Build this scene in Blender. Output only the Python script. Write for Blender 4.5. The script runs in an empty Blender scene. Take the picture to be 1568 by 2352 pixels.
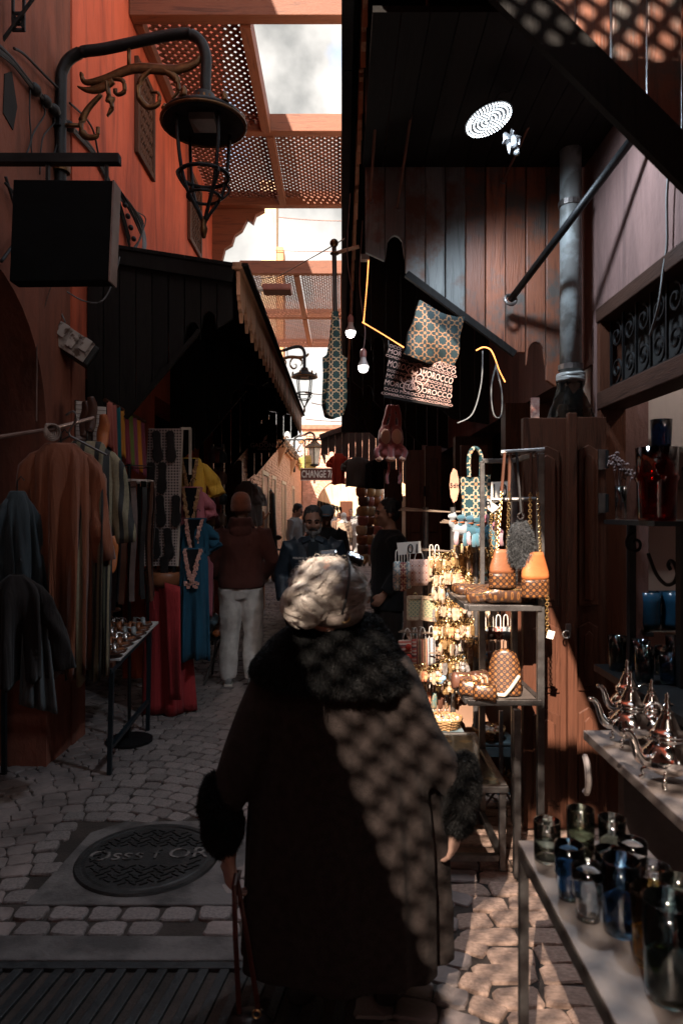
import bpy, bmesh, math, random
from mathutils import Vector, Matrix, Euler, noise
import numpy as np
random.seed(11)
SC = bpy.context.scene
COL = SC.collection
R = math.radians
# ---------------------------------------------------------------- camera, sky, sun, exposure
EYE = 1.6
SKYOFF = (1.3, 0.4, 0.2)
cam_d = bpy.data.cameras.new('camera'); cam = bpy.data.objects.new('camera', cam_d); COL.objects.link(cam)
cam.location = (0, 0, EYE); cam.rotation_euler = (R(90), 0, 0)
cam_d.sensor_fit = 'HORIZONTAL'; cam_d.sensor_width = 24; cam_d.lens = 24
cam_d.clip_start = 0.05; cam_d.clip_end = 400
cam_d.dof.use_dof = True; cam_d.dof.focus_distance = 5.2; cam_d.dof.aperture_fstop = 3.4
SC.camera = cam
SUN = Vector((0.40, 1.17, -1.0)).normalized()      # the way the light travels
W = bpy.data.worlds.new('World'); SC.world = W; W.use_nodes = True
wn, wl = W.node_tree.nodes, W.node_tree.links
wn.clear()
sky = wn.new('ShaderNodeTexSky'); sky.sky_type = 'NISHITA'; sky.sun_disc = False
sky.sun_elevation = math.asin(-SUN.z); sky.sun_rotation = math.atan2(-SUN.x, -SUN.y)
sky.dust_density = 2.0
tc = wn.new('ShaderNodeTexCoord')
nz = wn.new('ShaderNodeTexNoise'); nz.inputs['Scale'].default_value = 3.4; nz.inputs['Detail'].default_value = 9; nz.inputs['Roughness'].default_value = 0.56
nz2 = wn.new('ShaderNodeTexNoise'); nz2.inputs['Scale'].default_value = 5.5; nz2.inputs['Detail'].default_value = 6
mpn = wn.new('ShaderNodeMapping'); mpn.inputs['Location'].default_value = SKYOFF; wl.new(tc.outputs['Generated'], mpn.inputs['Vector'])
wl.new(mpn.outputs[0], nz.inputs['Vector']); wl.new(mpn.outputs[0], nz2.inputs['Vector'])
r1 = wn.new('ShaderNodeValToRGB'); r1.color_ramp.elements[0].position = 0.36; r1.color_ramp.elements[1].position = 0.5
r2 = wn.new('ShaderNodeValToRGB')
r2.color_ramp.elements[0].position = 0.40; r2.color_ramp.elements[0].color = (0.42, 0.45, 0.455, 1)
r2.color_ramp.elements[1].position = 0.64; r2.color_ramp.elements[1].color = (3.0, 2.84, 2.64, 1)
wl.new(nz.outputs['Fac'], r1.inputs[0]); wl.new(nz2.outputs['Fac'], r2.inputs[0])
mx = wn.new('ShaderNodeMixRGB'); wl.new(r1.outputs[0], mx.inputs[0]); wl.new(sky.outputs[0], mx.inputs[1]); wl.new(r2.outputs[0], mx.inputs[2])
sxz = wn.new('ShaderNodeSeparateXYZ'); wl.new(tc.outputs['Generated'], sxz.inputs[0])      # haze brightens the sky towards the horizon all round
hz = wn.new('ShaderNodeMapRange'); hz.inputs['From Min'].default_value = 0.10; hz.inputs['From Max'].default_value = 0.46; hz.inputs['To Min'].default_value = 0.85; hz.inputs['To Max'].default_value = 0.0; wl.new(sxz.outputs['Z'], hz.inputs['Value'])
mh_ = wn.new('ShaderNodeMixRGB'); mh_.inputs[2].default_value = (3.3, 3.12, 2.88, 1); wl.new(hz.outputs[0], mh_.inputs[0]); wl.new(mx.outputs[0], mh_.inputs[1])
bg = wn.new('ShaderNodeBackground'); bg.inputs['Strength'].default_value = 0.1
wo = wn.new('ShaderNodeOutputWorld'); wl.new(mh_.outputs[0], bg.inputs[0]); wl.new(bg.outputs[0], wo.inputs[0])
sun_d = bpy.data.lights.new('sun', 'SUN'); sun_d.energy = 3.0; sun_d.angle = R(0.34); sun_d.color = (1.0, 0.86, 0.72)
sun = bpy.data.objects.new('sun', sun_d); COL.objects.link(sun); sun.rotation_euler = SUN.to_track_quat('-Z', 'Y').to_euler()
sun.location = (-4, -8, 12)
vs = SC.view_settings; vs.view_transform = 'Standard'; vs.look = 'None'; vs.gamma = 1; vs.use_curve_mapping = False; vs.exposure = 2.4
SC.cycles.max_bounces = 20; SC.cycles.diffuse_bounces = 5; SC.cycles.glossy_bounces = 5; SC.cycles.transparent_max_bounces = 12; SC.cycles.transmission_bounces = 20
SC.cycles.caustics_reflective = False; SC.cycles.caustics_refractive = False
SC.cycles.use_denoising = True; SC.cycles.sample_clamp_indirect = 4.0

# ---------------------------------------------------------------- mesh helpers
def P(x, y, d):
    """a point seen at (x, y) of the 1568 x 2352 view, d metres down the alley"""
    return Vector(((x - 784) / 1568 * d, d, EYE + (1176 - y) / 1568 * d))
def U(x, d): return (x - 784) / 1568 * d
def ZH(y, d): return EYE + (1176 - y) / 1568 * d
def world(o):
    b = o.matrix_basis
    return (world(o.parent) @ o.matrix_parent_inverse @ b) if o.parent else b.copy()
def adopt(o, p):
    o.parent = p; o.matrix_parent_inverse = world(p).inverted()
def link(o, parent=None):
    COL.objects.link(o)
    if parent is not None: adopt(o, parent)
    return o
def tag(o, label, cat, group=None):
    o['label'] = label; o['category'] = cat
    if group: o['group'] = group
    return o
def thing(name, label, cat, loc=(0, 0, 0), group=None, rz=0):
    o = bpy.data.objects.new(name, None); o.empty_display_size = 0.1
    o.location = loc; o.rotation_euler = (0, 0, rz); COL.objects.link(o)
    return tag(o, label, cat, group)
def clone(o, loc=None, rz=None, label=None, group=None, parent=None, mats=None, scale=None):
    c = o.copy(); COL.objects.link(c)
    if parent is not None: c.parent = parent
    if loc is not None: c.location = loc
    if rz is not None: c.rotation_euler = (0, 0, rz)
    if scale is not None: c.scale = (scale,) * 3 if not hasattr(scale, '__len__') else scale
    if label: c['label'] = label
    if group: c['group'] = group
    if mats and c.type == 'MESH' and c.name.split('.')[0] in mats:
        c.material_slots[0].link = 'OBJECT'; c.material_slots[0].material = mats[c.name.split('.')[0]]
    for ch in list(o.children):
        clone(ch, parent=c, mats=mats)
    return c
def frame_of(t, hint=Vector((1, 0, 0))):
    t = t.normalized()
    if abs(t.dot(hint)) > 0.96: hint = Vector((0, 1, 0))
    a = (hint - t * hint.dot(t)).normalized()
    return a, t.cross(a)
class MB:
    def __init__(s): s.v = []; s.f = []
    def add(s, vs, fs):
        o = len(s.v); s.v += [tuple(p) for p in vs]; s.f += [tuple(i + o for i in q) for q in fs]; return s
    def box(s, c, d, rot=None):
        x, y, z = d[0] / 2, d[1] / 2, d[2] / 2
        vs = [Vector(p) for p in ((-x, -y, -z), (x, -y, -z), (x, y, -z), (-x, y, -z), (-x, -y, z), (x, -y, z), (x, y, z), (-x, y, z))]
        if rot is not None:
            m = rot if isinstance(rot, Matrix) else Euler(rot).to_matrix()
            vs = [m @ p for p in vs]
        c = Vector(c)
        return s.add([p + c for p in vs], [(0, 3, 2, 1), (4, 5, 6, 7), (0, 1, 5, 4), (1, 2, 6, 5), (2, 3, 7, 6), (3, 0, 4, 7)])
    def bx(s, x0, x1, y0, y1, z0, z1): return s.box(((x0 + x1) / 2, (y0 + y1) / 2, (z0 + z1) / 2), (x1 - x0, y1 - y0, z1 - z0))
    def bar(s, p0, p1, w, h=None, hint=Vector((1, 0, 0))):
        p0, p1 = Vector(p0), Vector(p1); h = w if h is None else h
        a, b = frame_of(p1 - p0, hint); a = a * w / 2; b = b * h / 2
        vs = [q + i * a + j * b for q in (p0, p1) for i, j in ((-1, -1), (1, -1), (1, 1), (-1, 1))]
        return s.add(vs, [(0, 3, 2, 1), (4, 5, 6, 7), (0, 1, 5, 4), (1, 2, 6, 5), (2, 3, 7, 6), (3, 0, 4, 7)])
    def loft(s, pts, rad, n=12, hint=Vector((1, 0, 0)), cap=True, fn=None):
        """rings of (rx, ry) about a path; fn(i, angle) scales a ring point"""
        pts = [Vector(p) for p in pts]; vs = []; m = len(pts)
        for i, p in enumerate(pts):
            t = pts[min(i + 1, m - 1)] - pts[max(i - 1, 0)]
            if t.length < 1e-6: t = Vector((0, 0, 1))
            a, b = frame_of(t, hint)
            r = rad[i] if hasattr(rad, '__len__') else rad
            rx, ry = (r if hasattr(r, '__len__') else (r, r))
            for k in range(n):
                th = 2 * math.pi * k / n; f = fn(i, th) if fn else 1
                vs.append(p + a * (rx * math.cos(th) * f) + b * (ry * math.sin(th) * f))
        fs = [(i * n + k, i * n + (k + 1) % n, (i + 1) * n + (k + 1) % n, (i + 1) * n + k) for i in range(m - 1) for k in range(n)]
        if cap:
            o = len(vs); vs += [pts[0], pts[-1]]
            fs += [(o, (k + 1) % n, k) for k in range(n)] + [(o + 1, (m - 1) * n + k, (m - 1) * n + (k + 1) % n) for k in range(n)]
        return s.add(vs, fs)
    def tube(s, pts, r, n=8, cap=True): return s.loft(pts, r, n, cap=cap)
    def lathe(s, prof, c=(0, 0, 0), n=20, closed=False, rot=None):
        c = Vector(c); vs = []; m = len(prof)
        for r, z in prof:
            for k in range(n):
                th = 2 * math.pi * k / n; p = Vector((r * math.cos(th), r * math.sin(th), z))
                vs.append((rot @ p if rot is not None else p) + c)
        fs = [(i * n + k, i * n + (k + 1) % n, (i + 1) * n + (k + 1) % n, (i + 1) * n + k) for i in range(m - (0 if closed else 1)) for k in range(n) if i + 1 < m]
        if closed: fs += [((m - 1) * n + k, (m - 1) * n + (k + 1) % n, (k + 1) % n, k) for k in range(n)]
        return s.add(vs, fs)
    def sph(s, c, r, n=12, m=8, rot=None):
        rx, ry, rz = r if hasattr(r, '__len__') else (r, r, r); c = Vector(c); vs = []; fs = []
        for i in range(m + 1):
            ph = math.pi * i / m
            for k in range(n):
                th = 2 * math.pi * k / n
                p = Vector((rx * math.sin(ph) * math.cos(th), ry * math.sin(ph) * math.sin(th), -rz * math.cos(ph)))
                vs.append((rot @ p if rot is not None else p) + c)
        for i in range(m):
            for k in range(n): fs.append((i * n + k, i * n + (k + 1) % n, (i + 1) * n + (k + 1) % n, (i + 1) * n + k))
        return s.add(vs, fs)
    def prism(s, poly, mat, t):
        """poly: 2-D outline; mat maps (u, v, w) to space; w runs 0..t"""
        n = len(poly)
        vs = [mat(u, v, 0) for u, v in poly] + [mat(u, v, t) for u, v in poly]
        fs = [tuple(range(n))[::-1], tuple(range(n, 2 * n))] + [(i, (i + 1) % n, n + (i + 1) % n, n + i) for i in range(n)]
        return s.add(vs, fs)
    def sheet(s, rows):
        """grid of points, rows of equal length"""
        n = len(rows[0]); vs = [p for r in rows for p in r]
        return s.add(vs, [(i * n + k, i * n + k + 1, (i + 1) * n + k + 1, (i + 1) * n + k) for i in range(len(rows) - 1) for k in range(n - 1)])
    def tor(s, c, R0, r, n=20, m=8, rot=None, a0=0, a1=2 * math.pi):
        c = Vector(c); full = abs(a1 - a0 - 2 * math.pi) < 1e-6; k = n if full else n + 1
        pts = []
        for i in range(k):
            a = a0 + (a1 - a0) * i / n; p = Vector((R0 * math.cos(a), R0 * math.sin(a), 0)); pts.append((rot @ p if rot is not None else p) + c)
        if full: pts.append(pts[0]); pts.append(pts[1])
        return s.loft(pts, r, m, hint=(rot @ Vector((0, 0, 1)) if rot is not None else Vector((0, 0, 1))), cap=not full)
    def mesh(s, name='m'):
        me = bpy.data.meshes.new(name); me.from_pydata(s.v, [], s.f)
        bm = bmesh.new(); bm.from_mesh(me); bmesh.ops.recalc_face_normals(bm, faces=bm.faces); bm.to_mesh(me); bm.free()
        return me
    def obj(s, name, mat=None, parent=None, smooth=False, bevel=0, solid=0, sub=0):
        me = s.mesh(name)
        if smooth:
            me.polygons.foreach_set('use_smooth', [True] * len(me.polygons))
        return mobj(name, me, mat, parent, bevel, solid, sub, smooth)
def mobj(name, me, mat=None, parent=None, bevel=0, solid=0, sub=0, smooth=False):
    o = bpy.data.objects.new(name, me)
    if mat is not None and not me.materials: me.materials.append(mat)
    link(o, parent)
    if solid:
        m = o.modifiers.new('solid', 'SOLIDIFY'); m.thickness = solid; m.offset = 0
    if sub:
        m = o.modifiers.new('sub', 'SUBSURF'); m.levels = sub; m.render_levels = sub
    if bevel:
        m = o.modifiers.new('bevel', 'BEVEL'); m.width = bevel; m.segments = 2; m.limit_method = 'ANGLE'; m.angle_limit = R(40)
    if smooth == 'auto':
        me.shade_smooth() if hasattr(me, 'shade_smooth') else None
    return o
def struct(o): o['kind'] = 'structure'; return o
def text(name, body, size, loc, rot, mat, parent=None, align='CENTER', ext=0.0008, sx=1.0, bold=0.0):
    c = bpy.data.curves.new(name, 'FONT'); c.body = body; c.size = size; c.align_x = align; c.align_y = 'CENTER'; c.extrude = ext; c.offset = bold
    c.resolution_u = 3
    c.materials.append(mat); o = bpy.data.objects.new(name, c); o.location = loc
    o.rotation_euler = rot if not isinstance(rot, Matrix) else rot.to_euler(); o.scale = (sx, 1, 1)
    link(o, parent); return o
def sag(p0, p1, drop, n=12):
    p0, p1 = Vector(p0), Vector(p1)
    return [p0.lerp(p1, t) - Vector((0, 0, drop * 4 * t * (1 - t))) for t in [i / n for i in range(n + 1)]]
def smooth_path(pts, k=6):
    pts = [Vector(p) for p in pts]; out = []
    for i in range(len(pts) - 1):
        a, b, c, d = pts[max(i - 1, 0)], pts[i], pts[i + 1], pts[min(i + 2, len(pts) - 1)]
        for j in range(k):
            t = j / k
            out.append(0.5 * ((2 * b) + (c - a) * t + (2 * a - 5 * b + 4 * c - d) * t * t + (3 * b - a - 3 * c + d) * t ** 3))
    out.append(pts[-1]); return out
JOBS = []
def remesh(o, voxel, it=4, wr=0.0, fr=6.0, stretch=0.4, fur=None):
    JOBS.append((o, voxel, it, wr, fr, stretch, fur)); return o

# ---------------------------------------------------------------- materials
MC = {}
def ramp(nt, fac, stops):
    r = nt.nodes.new('ShaderNodeValToRGB'); e = r.color_ramp.elements
    while len(e) > 1: e.remove(e[-1])
    e[0].position = stops[0][0]; e[0].color = (*stops[0][1], 1) if len(stops[0][1]) == 3 else stops[0][1]
    for p, c in stops[1:]:
        q = e.new(p); q.color = (*c, 1)
    nt.links.new(fac, r.inputs[0]); return r.outputs[0]
def base_mat(name):
    m = bpy.data.materials.new(name); m.use_nodes = True; nt = m.node_tree
    return m, nt, nt.nodes['Principled BSDF']
def coords(nt, scale=(1, 1, 1), rnd=True, kind='Object'):
    t = nt.nodes.new('ShaderNodeTexCoord'); mp = nt.nodes.new('ShaderNodeMapping'); mp.inputs['Scale'].default_value = scale
    nt.links.new(t.outputs[kind], mp.inputs['Vector'])
    if rnd:
        oi = nt.nodes.new('ShaderNodeObjectInfo'); mu = nt.nodes.new('ShaderNodeMath'); mu.operation = 'MULTIPLY'; mu.inputs[1].default_value = 31.0
        nt.links.new(oi.outputs['Random'], mu.inputs[0]); nt.links.new(mu.outputs[0], mp.inputs['Location'])
    return mp.outputs[0]
def noise_n(nt, vec, scale, detail=5, rough=0.55, dist=0.0):
    n = nt.nodes.new('ShaderNodeTexNoise'); n.inputs['Scale'].default_value = scale; n.inputs['Detail'].default_value = detail
    n.inputs['Roughness'].default_value = rough; n.inputs['Distortion'].default_value = dist
    nt.links.new(vec, n.inputs['Vector']); return n.outputs['Fac']
def bump_n(nt, bs, h, strength, dist=0.01):
    b = nt.nodes.new('ShaderNodeBump'); b.inputs['Strength'].default_value = strength; b.inputs['Distance'].default_value = dist
    nt.links.new(h, b.inputs['Height']); nt.links.new(b.outputs[0], bs.inputs['Normal']); return b
def tone(nt, col, amount):
    """random value per object"""
    oi = nt.nodes.new('ShaderNodeObjectInfo'); mr = nt.nodes.new('ShaderNodeMapRange')
    mr.inputs['To Min'].default_value = 1 - amount; mr.inputs['To Max'].default_value = 1 + amount
    nt.links.new(oi.outputs['Random'], mr.inputs['Value'])
    h = nt.nodes.new('ShaderNodeHueSaturation'); nt.links.new(mr.outputs[0], h.inputs['Value']); nt.links.new(col, h.inputs['Color'])
    return h.outputs[0]
def mat(name, c, c2=None, rough=0.6, metal=0.0, sc=6.0, bump=0.15, bsc=60.0, rnd=0.1, stretch=(1, 1, 1), spec=0.4, lo=0.35, hi=0.65, sheen=0.0, coat=0.0, bd=0.01):
    if name in MC: return MC[name]
    m, nt, bs = base_mat(name); MC[name] = m
    c2 = c2 or tuple(x * 0.6 for x in c)
    v = coords(nt, stretch)
    col = ramp(nt, noise_n(nt, v, sc, 6), [(lo, c2), (hi, c)])
    if rnd: col = tone(nt, col, rnd)
    nt.links.new(col, bs.inputs['Base Color'])
    bs.inputs['Roughness'].default_value = rough; bs.inputs['Metallic'].default_value = metal; bs.inputs['Specular IOR Level'].default_value = spec
    if sheen: bs.inputs['Sheen Weight'].default_value = sheen
    if coat: bs.inputs['Coat Weight'].default_value = coat
    if bump: bump_n(nt, bs, noise_n(nt, v, bsc, 4), bump, bd)
    return m
def wood(name, c, c2, axis='z', rough=0.6, sc=3.0, rnd=0.25, bump=0.35, hue=None, coat=0.0, wear=None):
    if name in MC: return MC[name]
    m, nt, bs = base_mat(name); MC[name] = m
    st = {'z': (9, 9, 0.7), 'y': (9, 0.7, 9), 'x': (0.7, 9, 9)}[axis]
    v = coords(nt, st); g = noise_n(nt, v, sc, 7, 0.62, 1.2)
    w = noise_n(nt, coords(nt, tuple(k * 4 for k in st)), sc * 2, 3)
    col = ramp(nt, g, [(0.32, c2), (0.5, c), (0.62, tuple(0.75 * a + 0.25 * b for a, b in zip(c, c2))), (0.72, c)])
    if wear:
        wm = nt.nodes.new('ShaderNodeMixRGB'); wm.inputs[2].default_value = (*wear, 1)
        nt.links.new(ramp(nt, noise_n(nt, coords(nt, (2, 2, 2)), 1.6, 5, 0.65), [(0.5, (0, 0, 0)), (0.62, (1, 1, 1))]), wm.inputs[0])
        nt.links.new(col, wm.inputs[1]); col = wm.outputs[0]
    col = tone(nt, col, rnd)
    nt.links.new(col, bs.inputs['Base Color']); bs.inputs['Roughness'].default_value = rough
    bs.inputs['Specular IOR Level'].default_value = 0.35 if sum(c) > .2 else 0.10
    if coat: bs.inputs['Coat Weight'].default_value = coat; bs.inputs['Coat Roughness'].default_value = 0.3
    ad = nt.nodes.new('ShaderNodeMath'); ad.operation = 'ADD'; nt.links.new(g, ad.inputs[0]); nt.links.new(w, ad.inputs[1])
    bump_n(nt, bs, ad.outputs[0], bump, 0.006)
    return m
def plaster(name, c, c2, stain, rough=0.85, sc=1.3, bump=0.35):
    if name in MC: return MC[name]
    m, nt, bs = base_mat(name); MC[name] = m
    v = coords(nt, (1, 1, 0.55), rnd=False); n1 = noise_n(nt, v, sc, 8, 0.62); n2 = noise_n(nt, coords(nt, (2.2, 2.2, 0.25), rnd=False), 2.2, 7, 0.65, 0.6)
    col = ramp(nt, n1, [(0.35, c2), (0.62, c)])
    mxn = nt.nodes.new('ShaderNodeMixRGB'); nt.links.new(ramp(nt, n2, [(0.48, (0, 0, 0)), (0.68, (0.85, 0.85, 0.85))]), mxn.inputs[0])
    nt.links.new(col, mxn.inputs[1]); mxn.inputs[2].default_value = (*stain, 1)
    nt.links.new(mxn.outputs[0], bs.inputs['Base Color']); bs.inputs['Roughness'].default_value = rough; bs.inputs['Specular IOR Level'].default_value = 0.2
    ad = nt.nodes.new('ShaderNodeMath'); ad.operation = 'ADD'; nt.links.new(noise_n(nt, v, 26, 6), ad.inputs[0]); nt.links.new(noise_n(nt, v, 5, 4), ad.inputs[1])
    bump_n(nt, bs, ad.outputs[0], bump, 0.012)
    return m
def glass(name, c, rough=0.03, ior=1.45):
    if name in MC: return MC[name]
    m, nt, bs = base_mat(name); MC[name] = m
    bs.inputs['Base Color'].default_value = (*c, 1); bs.inputs['Transmission Weight'].default_value = 1; bs.inputs['IOR'].default_value = ior
    n = noise_n(nt, coords(nt), 9, 3)
    nt.links.new(ramp(nt, n, [(0.3, (rough,) * 3), (0.8, (rough + 0.06,) * 3)]), bs.inputs['Roughness'])
    return m
def emit(name, c, s):
    if name in MC: return MC[name]
    m, nt, bs = base_mat(name); MC[name] = m
    bs.inputs['Base Color'].default_value = (*c, 1); bs.inputs['Emission Color'].default_value = (*c, 1); bs.inputs['Emission Strength'].default_value = s
    return m
def stars(name, bgc, line, scale, r=0.3, w=0.05, rough=0.75, axes=('X', 'Z'), dot=None, fill=False, rings=False, coat=0.0):
    """printed grid of eight-pointed stars on an object's own coordinates"""
    if name in MC: return MC[name]
    m, nt, bs = base_mat(name); MC[name] = m; N, L = nt.nodes, nt.links
    t = N.new('ShaderNodeTexCoord'); sp = N.new('ShaderNodeSeparateXYZ'); L.new(t.outputs['Object'], sp.inputs[0])
    def mt(op, a, b=None):
        n = N.new('ShaderNodeMath'); n.operation = op
        for i, q in enumerate((a, b)):
            if q is None: continue
            if isinstance(q, (int, float)): n.inputs[i].default_value = q
            else: L.new(q, n.inputs[i])
        return n.outputs[0]
    def star(off):
        px = mt('ABSOLUTE', mt('SUBTRACT', mt('FRACT', mt('ADD', mt('MULTIPLY', sp.outputs[axes[0]], scale), off)), 0.5))
        py = mt('ABSOLUTE', mt('SUBTRACT', mt('FRACT', mt('ADD', mt('MULTIPLY', sp.outputs[axes[1]], scale), off)), 0.5))
        a = mt('MAXIMUM', px, py); b = mt('MULTIPLY', mt('ADD', px, py), 0.7071)
        rd = mt('SQRT', mt('ADD', mt('MULTIPLY', px, px), mt('MULTIPLY', py, py)))
        return mt('MINIMUM', a, b), rd
    s0, d0 = star(0.0); s1, d1 = star(0.5)
    if fill:
        f = mt('LESS_THAN', s0, r)
        g = mt('LESS_THAN', mt('ABSOLUTE', mt('SUBTRACT', d1, r * 0.95)), w)
        f = mt('MAXIMUM', f, g)
    else:
        f = mt('LESS_THAN', mt('ABSOLUTE', mt('SUBTRACT', s0, r)), w)
    mxn = N.new('ShaderNodeMixRGB'); L.new(f, mxn.inputs[0]); mxn.inputs[1].default_value = (*bgc, 1); mxn.inputs[2].default_value = (*line, 1)
    out = mxn.outputs[0]
    if dot:
        m2 = N.new('ShaderNodeMixRGB'); L.new(mt('LESS_THAN', s1, 0.1), m2.inputs[0]); L.new(out, m2.inputs[1]); m2.inputs[2].default_value = (*dot, 1); out = m2.outputs[0]
    L.new(out, bs.inputs['Base Color']); bs.inputs['Roughness'].default_value = rough
    if coat: bs.inputs['Coat Weight'].default_value = coat
    bump_n(nt, bs, noise_n(nt, t.outputs['Object'], 220, 2), 0.12, 0.003)
    return m
def stripes(name, cols, width, axis='X', rough=0.85, bump=0.3):
    """woven stripes across an object's own axis"""
    if name in MC: return MC[name]
    m, nt, bs = base_mat(name); MC[name] = m; N, L = nt.nodes, nt.links
    t = N.new('ShaderNodeTexCoord'); sp = N.new('ShaderNodeSeparateXYZ'); L.new(t.outputs['Object'], sp.inputs[0])
    mu = N.new('ShaderNodeMath'); mu.operation = 'DIVIDE'; mu.inputs[1].default_value = width; L.new(sp.outputs[axis], mu.inputs[0])
    fr = N.new('ShaderNodeMath'); fr.operation = 'FRACT'; L.new(mu.outputs[0], fr.inputs[0])
    st = []; n = len(cols)
    r = N.new('ShaderNodeValToRGB'); r.color_ramp.interpolation = 'CONSTANT'; e = r.color_ramp.elements
    e[0].color = (*cols[0], 1); e[1].position = 1 / n; e[1].color = (*cols[1 % n], 1)
    for i in range(2, n):
        q = e.new(i / n); q.color = (*cols[i], 1)
    L.new(fr.outputs[0], r.inputs[0])
    mm = N.new('ShaderNodeMixRGB'); mm.blend_type = 'MULTIPLY'; mm.inputs[0].default_value = 0.6
    L.new(r.outputs[0], mm.inputs[1]); L.new(ramp(nt, noise_n(nt, t.outputs['Object'], 70, 4), [(0.3, (0.5, 0.5, 0.5)), (0.7, (1, 1, 1))]), mm.inputs[2])
    L.new(mm.outputs[0], bs.inputs['Base Color']); bs.inputs['Roughness'].default_value = rough
    bump_n(nt, bs, noise_n(nt, t.outputs['Object'], 160, 3), bump, 0.004)
    return m
# the palette
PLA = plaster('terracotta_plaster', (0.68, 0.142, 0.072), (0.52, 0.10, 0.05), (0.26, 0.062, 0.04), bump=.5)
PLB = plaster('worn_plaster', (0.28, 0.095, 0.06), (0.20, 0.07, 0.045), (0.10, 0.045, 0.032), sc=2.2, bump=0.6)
PINK = plaster('pink_plaster', (0.20, 0.118, 0.105), (0.145, 0.086, 0.078), (0.09, 0.055, 0.05), sc=2.5, bump=0.7)
PEACH = plaster('peach_plaster', (0.66, 0.36, 0.19), (0.56, 0.29, 0.15), (0.40, 0.20, 0.11))
CREAM = plaster('cream_plaster', (0.74, 0.56, 0.38), (0.62, 0.45, 0.29), (0.45, 0.31, 0.2))
WHITEW = plaster('white_wall', (0.55, 0.50, 0.47), (0.45, 0.41, 0.39), (0.36, 0.32, 0.3), bump=0.1)
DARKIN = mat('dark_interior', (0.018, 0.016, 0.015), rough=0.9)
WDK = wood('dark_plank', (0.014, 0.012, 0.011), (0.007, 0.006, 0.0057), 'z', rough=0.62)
WRED = wood('red_plank', (0.24, 0.080, 0.040), (0.075, 0.028, 0.017), 'z', rough=0.5, sc=2.4, coat=0.12, rnd=0.3, wear=(0.09, 0.075, 0.065))
WBLU = wood('weathered_plank', (0.16, 0.165, 0.16), (0.06, 0.062, 0.062), 'z', rough=0.6, sc=2.4, rnd=0.2, wear=(0.12, 0.06, 0.04))
WFAS = wood('fascia_plank', (0.74, 0.38, 0.22), (0.52, 0.24, 0.13), 'z', rough=0.7)
WBEAM = wood('beam_wood', (0.23, 0.085, 0.045), (0.12, 0.045, 0.027), 'x', rough=0.6)
WBEAMY = wood('beam_wood_long', (0.23, 0.085, 0.045), (0.12, 0.045, 0.027), 'y', rough=0.6)
WSLAT = wood('lattice_wood', (0.17, 0.065, 0.042), (0.09, 0.035, 0.024), 'x', rough=0.7)
WDOOR = wood('door_wood', (0.088, 0.034, 0.020), (0.034, 0.0145, 0.0095), 'z', rough=0.42, coat=0.2, rnd=0.15)
WLIN = wood('lintel_wood', (0.055, 0.028, 0.020), (0.025, 0.014, 0.011), 'y', rough=0.55)
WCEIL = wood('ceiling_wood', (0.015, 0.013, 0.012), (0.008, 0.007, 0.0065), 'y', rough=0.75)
WGREY = wood('grey_plank', (0.135, 0.105, 0.095), (0.075, 0.058, 0.052), 'z', rough=0.75)
IRON = mat('black_iron', (0.022, 0.023, 0.024), (0.012, 0.012, 0.013), rough=0.5, metal=0.6, bump=0.2)
STEEL = mat('scuffed_steel', (0.22, 0.20, 0.19), (0.12, 0.105, 0.1), rough=0.42, metal=0.85, sc=14, bump=0.15)
GREYP = mat('grey_paint_pipe', (0.25, 0.27, 0.27), (0.13, 0.13, 0.125), rough=0.5, sc=5, lo=0.42, hi=0.5, bump=0.25, bsc=30)
GOLD = mat('old_gold', (0.17, 0.085, 0.034), (0.07, 0.035, 0.016), rough=0.42, metal=0.75, sc=12)
BRASS = mat('bright_brass', (0.83, 0.60, 0.30), (0.62, 0.40, 0.17), rough=0.28, metal=0.95, sc=25)
SILV = mat('polished_silver', (0.88, 0.84, 0.80), (0.74, 0.70, 0.66), rough=0.09, metal=1.0, sc=7, bump=0.03, bsc=18)
BLACK = mat('black_cloth', (0.012, 0.0125, 0.014), (0.007, 0.007, 0.008), rough=0.9, spec=.1, bump=0.3, bsc=160)
CABLE = mat('black_cable', (0.012, 0.012, 0.013), rough=0.55, bump=0)
CABLEG = mat('grey_cable', (0.16, 0.16, 0.16), rough=0.55, bump=0)
WHITEP = mat('white_board', (0.62, 0.56, 0.52), (0.5, 0.44, 0.4), rough=0.6, sc=3, bump=0.05)
PAPER = mat('paper_card', (0.72, 0.66, 0.58), (0.62, 0.55, 0.48), rough=0.75, sc=4, bump=0.05)
INK = mat('black_ink', (0.012, 0.012, 0.014), rough=0.7, bump=0)
def cloth(name, c, c2=None, rough=0.85, sheen=0.08, **k): return mat(name, c, c2 or tuple(x * 0.72 for x in c), rough=rough, sheen=sheen, spec=.12, sc=k.pop('sc', 3.0), bump=0.22, bsc=k.pop('bsc', 180), rnd=k.pop('rnd', 0.0), **k)
def folds(m, strength=.55, dist=.03, sc=(16, 16, 1.1)):
    nt = m.node_tree; bs = nt.nodes['Principled BSDF']; old = bs.inputs['Normal'].links[0].from_node if bs.inputs['Normal'].links else None
    b = nt.nodes.new('ShaderNodeBump'); b.inputs['Strength'].default_value = strength; b.inputs['Distance'].default_value = dist
    nt.links.new(noise_n(nt, coords(nt, sc), 1.0, 3, .5, .8), b.inputs['Height'])
    if old: nt.links.new(b.outputs[0], old.inputs['Normal'])
    else: nt.links.new(b.outputs[0], bs.inputs['Normal'])
    return m
def leather(name, c, rough=0.38): return mat(name, c, tuple(x * 0.6 for x in c), rough=rough, sc=9, bump=0.12, bsc=130, rnd=0.12, coat=0.2)
TAN = leather('tan_leather', (0.30, 0.105, 0.045)); ORG = leather('orange_leather', (0.55, 0.16, 0.05)); BRN = leather('brown_leather', (0.11, 0.045, 0.028))
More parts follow.
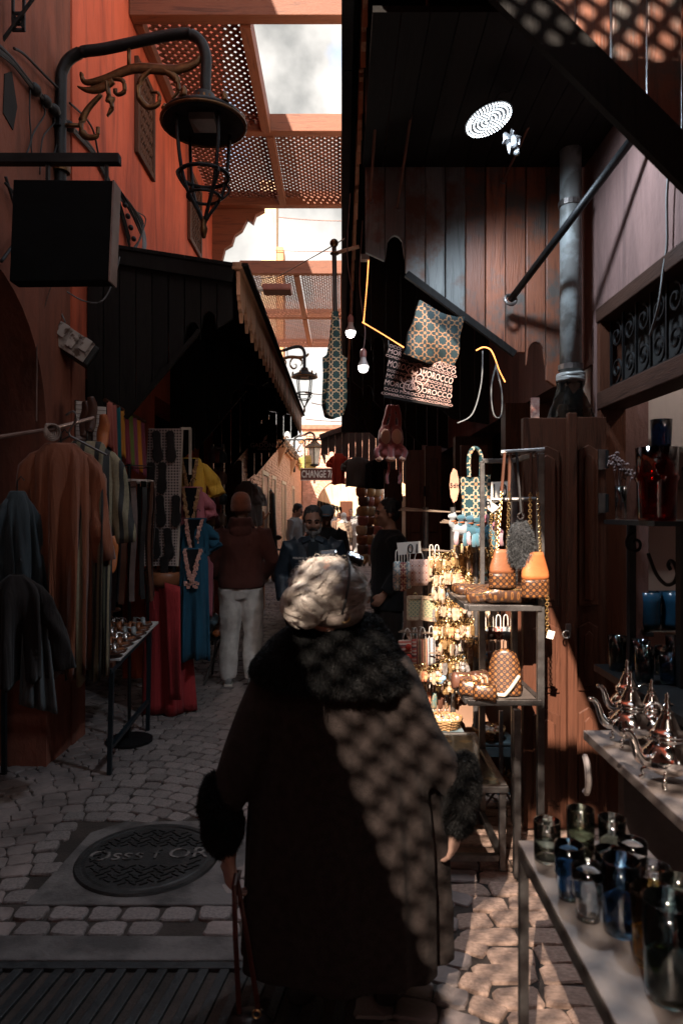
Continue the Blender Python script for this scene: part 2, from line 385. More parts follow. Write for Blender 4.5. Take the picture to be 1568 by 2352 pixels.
BLKL = leather('black_leather', (0.02, 0.018, 0.018)); GRYL = leather('grey_leather', (0.26, 0.26, 0.25)); SILL = mat('silver_leather', (0.75, 0.7, 0.66), rough=0.22, metal=0.9, bump=0.05)
MONO = stars('monogram_leather', (0.040, 0.017, 0.010), (0.26, 0.10, 0.028), 38, r=0.2, w=0.045, rough=0.38, fill=True, coat=0.2)
MONOT = stars('monogram_leather_flat', (0.060, 0.026, 0.015), (0.22, 0.09, 0.026), 34, r=0.2, w=0.045, rough=0.38, fill=True, axes=('X', 'Y'), coat=0.2)
# ================================================================ ground and paving
struct(MB().sheet([[(-90, -30, -0.06), (90, -30, -0.06)], [(-90, 150, -0.06), (90, 150, -0.06)]]).obj('ground', mat('bare_earth', (0.20, 0.14, 0.10), (0.13, 0.09, 0.065), rough=0.95, sc=0.6)))
pave = struct(MB().bx(-3.6, 2.6, -6, 46, -0.05, -0.010).obj('pavement', mat('joint_dirt', (0.050, 0.036, 0.030), (0.026, 0.020, 0.017), rough=0.95, sc=9, bump=0.5, bsc=90)))
STONE = mat('cobble_stone', (0.25, 0.205, 0.19), (0.125, 0.103, 0.096), rough=0.62, sc=11, bump=0.45, bsc=55, rnd=0.2, lo=0.3, hi=0.6)
CONC = mat('worn_concrete', (0.15, 0.13, 0.122), (0.06, 0.052, 0.049), rough=0.8, sc=5, bump=0.5, bsc=60, rnd=0, lo=0.36, hi=0.56)
def stone_mesh(rng):
    """a worn sett about 1 x 1, top slightly domed"""
    k = 12; ang = [R(a_ + rng.uniform(-5, 5)) for a_ in (0, 37, 53, 90, 127, 143, 180, 217, 233, 270, 307, 323)]
    def rim(s, z, zj):
        out = []
        for a in ang:
            c, q = math.cos(a), math.sin(a); r = 0.5 / (abs(c) ** 7 + abs(q) ** 7) ** (1 / 7)
            r *= s * (1 + .05 * math.sin(a * 3 + rs) + rng.uniform(-.035, .025)); out.append((r * c, r * q, z + zj * rng.uniform(-1, 1)))
        return out
    rs = rng.uniform(0, 6)
    vs = rim(1.0, -0.03, 0) + rim(1.0, -0.003, .0008) + rim(0.92, 0.0035, .0010) + [(0, 0, 0.0052)]
    fs = [(i, (i + 1) % k, k + (i + 1) % k, k + i) for i in range(k)] + [(k + i, k + (i + 1) % k, 2 * k + (i + 1) % k, 2 * k + i) for i in range(k)]
    fs += [(2 * k + i, 2 * k + (i + 1) % k, 3 * k) for i in range(k)]
    return vs, fs
rng = random.Random(5)
SMV = [stone_mesh(rng) for _ in range(9)]
SME = []
for v, f in SMV:
    b = MB(); b.add(v, f); SME.append(b.mesh('cobble')); SME[-1].materials.append(STONE)
SMR = []
STONER = mat('flag_stone', (0.50, 0.335, 0.26), (0.30, 0.195, 0.15), rough=0.75, sc=9, bump=0.5, bsc=50, rnd=0.15)
for v, f in SMV:
    b = MB(); b.add(v, f); SMR.append(b.mesh('cobble')); SMR[-1].materials.append(STONER)
setts = []
def sett(x, y, w, h, a, z=0.0): setts.append((x, y, w, h, a, z))
def taken(x, y):
    if -1.30 < x < -0.46 and 2.74 < y < 3.52: return True
    if -1.46 < x < 0.05 and 1.2 < y < 2.78: return True
    return False
pitch = 0.106; WC = 1.32
for k in range(-8, 330):
    y0 = 1.3 + k * pitch
    if y0 > 33: break
    x = -3.2 + rng.uniform(0, .1)
    while x < 1.45:
        right = x > 0.42
        w = rng.uniform(.10, .145) if not right else rng.uniform(.13, .24)
        xc = x + w / 2; u = ((xc + 0.62 + WC * 20) % WC) / WC - 0.5
        y = y0 + 0.27 * (1 - (2 * u) ** 2) - 0.1; sl = math.atan(-0.27 * 8 * u / WC)
        if right:
            y = y0 + rng.uniform(-.012, .012); sl = rng.uniform(-.12, .12)
        if not taken(xc, y) and y > 1.25: sett(xc, y, w * (math.cos(sl) ** .3) - 0.009 + .02 * abs(math.sin(sl)), pitch * (1 - .14 * abs(math.sin(sl))) - 0.008, sl, rng.uniform(-.005, .004))
        x += w * max(.55, math.cos(sl))
# two straight rows between manhole collar and drain
for r_, yy in enumerate((2.72, 2.62)):
    x = -1.44 + r_ * .05
    while x < 0.0:
        w = rng.uniform(.125, .16)
        if not (r_ == 1 and -0.72 < x < -0.56): sett(x + w / 2, yy, w - .016, .088, rng.uniform(-.05, .05), rng.uniform(-.003, .003))
        x += w
def shows(s):
    x, y = s[0], s[1]; u = x / y
    if abs(u) > .5 or y < 2.1: return 99
    if y > 2.0 and abs(x - 0.0) < .37 * max(1, y / 2.05) and y < 6.2: return 50 + y     # behind the woman in the coat
    if x < -1.45: return 30 + y
    return y
setts.sort(key=shows)
stuff = MB()
for i, (x, y, w, h, a, z) in enumerate(setts):
    if i < 300:
        o = bpy.data.objects.new('cobble', SME[i % 9] if x < .42 else SMR[i % 9]); o.location = (x, y, z); o.rotation_euler = (rng.uniform(-.02, .02), rng.uniform(-.02, .02), a + (math.pi if i % 2 else 0)); o.scale = (w, h, 1)
        link(o, pave)
    else:
        v, f = SMV[i % 9]; c, s_ = math.cos(a), math.sin(a)
        stuff.add([(x + p[0] * w * c - p[1] * h * s_, y + p[0] * w * s_ + p[1] * h * c, z + p[2]) for p in v], f)
STONE2 = mat('cobble_stone_far', (0.29, 0.225, 0.205), (0.14, 0.11, 0.10), rough=0.62, sc=3.5, bump=0.45, bsc=55, rnd=0, lo=0.35, hi=0.62)
so = stuff.obj('cobble_field', STONE2, pave); so['kind'] = 'stuff'
# concrete round the manhole and beside the drain
def slab(poly, z, name='concrete_collar'):
    MB().prism(poly, lambda u, v, w: (u, v, -0.03 + w), z + 0.03).obj(name, CONC, pave, bevel=0.006)
slab([(-1.29, 2.775), (-.44, 2.775), (-.44, 3.5), (-.7, 3.53), (-1.12, 3.52), (-1.25, 3.4)], .004)
slab([(-1.5, 2.43), (0.06, 2.43), (0.06, 2.565), (-1.5, 2.575)], .005, 'concrete_strip')
mh = thing('manhole_cover', 'round rusty manhole cover with raised tread set in the cobbles', 'manhole', (-0.89, 3.147, 0.006))
MHM = mat('cast_iron_cover', (0.050, 0.048, 0.047), (0.028, 0.027, 0.026), rough=0.55, metal=0.5, sc=9, bump=0.4, bsc=70)
MB().lathe([(0, .0), (.0, .008), (.275, .008), (.285, .004), (.292, .004), (.296, .010), (.318, .010), (.324, 0)], (-0.89, 3.147, 0.006), 48).obj('cover_plate', MHM, mh, smooth=False)
tr = MB()
for i in range(-12, 13):
    for j in range(-12, 13):
        x, y = i * .047 + (.0235 if j % 2 else 0), j * .024
        if x * x + y * y < .255 ** 2 and not (abs(y) < .075 and abs(x) < .2): tr.box((-.89 + x, 3.147 + y, .0165), (.036, .008, .006), (0, 0, R(32 if (i + j) % 2 else -32)))
tr.obj('tread', MHM, mh)
CHALK = mat('worn_casting', (0.16, 0.14, 0.13), (0.035, 0.033, 0.031), rough=0.7, lo=.45, hi=.55, sc=14, bump=0.4)
text('lettering', 'Osss f OR', 0.13, (-.89, 3.15, .0165), (0, 0, R(4)), CHALK, mh, ext=.003)
dg_ = thing('drain_grate', 'dark slotted iron drain grate across the paving', 'drain', (-.75, 1.9, 0))
GRM = mat('grate_iron', (0.045, 0.048, 0.049), (0.026, 0.027, 0.028), rough=0.5, metal=0.4, sc=12, bump=0.35)
MB().bx(-1.45, .04, 1.52, 2.42, -.045, -.035).obj('drain_bottom', mat('drain_slot_shade', (0.002, 0.002, 0.002), rough=1), dg_)  # near-black colour stands in for the shade deep in the slots
fr = MB()
for y0, y1 in ((2.385, 2.42), (2.09, 2.125), (1.79, 1.83), (1.52, 1.55)): fr.bx(-1.45, .04, y0, y1, -.034, .006)
fr.bx(-1.45, -1.42, 1.551, 2.384, -.034, .0055)
fr.obj('grate_frame', GRM, dg_, bevel=.003)
for r_, (y0, y1) in enumerate(((2.125, 2.385), (1.83, 2.09))):
    for i in range(20):
        x = -1.40 + i * .072
        MB().prism([(x, y0), (x + .034, y0), (x + .074, y1), (x + .040, y1)], lambda u, v, w: (u, v, -.03 + w), .034).obj('grate_bar', GRM, dg_, bevel=.003)

# ================================================================ buildings on the left
def XW(x): return lambda u, v, w: (x - w, u, v)      # outline drawn in (depth, height), thickness away from the alley
tb = thing('terracotta_building', 'terracotta plastered house with carved windows above the wooden awning', 'building', (-2.6, 4, 0))
arch = [(3.5 + .78 * math.cos(a), 2.1 + .85 * math.sin(a)) for a in [math.pi * i / 20 for i in range(21)]][::-1]
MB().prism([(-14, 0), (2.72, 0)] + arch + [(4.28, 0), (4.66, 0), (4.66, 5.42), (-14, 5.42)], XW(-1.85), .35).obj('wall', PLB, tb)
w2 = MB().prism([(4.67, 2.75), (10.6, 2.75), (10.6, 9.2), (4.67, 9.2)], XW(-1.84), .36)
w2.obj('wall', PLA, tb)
for a, b in ((4.665, 4.9), (6.55, 6.72), (8.65, 8.82), (10.4, 10.6)):
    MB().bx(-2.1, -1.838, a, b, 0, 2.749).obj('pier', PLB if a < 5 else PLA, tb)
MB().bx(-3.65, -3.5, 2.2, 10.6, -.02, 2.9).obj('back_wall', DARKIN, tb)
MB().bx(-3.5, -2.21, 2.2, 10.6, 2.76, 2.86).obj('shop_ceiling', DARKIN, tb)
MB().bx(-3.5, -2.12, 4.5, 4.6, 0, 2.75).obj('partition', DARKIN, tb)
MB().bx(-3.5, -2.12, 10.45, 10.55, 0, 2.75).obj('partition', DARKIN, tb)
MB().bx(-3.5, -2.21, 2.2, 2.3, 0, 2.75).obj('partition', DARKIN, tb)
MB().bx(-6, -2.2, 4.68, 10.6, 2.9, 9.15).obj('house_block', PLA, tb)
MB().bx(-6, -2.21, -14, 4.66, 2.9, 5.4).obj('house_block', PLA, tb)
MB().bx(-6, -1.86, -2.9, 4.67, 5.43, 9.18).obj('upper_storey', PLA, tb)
# carved windows
WFR = wood('window_frame_wood', (0.10, 0.045, 0.028), (0.05, 0.024, 0.016), 'z', rough=.6)
for (a, b, z0, z1) in ((6.06, 6.62, 4.80, 5.66), (8.15, 8.85, 4.86, 5.74)):
    wnd = MB().bx(-1.838, -1.828, a + .05, b - .05, z0 + .05, z1 - .05).obj('window', mat('window_dark', (0.02, 0.018, 0.017), rough=.5), tb)
    f = MB()
    f.bx(-1.838, -1.80, a, a + .06, z0, z1); f.bx(-1.838, -1.80, b - .06, b, z0, z1)
    f.bx(-1.838, -1.80, a + .061, b - .061, z0, z0 + .06); f.bx(-1.838, -1.80, a + .061, b - .061, z1 - .06, z1)
    f.obj('window_frame', WFR, wnd, bevel=.006)
    g = MB(); ny = 4; nzz = 6; sy = (b - a - .12) / ny; sz = (z1 - z0 - .12) / nzz
    rX = Euler((0, R(90), 0)).to_matrix()
    for i in range(ny):
        for j in range(nzz):
            c = (-1.818, a + .06 + sy * (i + .5), z0 + .06 + sz * (j + .5))
            g.tor(c, min(sy, sz) * .42, .009, 12, 5, rX); g.tor(c, min(sy, sz) * .2, .008, 8, 5, rX)
            g.bar((c[0], c[1] - sy / 2, c[2] - sz / 2), (c[0], c[1] + sy / 2, c[2] + sz / 2), .012); g.bar((c[0], c[1] - sy / 2, c[2] + sz / 2), (c[0], c[1] + sy / 2, c[2] - sz / 2), .011)
    g.obj('window_grille', WFR, wnd)
# wooden corbel at the far corner of the house
MB().prism([(-1.84, 6.05), (-1.10, 6.05), (-1.10, 5.9), (-1.22, 5.84), (-1.26, 5.72), (-1.34, 5.78), (-1.42, 5.62), (-1.52, 5.55), (-1.56, 5.42), (-1.66, 5.36), (-1.70, 5.2), (-1.84, 5.16)], lambda u, v, w: (u, 9.72 + w, v), .10).obj('corbel', WBEAM, tb)

def brick_face(parent, fn, u0, u1, v0, v1, hole, near, m, bl=.235, bh=.062, j=.012, nmax=300, dep=.02):
    """courses of single bricks on a wall; fn(u, v, w) puts a point of the wall face in space"""
    rg = random.Random(3); cells = []; r_ = 0; v = v0
    while v + bh < v1:
        u = u0 - (bl / 2 if r_ % 2 else 0)
        while u < u1:
            L_ = bl * rg.uniform(.86, 1.06)
            a, b = max(u, u0), min(u + L_, u1)
            if b - a > .06 and not hole((a + b) / 2, v + bh / 2): cells.append((a, b, v + rg.uniform(-.003, .003), rg.uniform(-.006, .008)))
            u += L_ + j
        v += bh + j; r_ += 1
    cells.sort(key=lambda c: near((c[0] + c[1]) / 2, c[2]))
    cube = MB().box((0, 0, 0), (1, 1, 1)).mesh('brick'); cube.materials.append(m)
    rest = MB()
    e0 = Vector(fn(0, 0, 0)); eu = Vector(fn(1, 0, 0)) - e0; ev = Vector(fn(0, 1, 0)) - e0; ew = Vector(fn(0, 0, 1)) - e0
    M3 = Matrix((eu, ev, ew)).transposed()
    for i, (a, b, v, o_) in enumerate(cells):
        c = fn((a + b) / 2, v + bh / 2, o_)
        if i < nmax:
            o = bpy.data.objects.new('brick', cube); o.location = c; o.rotation_euler = M3.to_euler(); o.scale = (b - a, bh, dep); link(o, parent)
        else: rest.box(c, (b - a, bh, dep), M3)
    if rest.v:
        o = rest.obj('brick_field', m, parent); o['kind'] = 'stuff'
BRK = mat('clay_brick', (0.78, 0.45, 0.28), (0.60, 0.30, 0.18), rough=0.85, sc=7, bump=0.4, bsc=60, rnd=0.22)
BRKP = mat('pink_brick', (0.74, 0.43, 0.32), (0.58, 0.30, 0.21), rough=0.85, sc=7, bump=0.4, bsc=60, rnd=0.2)
MORT = plaster('brick_mortar', (0.62, 0.37, 0.25), (0.52, 0.29, 0.19), (0.4, 0.21, 0.14))
bb = thing('brick_building', 'long brick shop wall with peach plaster above along the sunlit end', 'building', (-2.2, 20, 0))
XB = -1.70
doors = [(14.6, 15.7), (16.6, 17.4), (19.4, 20.6), (23.4, 24.4)]
def in_door(u, v): return any(a - .02 < u < b + .02 for a, b in doors) and v < 2.45
MB().bx(XB - .4, XB - .012, 11.2, 30, 0, 3.45).obj('wall', MORT, bb)
MB().bx(XB - .4, XB - .03, 12.4, 30, 3.46, 3.9).obj('upper_wall', PEACH, bb)
MB().bx(-6, XB - .41, 11.2, 30, 0, 3.85).obj('house_block', PEACH, bb)
brick_face(bb, lambda u, v, w: (XB + w, u, v), 11.2, 30, 0.02, 3.40, in_door, lambda u, v: u + (0 if v > 1 else 6), BRK)
for a, b in doors:
    dr = MB().bx(XB - .011, XB + .004, a, b, 0.01, 2.4).obj('door', WDOOR, bb)
    f = MB(); f.bx(XB - .01, XB + .03, a - .09, a, 0, 2.5); f.bx(XB - .01, XB + .03, b, b + .09, 0, 2.5); f.bx(XB - .01, XB + .03, a, b, 2.41, 2.5)
    f.obj('door_frame', CREAM, dr)
lg = MB().bx(XB - .05, XB + .16, 15.0, 30, 3.40, 3.47); lg.bx(XB - .05, XB + .10, 15.0, 30, 3.33, 3.395); lg.obj('ledge', PEACH, bb, bevel=.01)
for y in (18.2, 22.5): MB().prism([(XB, 2.75), (XB + .22, 3.32), (XB, 3.32)], lambda u, v, w: (u, y + w, v), .25).obj('ledge_bracket', PEACH, bb)
for a in ():
    w_ = MB().bx(XB - .031, XB - .018, a, a + .8, 3.9, 5.0).obj('window', WFR, bb)
    f = MB(); f.bx(XB - .03, XB + .02, a - .06, a, 3.85, 5.05); f.bx(XB - .03, XB + .02, a + .8, a + .86, 3.85, 5.05); f.obj('window_frame', CREAM, w_)
# dry vines along the ledge
vr = random.Random(8); vb = MB()
for i in range(420):
    y = vr.uniform(14.8, 26); p = Vector((XB + .12 + vr.uniform(-.05, .06), y, 3.48 + vr.uniform(0, .08))); q = p + Vector((vr.uniform(-.06, .1), vr.uniform(-.2, .2), vr.uniform(-.22, .16)))
    vb.bar(p, q, .012)
    if i % 2: vb.box(q, (.04, .05, .01), (vr.uniform(0, 3), vr.uniform(0, 3), 0))
tag(vb.obj('dry_vine', mat('vine_bark', (0.09, 0.055, 0.035), rough=.9)), 'dry brown vine trailing along the ledge of the brick wall', 'vine')
# cream tower behind the pergola
tw = thing('cream_tower', 'cream plastered tower rising into the sky gap behind the pergola', 'tower', (-1.6, 20.4, 0))
MB().bx(U(600, 20), U(634, 20), 20, 20.8, 5.5, 11.2).obj('shaft', CREAM, tw)
MB().bx(U(635, 20), U(650, 20), 20.05, 20.8, 5.5, 9.4).obj('buttress', PEACH, tw)
MB().bx(U(597, 20), U(637, 20), 19.95, 20.85, 11.21, 11.3).obj('cap', CREAM, tw)
MB().bx(U(605, 20), U(612, 20), 19.985, 20.01, 8.0, 8.1).obj('bracket', IRON, tw)

# ================================================================ brick gate at the end of the alley
eb = thing('gate_building', 'pink brick house with a round archway closing the alley', 'building', (0, 31, 0))
YA = 29.0; AX0, AX1, ASP = -1.08, 1.5, 1.75; ACX = (AX0 + AX1) / 2; AR = (AX1 - AX0) / 2
arc = [(ACX + AR * math.cos(a), ASP + AR * math.sin(a)) for a in [math.pi * i / 24 for i in range(25)]]
YW = lambda y: (lambda u, v, w: (u, y + w, v))
MB().prism([(XB + .05, 0), (AX0, 0)] + arc[::-1] + [(AX1, 0), (4, 0), (4, 5.1), (XB + .05, 5.1)], YW(YA), .9).obj('wall', MORT, eb)
def in_arch(u, v): return (AX0 - .2 < u < AX1 + .2 and v < ASP) or ((u - ACX) ** 2 + (v - ASP) ** 2 < (AR + .22) ** 2)
brick_face(eb, lambda u, v, w: (u, YA - .012 - w, v), XB + .05, 2.0, .02, 4.95, in_arch, lambda u, v: -v + u, BRKP, nmax=240)
vou = MB().box((0, 0, 0), (1, 1, 1)).mesh('brick'); vou.materials.append(BRKP)
for i in range(38):
    a = math.pi * (i + .5) / 38; c = Vector((ACX + (AR + .11) * math.cos(a), YA - .02, ASP + (AR + .11) * math.sin(a)))
    o = bpy.data.objects.new('brick', vou); o.location = c; o.rotation_euler = (0, -a, 0); o.scale = (.22, .05, .09); link(o, eb)
for i in range(22):
    o = bpy.data.objects.new('brick', vou); o.location = (AX0 - .11, YA - .02, .05 + i * .078); o.scale = (.22, .05, .064); link(o, eb)
MB().bx(XB - .02, 4.05, YA - .12, YA + .95, 5.105, 5.3).obj('coping', mat('coping_tile', (0.36, 0.15, 0.10), rough=.8), eb, bevel=.02)
MB().bx(XB + .05, 4, YA + 1.2, 33, 2.95, 5.0).obj('house_block', MORT, eb)
# beyond the gate
fh = thing('far_shops', 'pale sunlit shop fronts seen through the archway', 'building', (0, 40, 0))
MB().bx(-3, 6, 44, 44.5, 0, 4.6).obj('end_wall', CREAM, fh)
MB().bx(-2.2, -1.5, 33.1, 44, 0, 4.2).obj('side_wall', PEACH, fh)
MB().bx(1.9, 2.6, 33.1, 44, 0, 4.2).obj('side_wall', CREAM, fh)
MB().bx(-.1, .7, 43.9, 43.99, 0, 2.3).obj('door', WDOOR, fh)
MB().bx(-1.2, -.5, 43.9, 43.99, 0, 2.1).obj('door', WDOOR, fh)
for i in range(9):
    MB().prism([(-1.5 + .17 * i, 2.3 - .05 * i), (-1.5 + .17 * i + .16, 2.3 - .05 * i - .05), (-1.5 + .17 * i + .16, 1.72 - .03 * i), (-1.42 + .17 * i, 1.62), (-1.5 + .17 * i, 1.72)], YW(36.5), .04).obj('awning_plank', WDK, fh)

# ================================================================ right-hand building
rb = thing('pink_building', 'dusty pink plastered shop wall above the glassware counter', 'building', (1.8, 3.2, 0))
XR = 1.35; YD = 3.56
MB().bx(XR, XR + .25, -8, YD + .10, 2.585, 4.5).obj('wall', PINK, rb)
MB().bx(XR, XR + .25, -14, .4, 0, 2.584).obj('wall', PINK, rb)
MB().bx(XR, XR + .25, YD + .10, 13, 2.4, 4.5).obj('wall', PINK, rb)
MB().bx(XR, XR + .25, YD, YD + .11, 0, 2.584).obj('pier', PINK, rb)
MB().bx(XR + .255, 5, -8, 13, 3.0, 5.2).obj('house_block', CREAM, rb)
MB().bx(XR + .02, 3.2, 3.76, 3.86, 0, 2.9).obj('inner_wall', WHITEW, rb)
MB().bx(3.1, 3.2, -2, 3.75, 0, 2.9).obj('back_wall', WHITEW, rb)
MB().bx(XR + .26, 3.1, -2, 3.75, 2.9, 2.99).obj('shop_ceiling', WHITEW, rb)
sl_ = thing('shop_bulb', 'bare ceiling bulb lighting the glass shelves of the shop', 'bulb', (1.95, 3.0, 2.72))
MB().lathe([(0, -.04), (.03, -.025), (.033, 0), (.018, .05), (.016, .09)], (1.95, 3.0, 2.76), 16).obj('globe', emit('shop_bulb_glow', (1, .86, .78), 4), sl_, smooth=True)
MB().tube([(1.95, 3.0, 2.85), (1.95, 3.0, 2.9)], .004, 6).obj('cord', CABLE, sl_)
l_ = bpy.data.lights.new('shop_bulb_light', 'POINT'); l_.energy = 2.0; l_.color = (1, .86, .78); l_.shadow_soft_size = .03; lo_ = bpy.data.objects.new('shop_bulb_light', l_); lo_.location = (1.95, 3.0, 2.70); link(lo_, sl_)
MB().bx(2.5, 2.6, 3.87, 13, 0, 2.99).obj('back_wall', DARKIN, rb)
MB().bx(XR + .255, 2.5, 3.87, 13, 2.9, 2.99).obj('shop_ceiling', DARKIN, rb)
for y in (5.0, 7.2, 9.4, 11.6): MB().bx(1.2, XR + .24, y, y + .14, 0, 2.399).obj('door_post', WDOOR, rb)
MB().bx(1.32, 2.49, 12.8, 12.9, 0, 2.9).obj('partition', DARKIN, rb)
# carved transom over the counter
tz0, tz1 = 2.13, 2.58
MB().bx(XR - .03, XR + .12, 1.0, YD - .01, tz1, tz1 + .075).obj('lintel', WLIN, rb, bevel=.006)
MB().bx(XR - .025, XR + .12, 1.0, YD - .01, tz0, tz0 + .09).obj('transom_beam', WLIN, rb, bevel=.006)
MB().bx(XR - .02, XR + .11, YD - .05, YD - .005, 0, tz1 - .001).obj('door_jamb', WDOOR, rb)
gr = MB()
def scroll_pts(c, r, turns, ax, ay, a0=0, flip=1, n=26):
    out = []
    for i in range(n + 1):
        t = i / n; a = a0 + flip * turns * 2 * math.pi * t; q = r * (1 - .82 * t)
        out.append(Vector(c) + Vector(ax) * (q * math.cos(a)) + Vector(ay) * (q * math.sin(a)))
    return out
zc = (tz0 + .09 + tz1) / 2
for i in range(13):
    y = 3.42 - i * .15
    for f in (1, -1):
        gr.tube(scroll_pts((XR + .03, y, zc + f * .085), .065, 1.4, (0, 1, 0), (0, 0, 1), R(90) * f, f), .007, 5)
    gr.bar((XR + .03, y + .075, tz0 + .09), (XR + .03, y + .075, tz1), .011)
gr.bar((XR + .03, 1.1, tz0 + .11), (XR + .03, 3.5, tz0 + .11), .012)
gr.obj('transom_grille', IRON, rb)
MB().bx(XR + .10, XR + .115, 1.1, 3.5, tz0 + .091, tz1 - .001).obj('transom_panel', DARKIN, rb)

hb0 = thing('corner_house', 'terracotta house closing the alley behind the photographer', 'building', (0, -16, 0))
MB().bx(-6, 6, -15, -14.2, 0, 7.5).obj('wall', PLA, hb0)
MB().bx(-6, -1.9, -14.1, 2.0, -.02, .01).obj('floor_slab', DARKIN, hb0)
# ================================================================ awnings
def end_panel(root, d, xs, top, bot, m, thick=.03, name='plank', lobes=(), mats={}):
    """upright planks across the alley; each plank cut to the panel's lower edge"""
    for i in range(len(xs) - 1):
        a, b = xs[i] + .003, xs[i + 1] - .003
        mid = (a + b) / 2
        if i in lobes:
            h = bot(mid); w_ = b - a
            low = [(a + w_ * t, h + .10 * (1 - (2 * t - 1) ** 2) ** .5 if 0 < t < 1 else h - .03) for t in [k / 8 for k in range(9)]]
        else: low = [(a, bot(a)), (mid, bot(mid)), (b, bot(b))]
        MB().prism(low + [(b, top(b)), (a, top(a))], lambda u, v, w: (u, d + w + (i % 2) * .004, v), thick).obj(name, mats.get(i, m), root, bevel=.004)
def lerp_fn(pts):
    def f(x):
        for (x0, y0), (x1, y1) in zip(pts, pts[1:]):
            if x <= x1: return y0 + (y1 - y0) * max(0, (x - x0)) / (x1 - x0)
        return pts[-1][1]
    return f
TOOTH = [(0, 0), (.284, 0), (.284, -.17), (.262, -.175), (.258, -.20), (.225, -.205), (.215, -.25), (.17, -.27), (.145, -.335), (.115, -.27), (.07, -.25), (.06, -.205), (.026, -.20), (.022, -.175), (0, -.17)]
def fascia(root, x, y0, n, z, m, step=.29, t=.025, zrise=0.0, tilt=0.0):
    me = MB().prism(TOOTH, lambda u, v, w: (w, u, v), t).mesh('fascia_board'); me.materials.append(m)
    for i in range(n):
        o = bpy.data.objects.new('fascia_board', me); o.location = (x + (i % 3) * .002, y0 + i * step, z + zrise * i); o.rotation_euler = (0, tilt, 0); link(o, root)
# left awning
la = thing('wooden_awning', 'dark plank awning with notched orange fascia over the clothes stall', 'awning', (-1.3, 8, 3.3))
XA = -0.75
ltop = lerp_fn([(-1.85, 3.50), (XA, 3.33)])
lbot = lerp_fn([(-1.85, 2.05), (-1.55, 2.30), (-1.25, 2.62), (-1.05, 2.90), (-.98, 2.96), (-.9, 2.92), (XA, 3.02)])
for d, n in ((4.92, 9), (7.3, 8), (9.7, 8), (12.3, 8)):
    end_panel(la, d, [-1.835 + (1.085 - .03) * i / n for i in range(n + 1)], ltop, lbot, WDK, lobes=(n - 2, n - 3))
    MB().bar((-1.55, d - .015, 2.275), (-1.02, d - .015, 2.905), .03, .03).obj('edge_moulding', WDK, la)
MB().bar((-1.836, 4.90, 3.475), (XA - .02, 4.90, 3.305), .05, .12, hint=Vector((0, 1, 0))).obj('end_moulding', WDK, la)
for i in range(13):
    x0 = -1.84 + i * .0905; z = lambda x: ltop(x) + .02
    MB().add([(x0, 4.86, z(x0)), (x0 + .088, 4.86, z(x0 + .088)), (x0 + .088, 12.45, z(x0 + .088)), (x0, 12.45, z(x0)), (x0, 4.86, z(x0) + .025), (x0 + .088, 4.86, z(x0 + .088) + .025), (x0 + .088, 12.45, z(x0 + .088) + .025), (x0, 12.45, z(x0) + .025)],
             [(0, 3, 2, 1), (4, 5, 6, 7), (0, 1, 5, 4), (1, 2, 6, 5), (2, 3, 7, 6), (3, 0, 4, 7)]).obj('roof_board', WCEIL, la)
fascia(la, XA, 4.88, 26, 3.325, WFAS)
MB().bx(XA - .03, XA + .045, 4.86, 12.46, 3.333, 3.385).obj('roof_edge', WFAS, la, bevel=.006)
for i in range(8): MB().bx(-1.84 + i * .106, -1.736 + i * .106, -6, 1.0, 3.30, 3.33).obj('roof_board', WCEIL, la)  # unseen boards behind the camera, added to shade the near left side
# near right awning and the long one beyond it
ra = thing('near_awning', 'plank awning end in mottled sun above the glassware shop', 'awning', (.7, 3, 4.0))
rtop = lambda x: 4.29
end_panel(ra, 2.25, [.03, .12, .21] + [.30 + .118 * i for i in range(9)] + [1.345], rtop, lerp_fn([(.03, 3.85), (.3, 3.62), (.58, 3.30), (1.09, 2.72), (1.35, 2.52)]), WRED, lobes=())  # leftmost planks, out of view, are added to block stray sun
MB().bar((.50, 2.235, 3.36), (1.345, 2.235, 2.52), .03, .13, hint=Vector((0, 1, 0))).obj('edge_moulding', WDK, ra)  # dark bar stands in for the shaded lower edge of the planks
for i in range(11): MB().bx(.12 + i * .112, .228 + i * .112, 2.62, 3.795, 3.52, 3.545).obj('ceiling_board', WCEIL, ra)  # lower ceiling added to keep skylight off the upper planks behind
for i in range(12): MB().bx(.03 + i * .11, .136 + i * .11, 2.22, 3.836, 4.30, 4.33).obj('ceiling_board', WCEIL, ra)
for i in range(13): MB().bx(-.12 + i * .113, -.008 + i * .113, -6, 1.13, 4.02, 4.05).obj('ceiling_board', WCEIL, ra)  # separate unseen canopy behind the camera, shaped to shade the folded doors
fascia(ra, .10, 2.24, 5, 4.27, WFAS, step=.30)
MB().bx(.0, .06, 2.22, 3.78, 4.05, 4.29).obj('gutter', IRON, ra)
rl = thing('long_awning', 'long plank awning on the side of the souvenir stalls with notched eave', 'awning', (.7, 8, 4.0))
px = [.13 + .112 * i for i in range(11)]
end_panel(rl, 3.80, px, rtop, lerp_fn([(.13, 3.05), (.24, 3.0), (.29, 3.06), (.33, 2.98), (.40, 2.88), (.94, 2.49), (1.06, 2.49), (1.16, 2.30), (1.3, 2.30)]), WRED, thick=.028, lobes=(1, 8), mats={0: WBLU, 1: WBLU, 2: WBLU, 3: WBLU, 4: WBLU})
MB().bar((.36, 3.782, 2.92), (.96, 3.782, 2.475), .03, .035, hint=Vector((0, 1, 0))).obj('edge_moulding', WDK, rl)
for d in (6.2, 8.6, 11.4):
    end_panel(rl, d, [.13 + .135 * i for i in range(10)], rtop, lerp_fn([(.13, 3.25), (.33, 3.1), (.45, 2.95), (1.0, 2.45), (1.35, 2.4)]), WDK, lobes=(1, 4))
for i in range(12): MB().bx(.03 + i * .11, .136 + i * .11, 3.84, 12, 4.30, 4.33).obj('ceiling_board', WCEIL, rl)
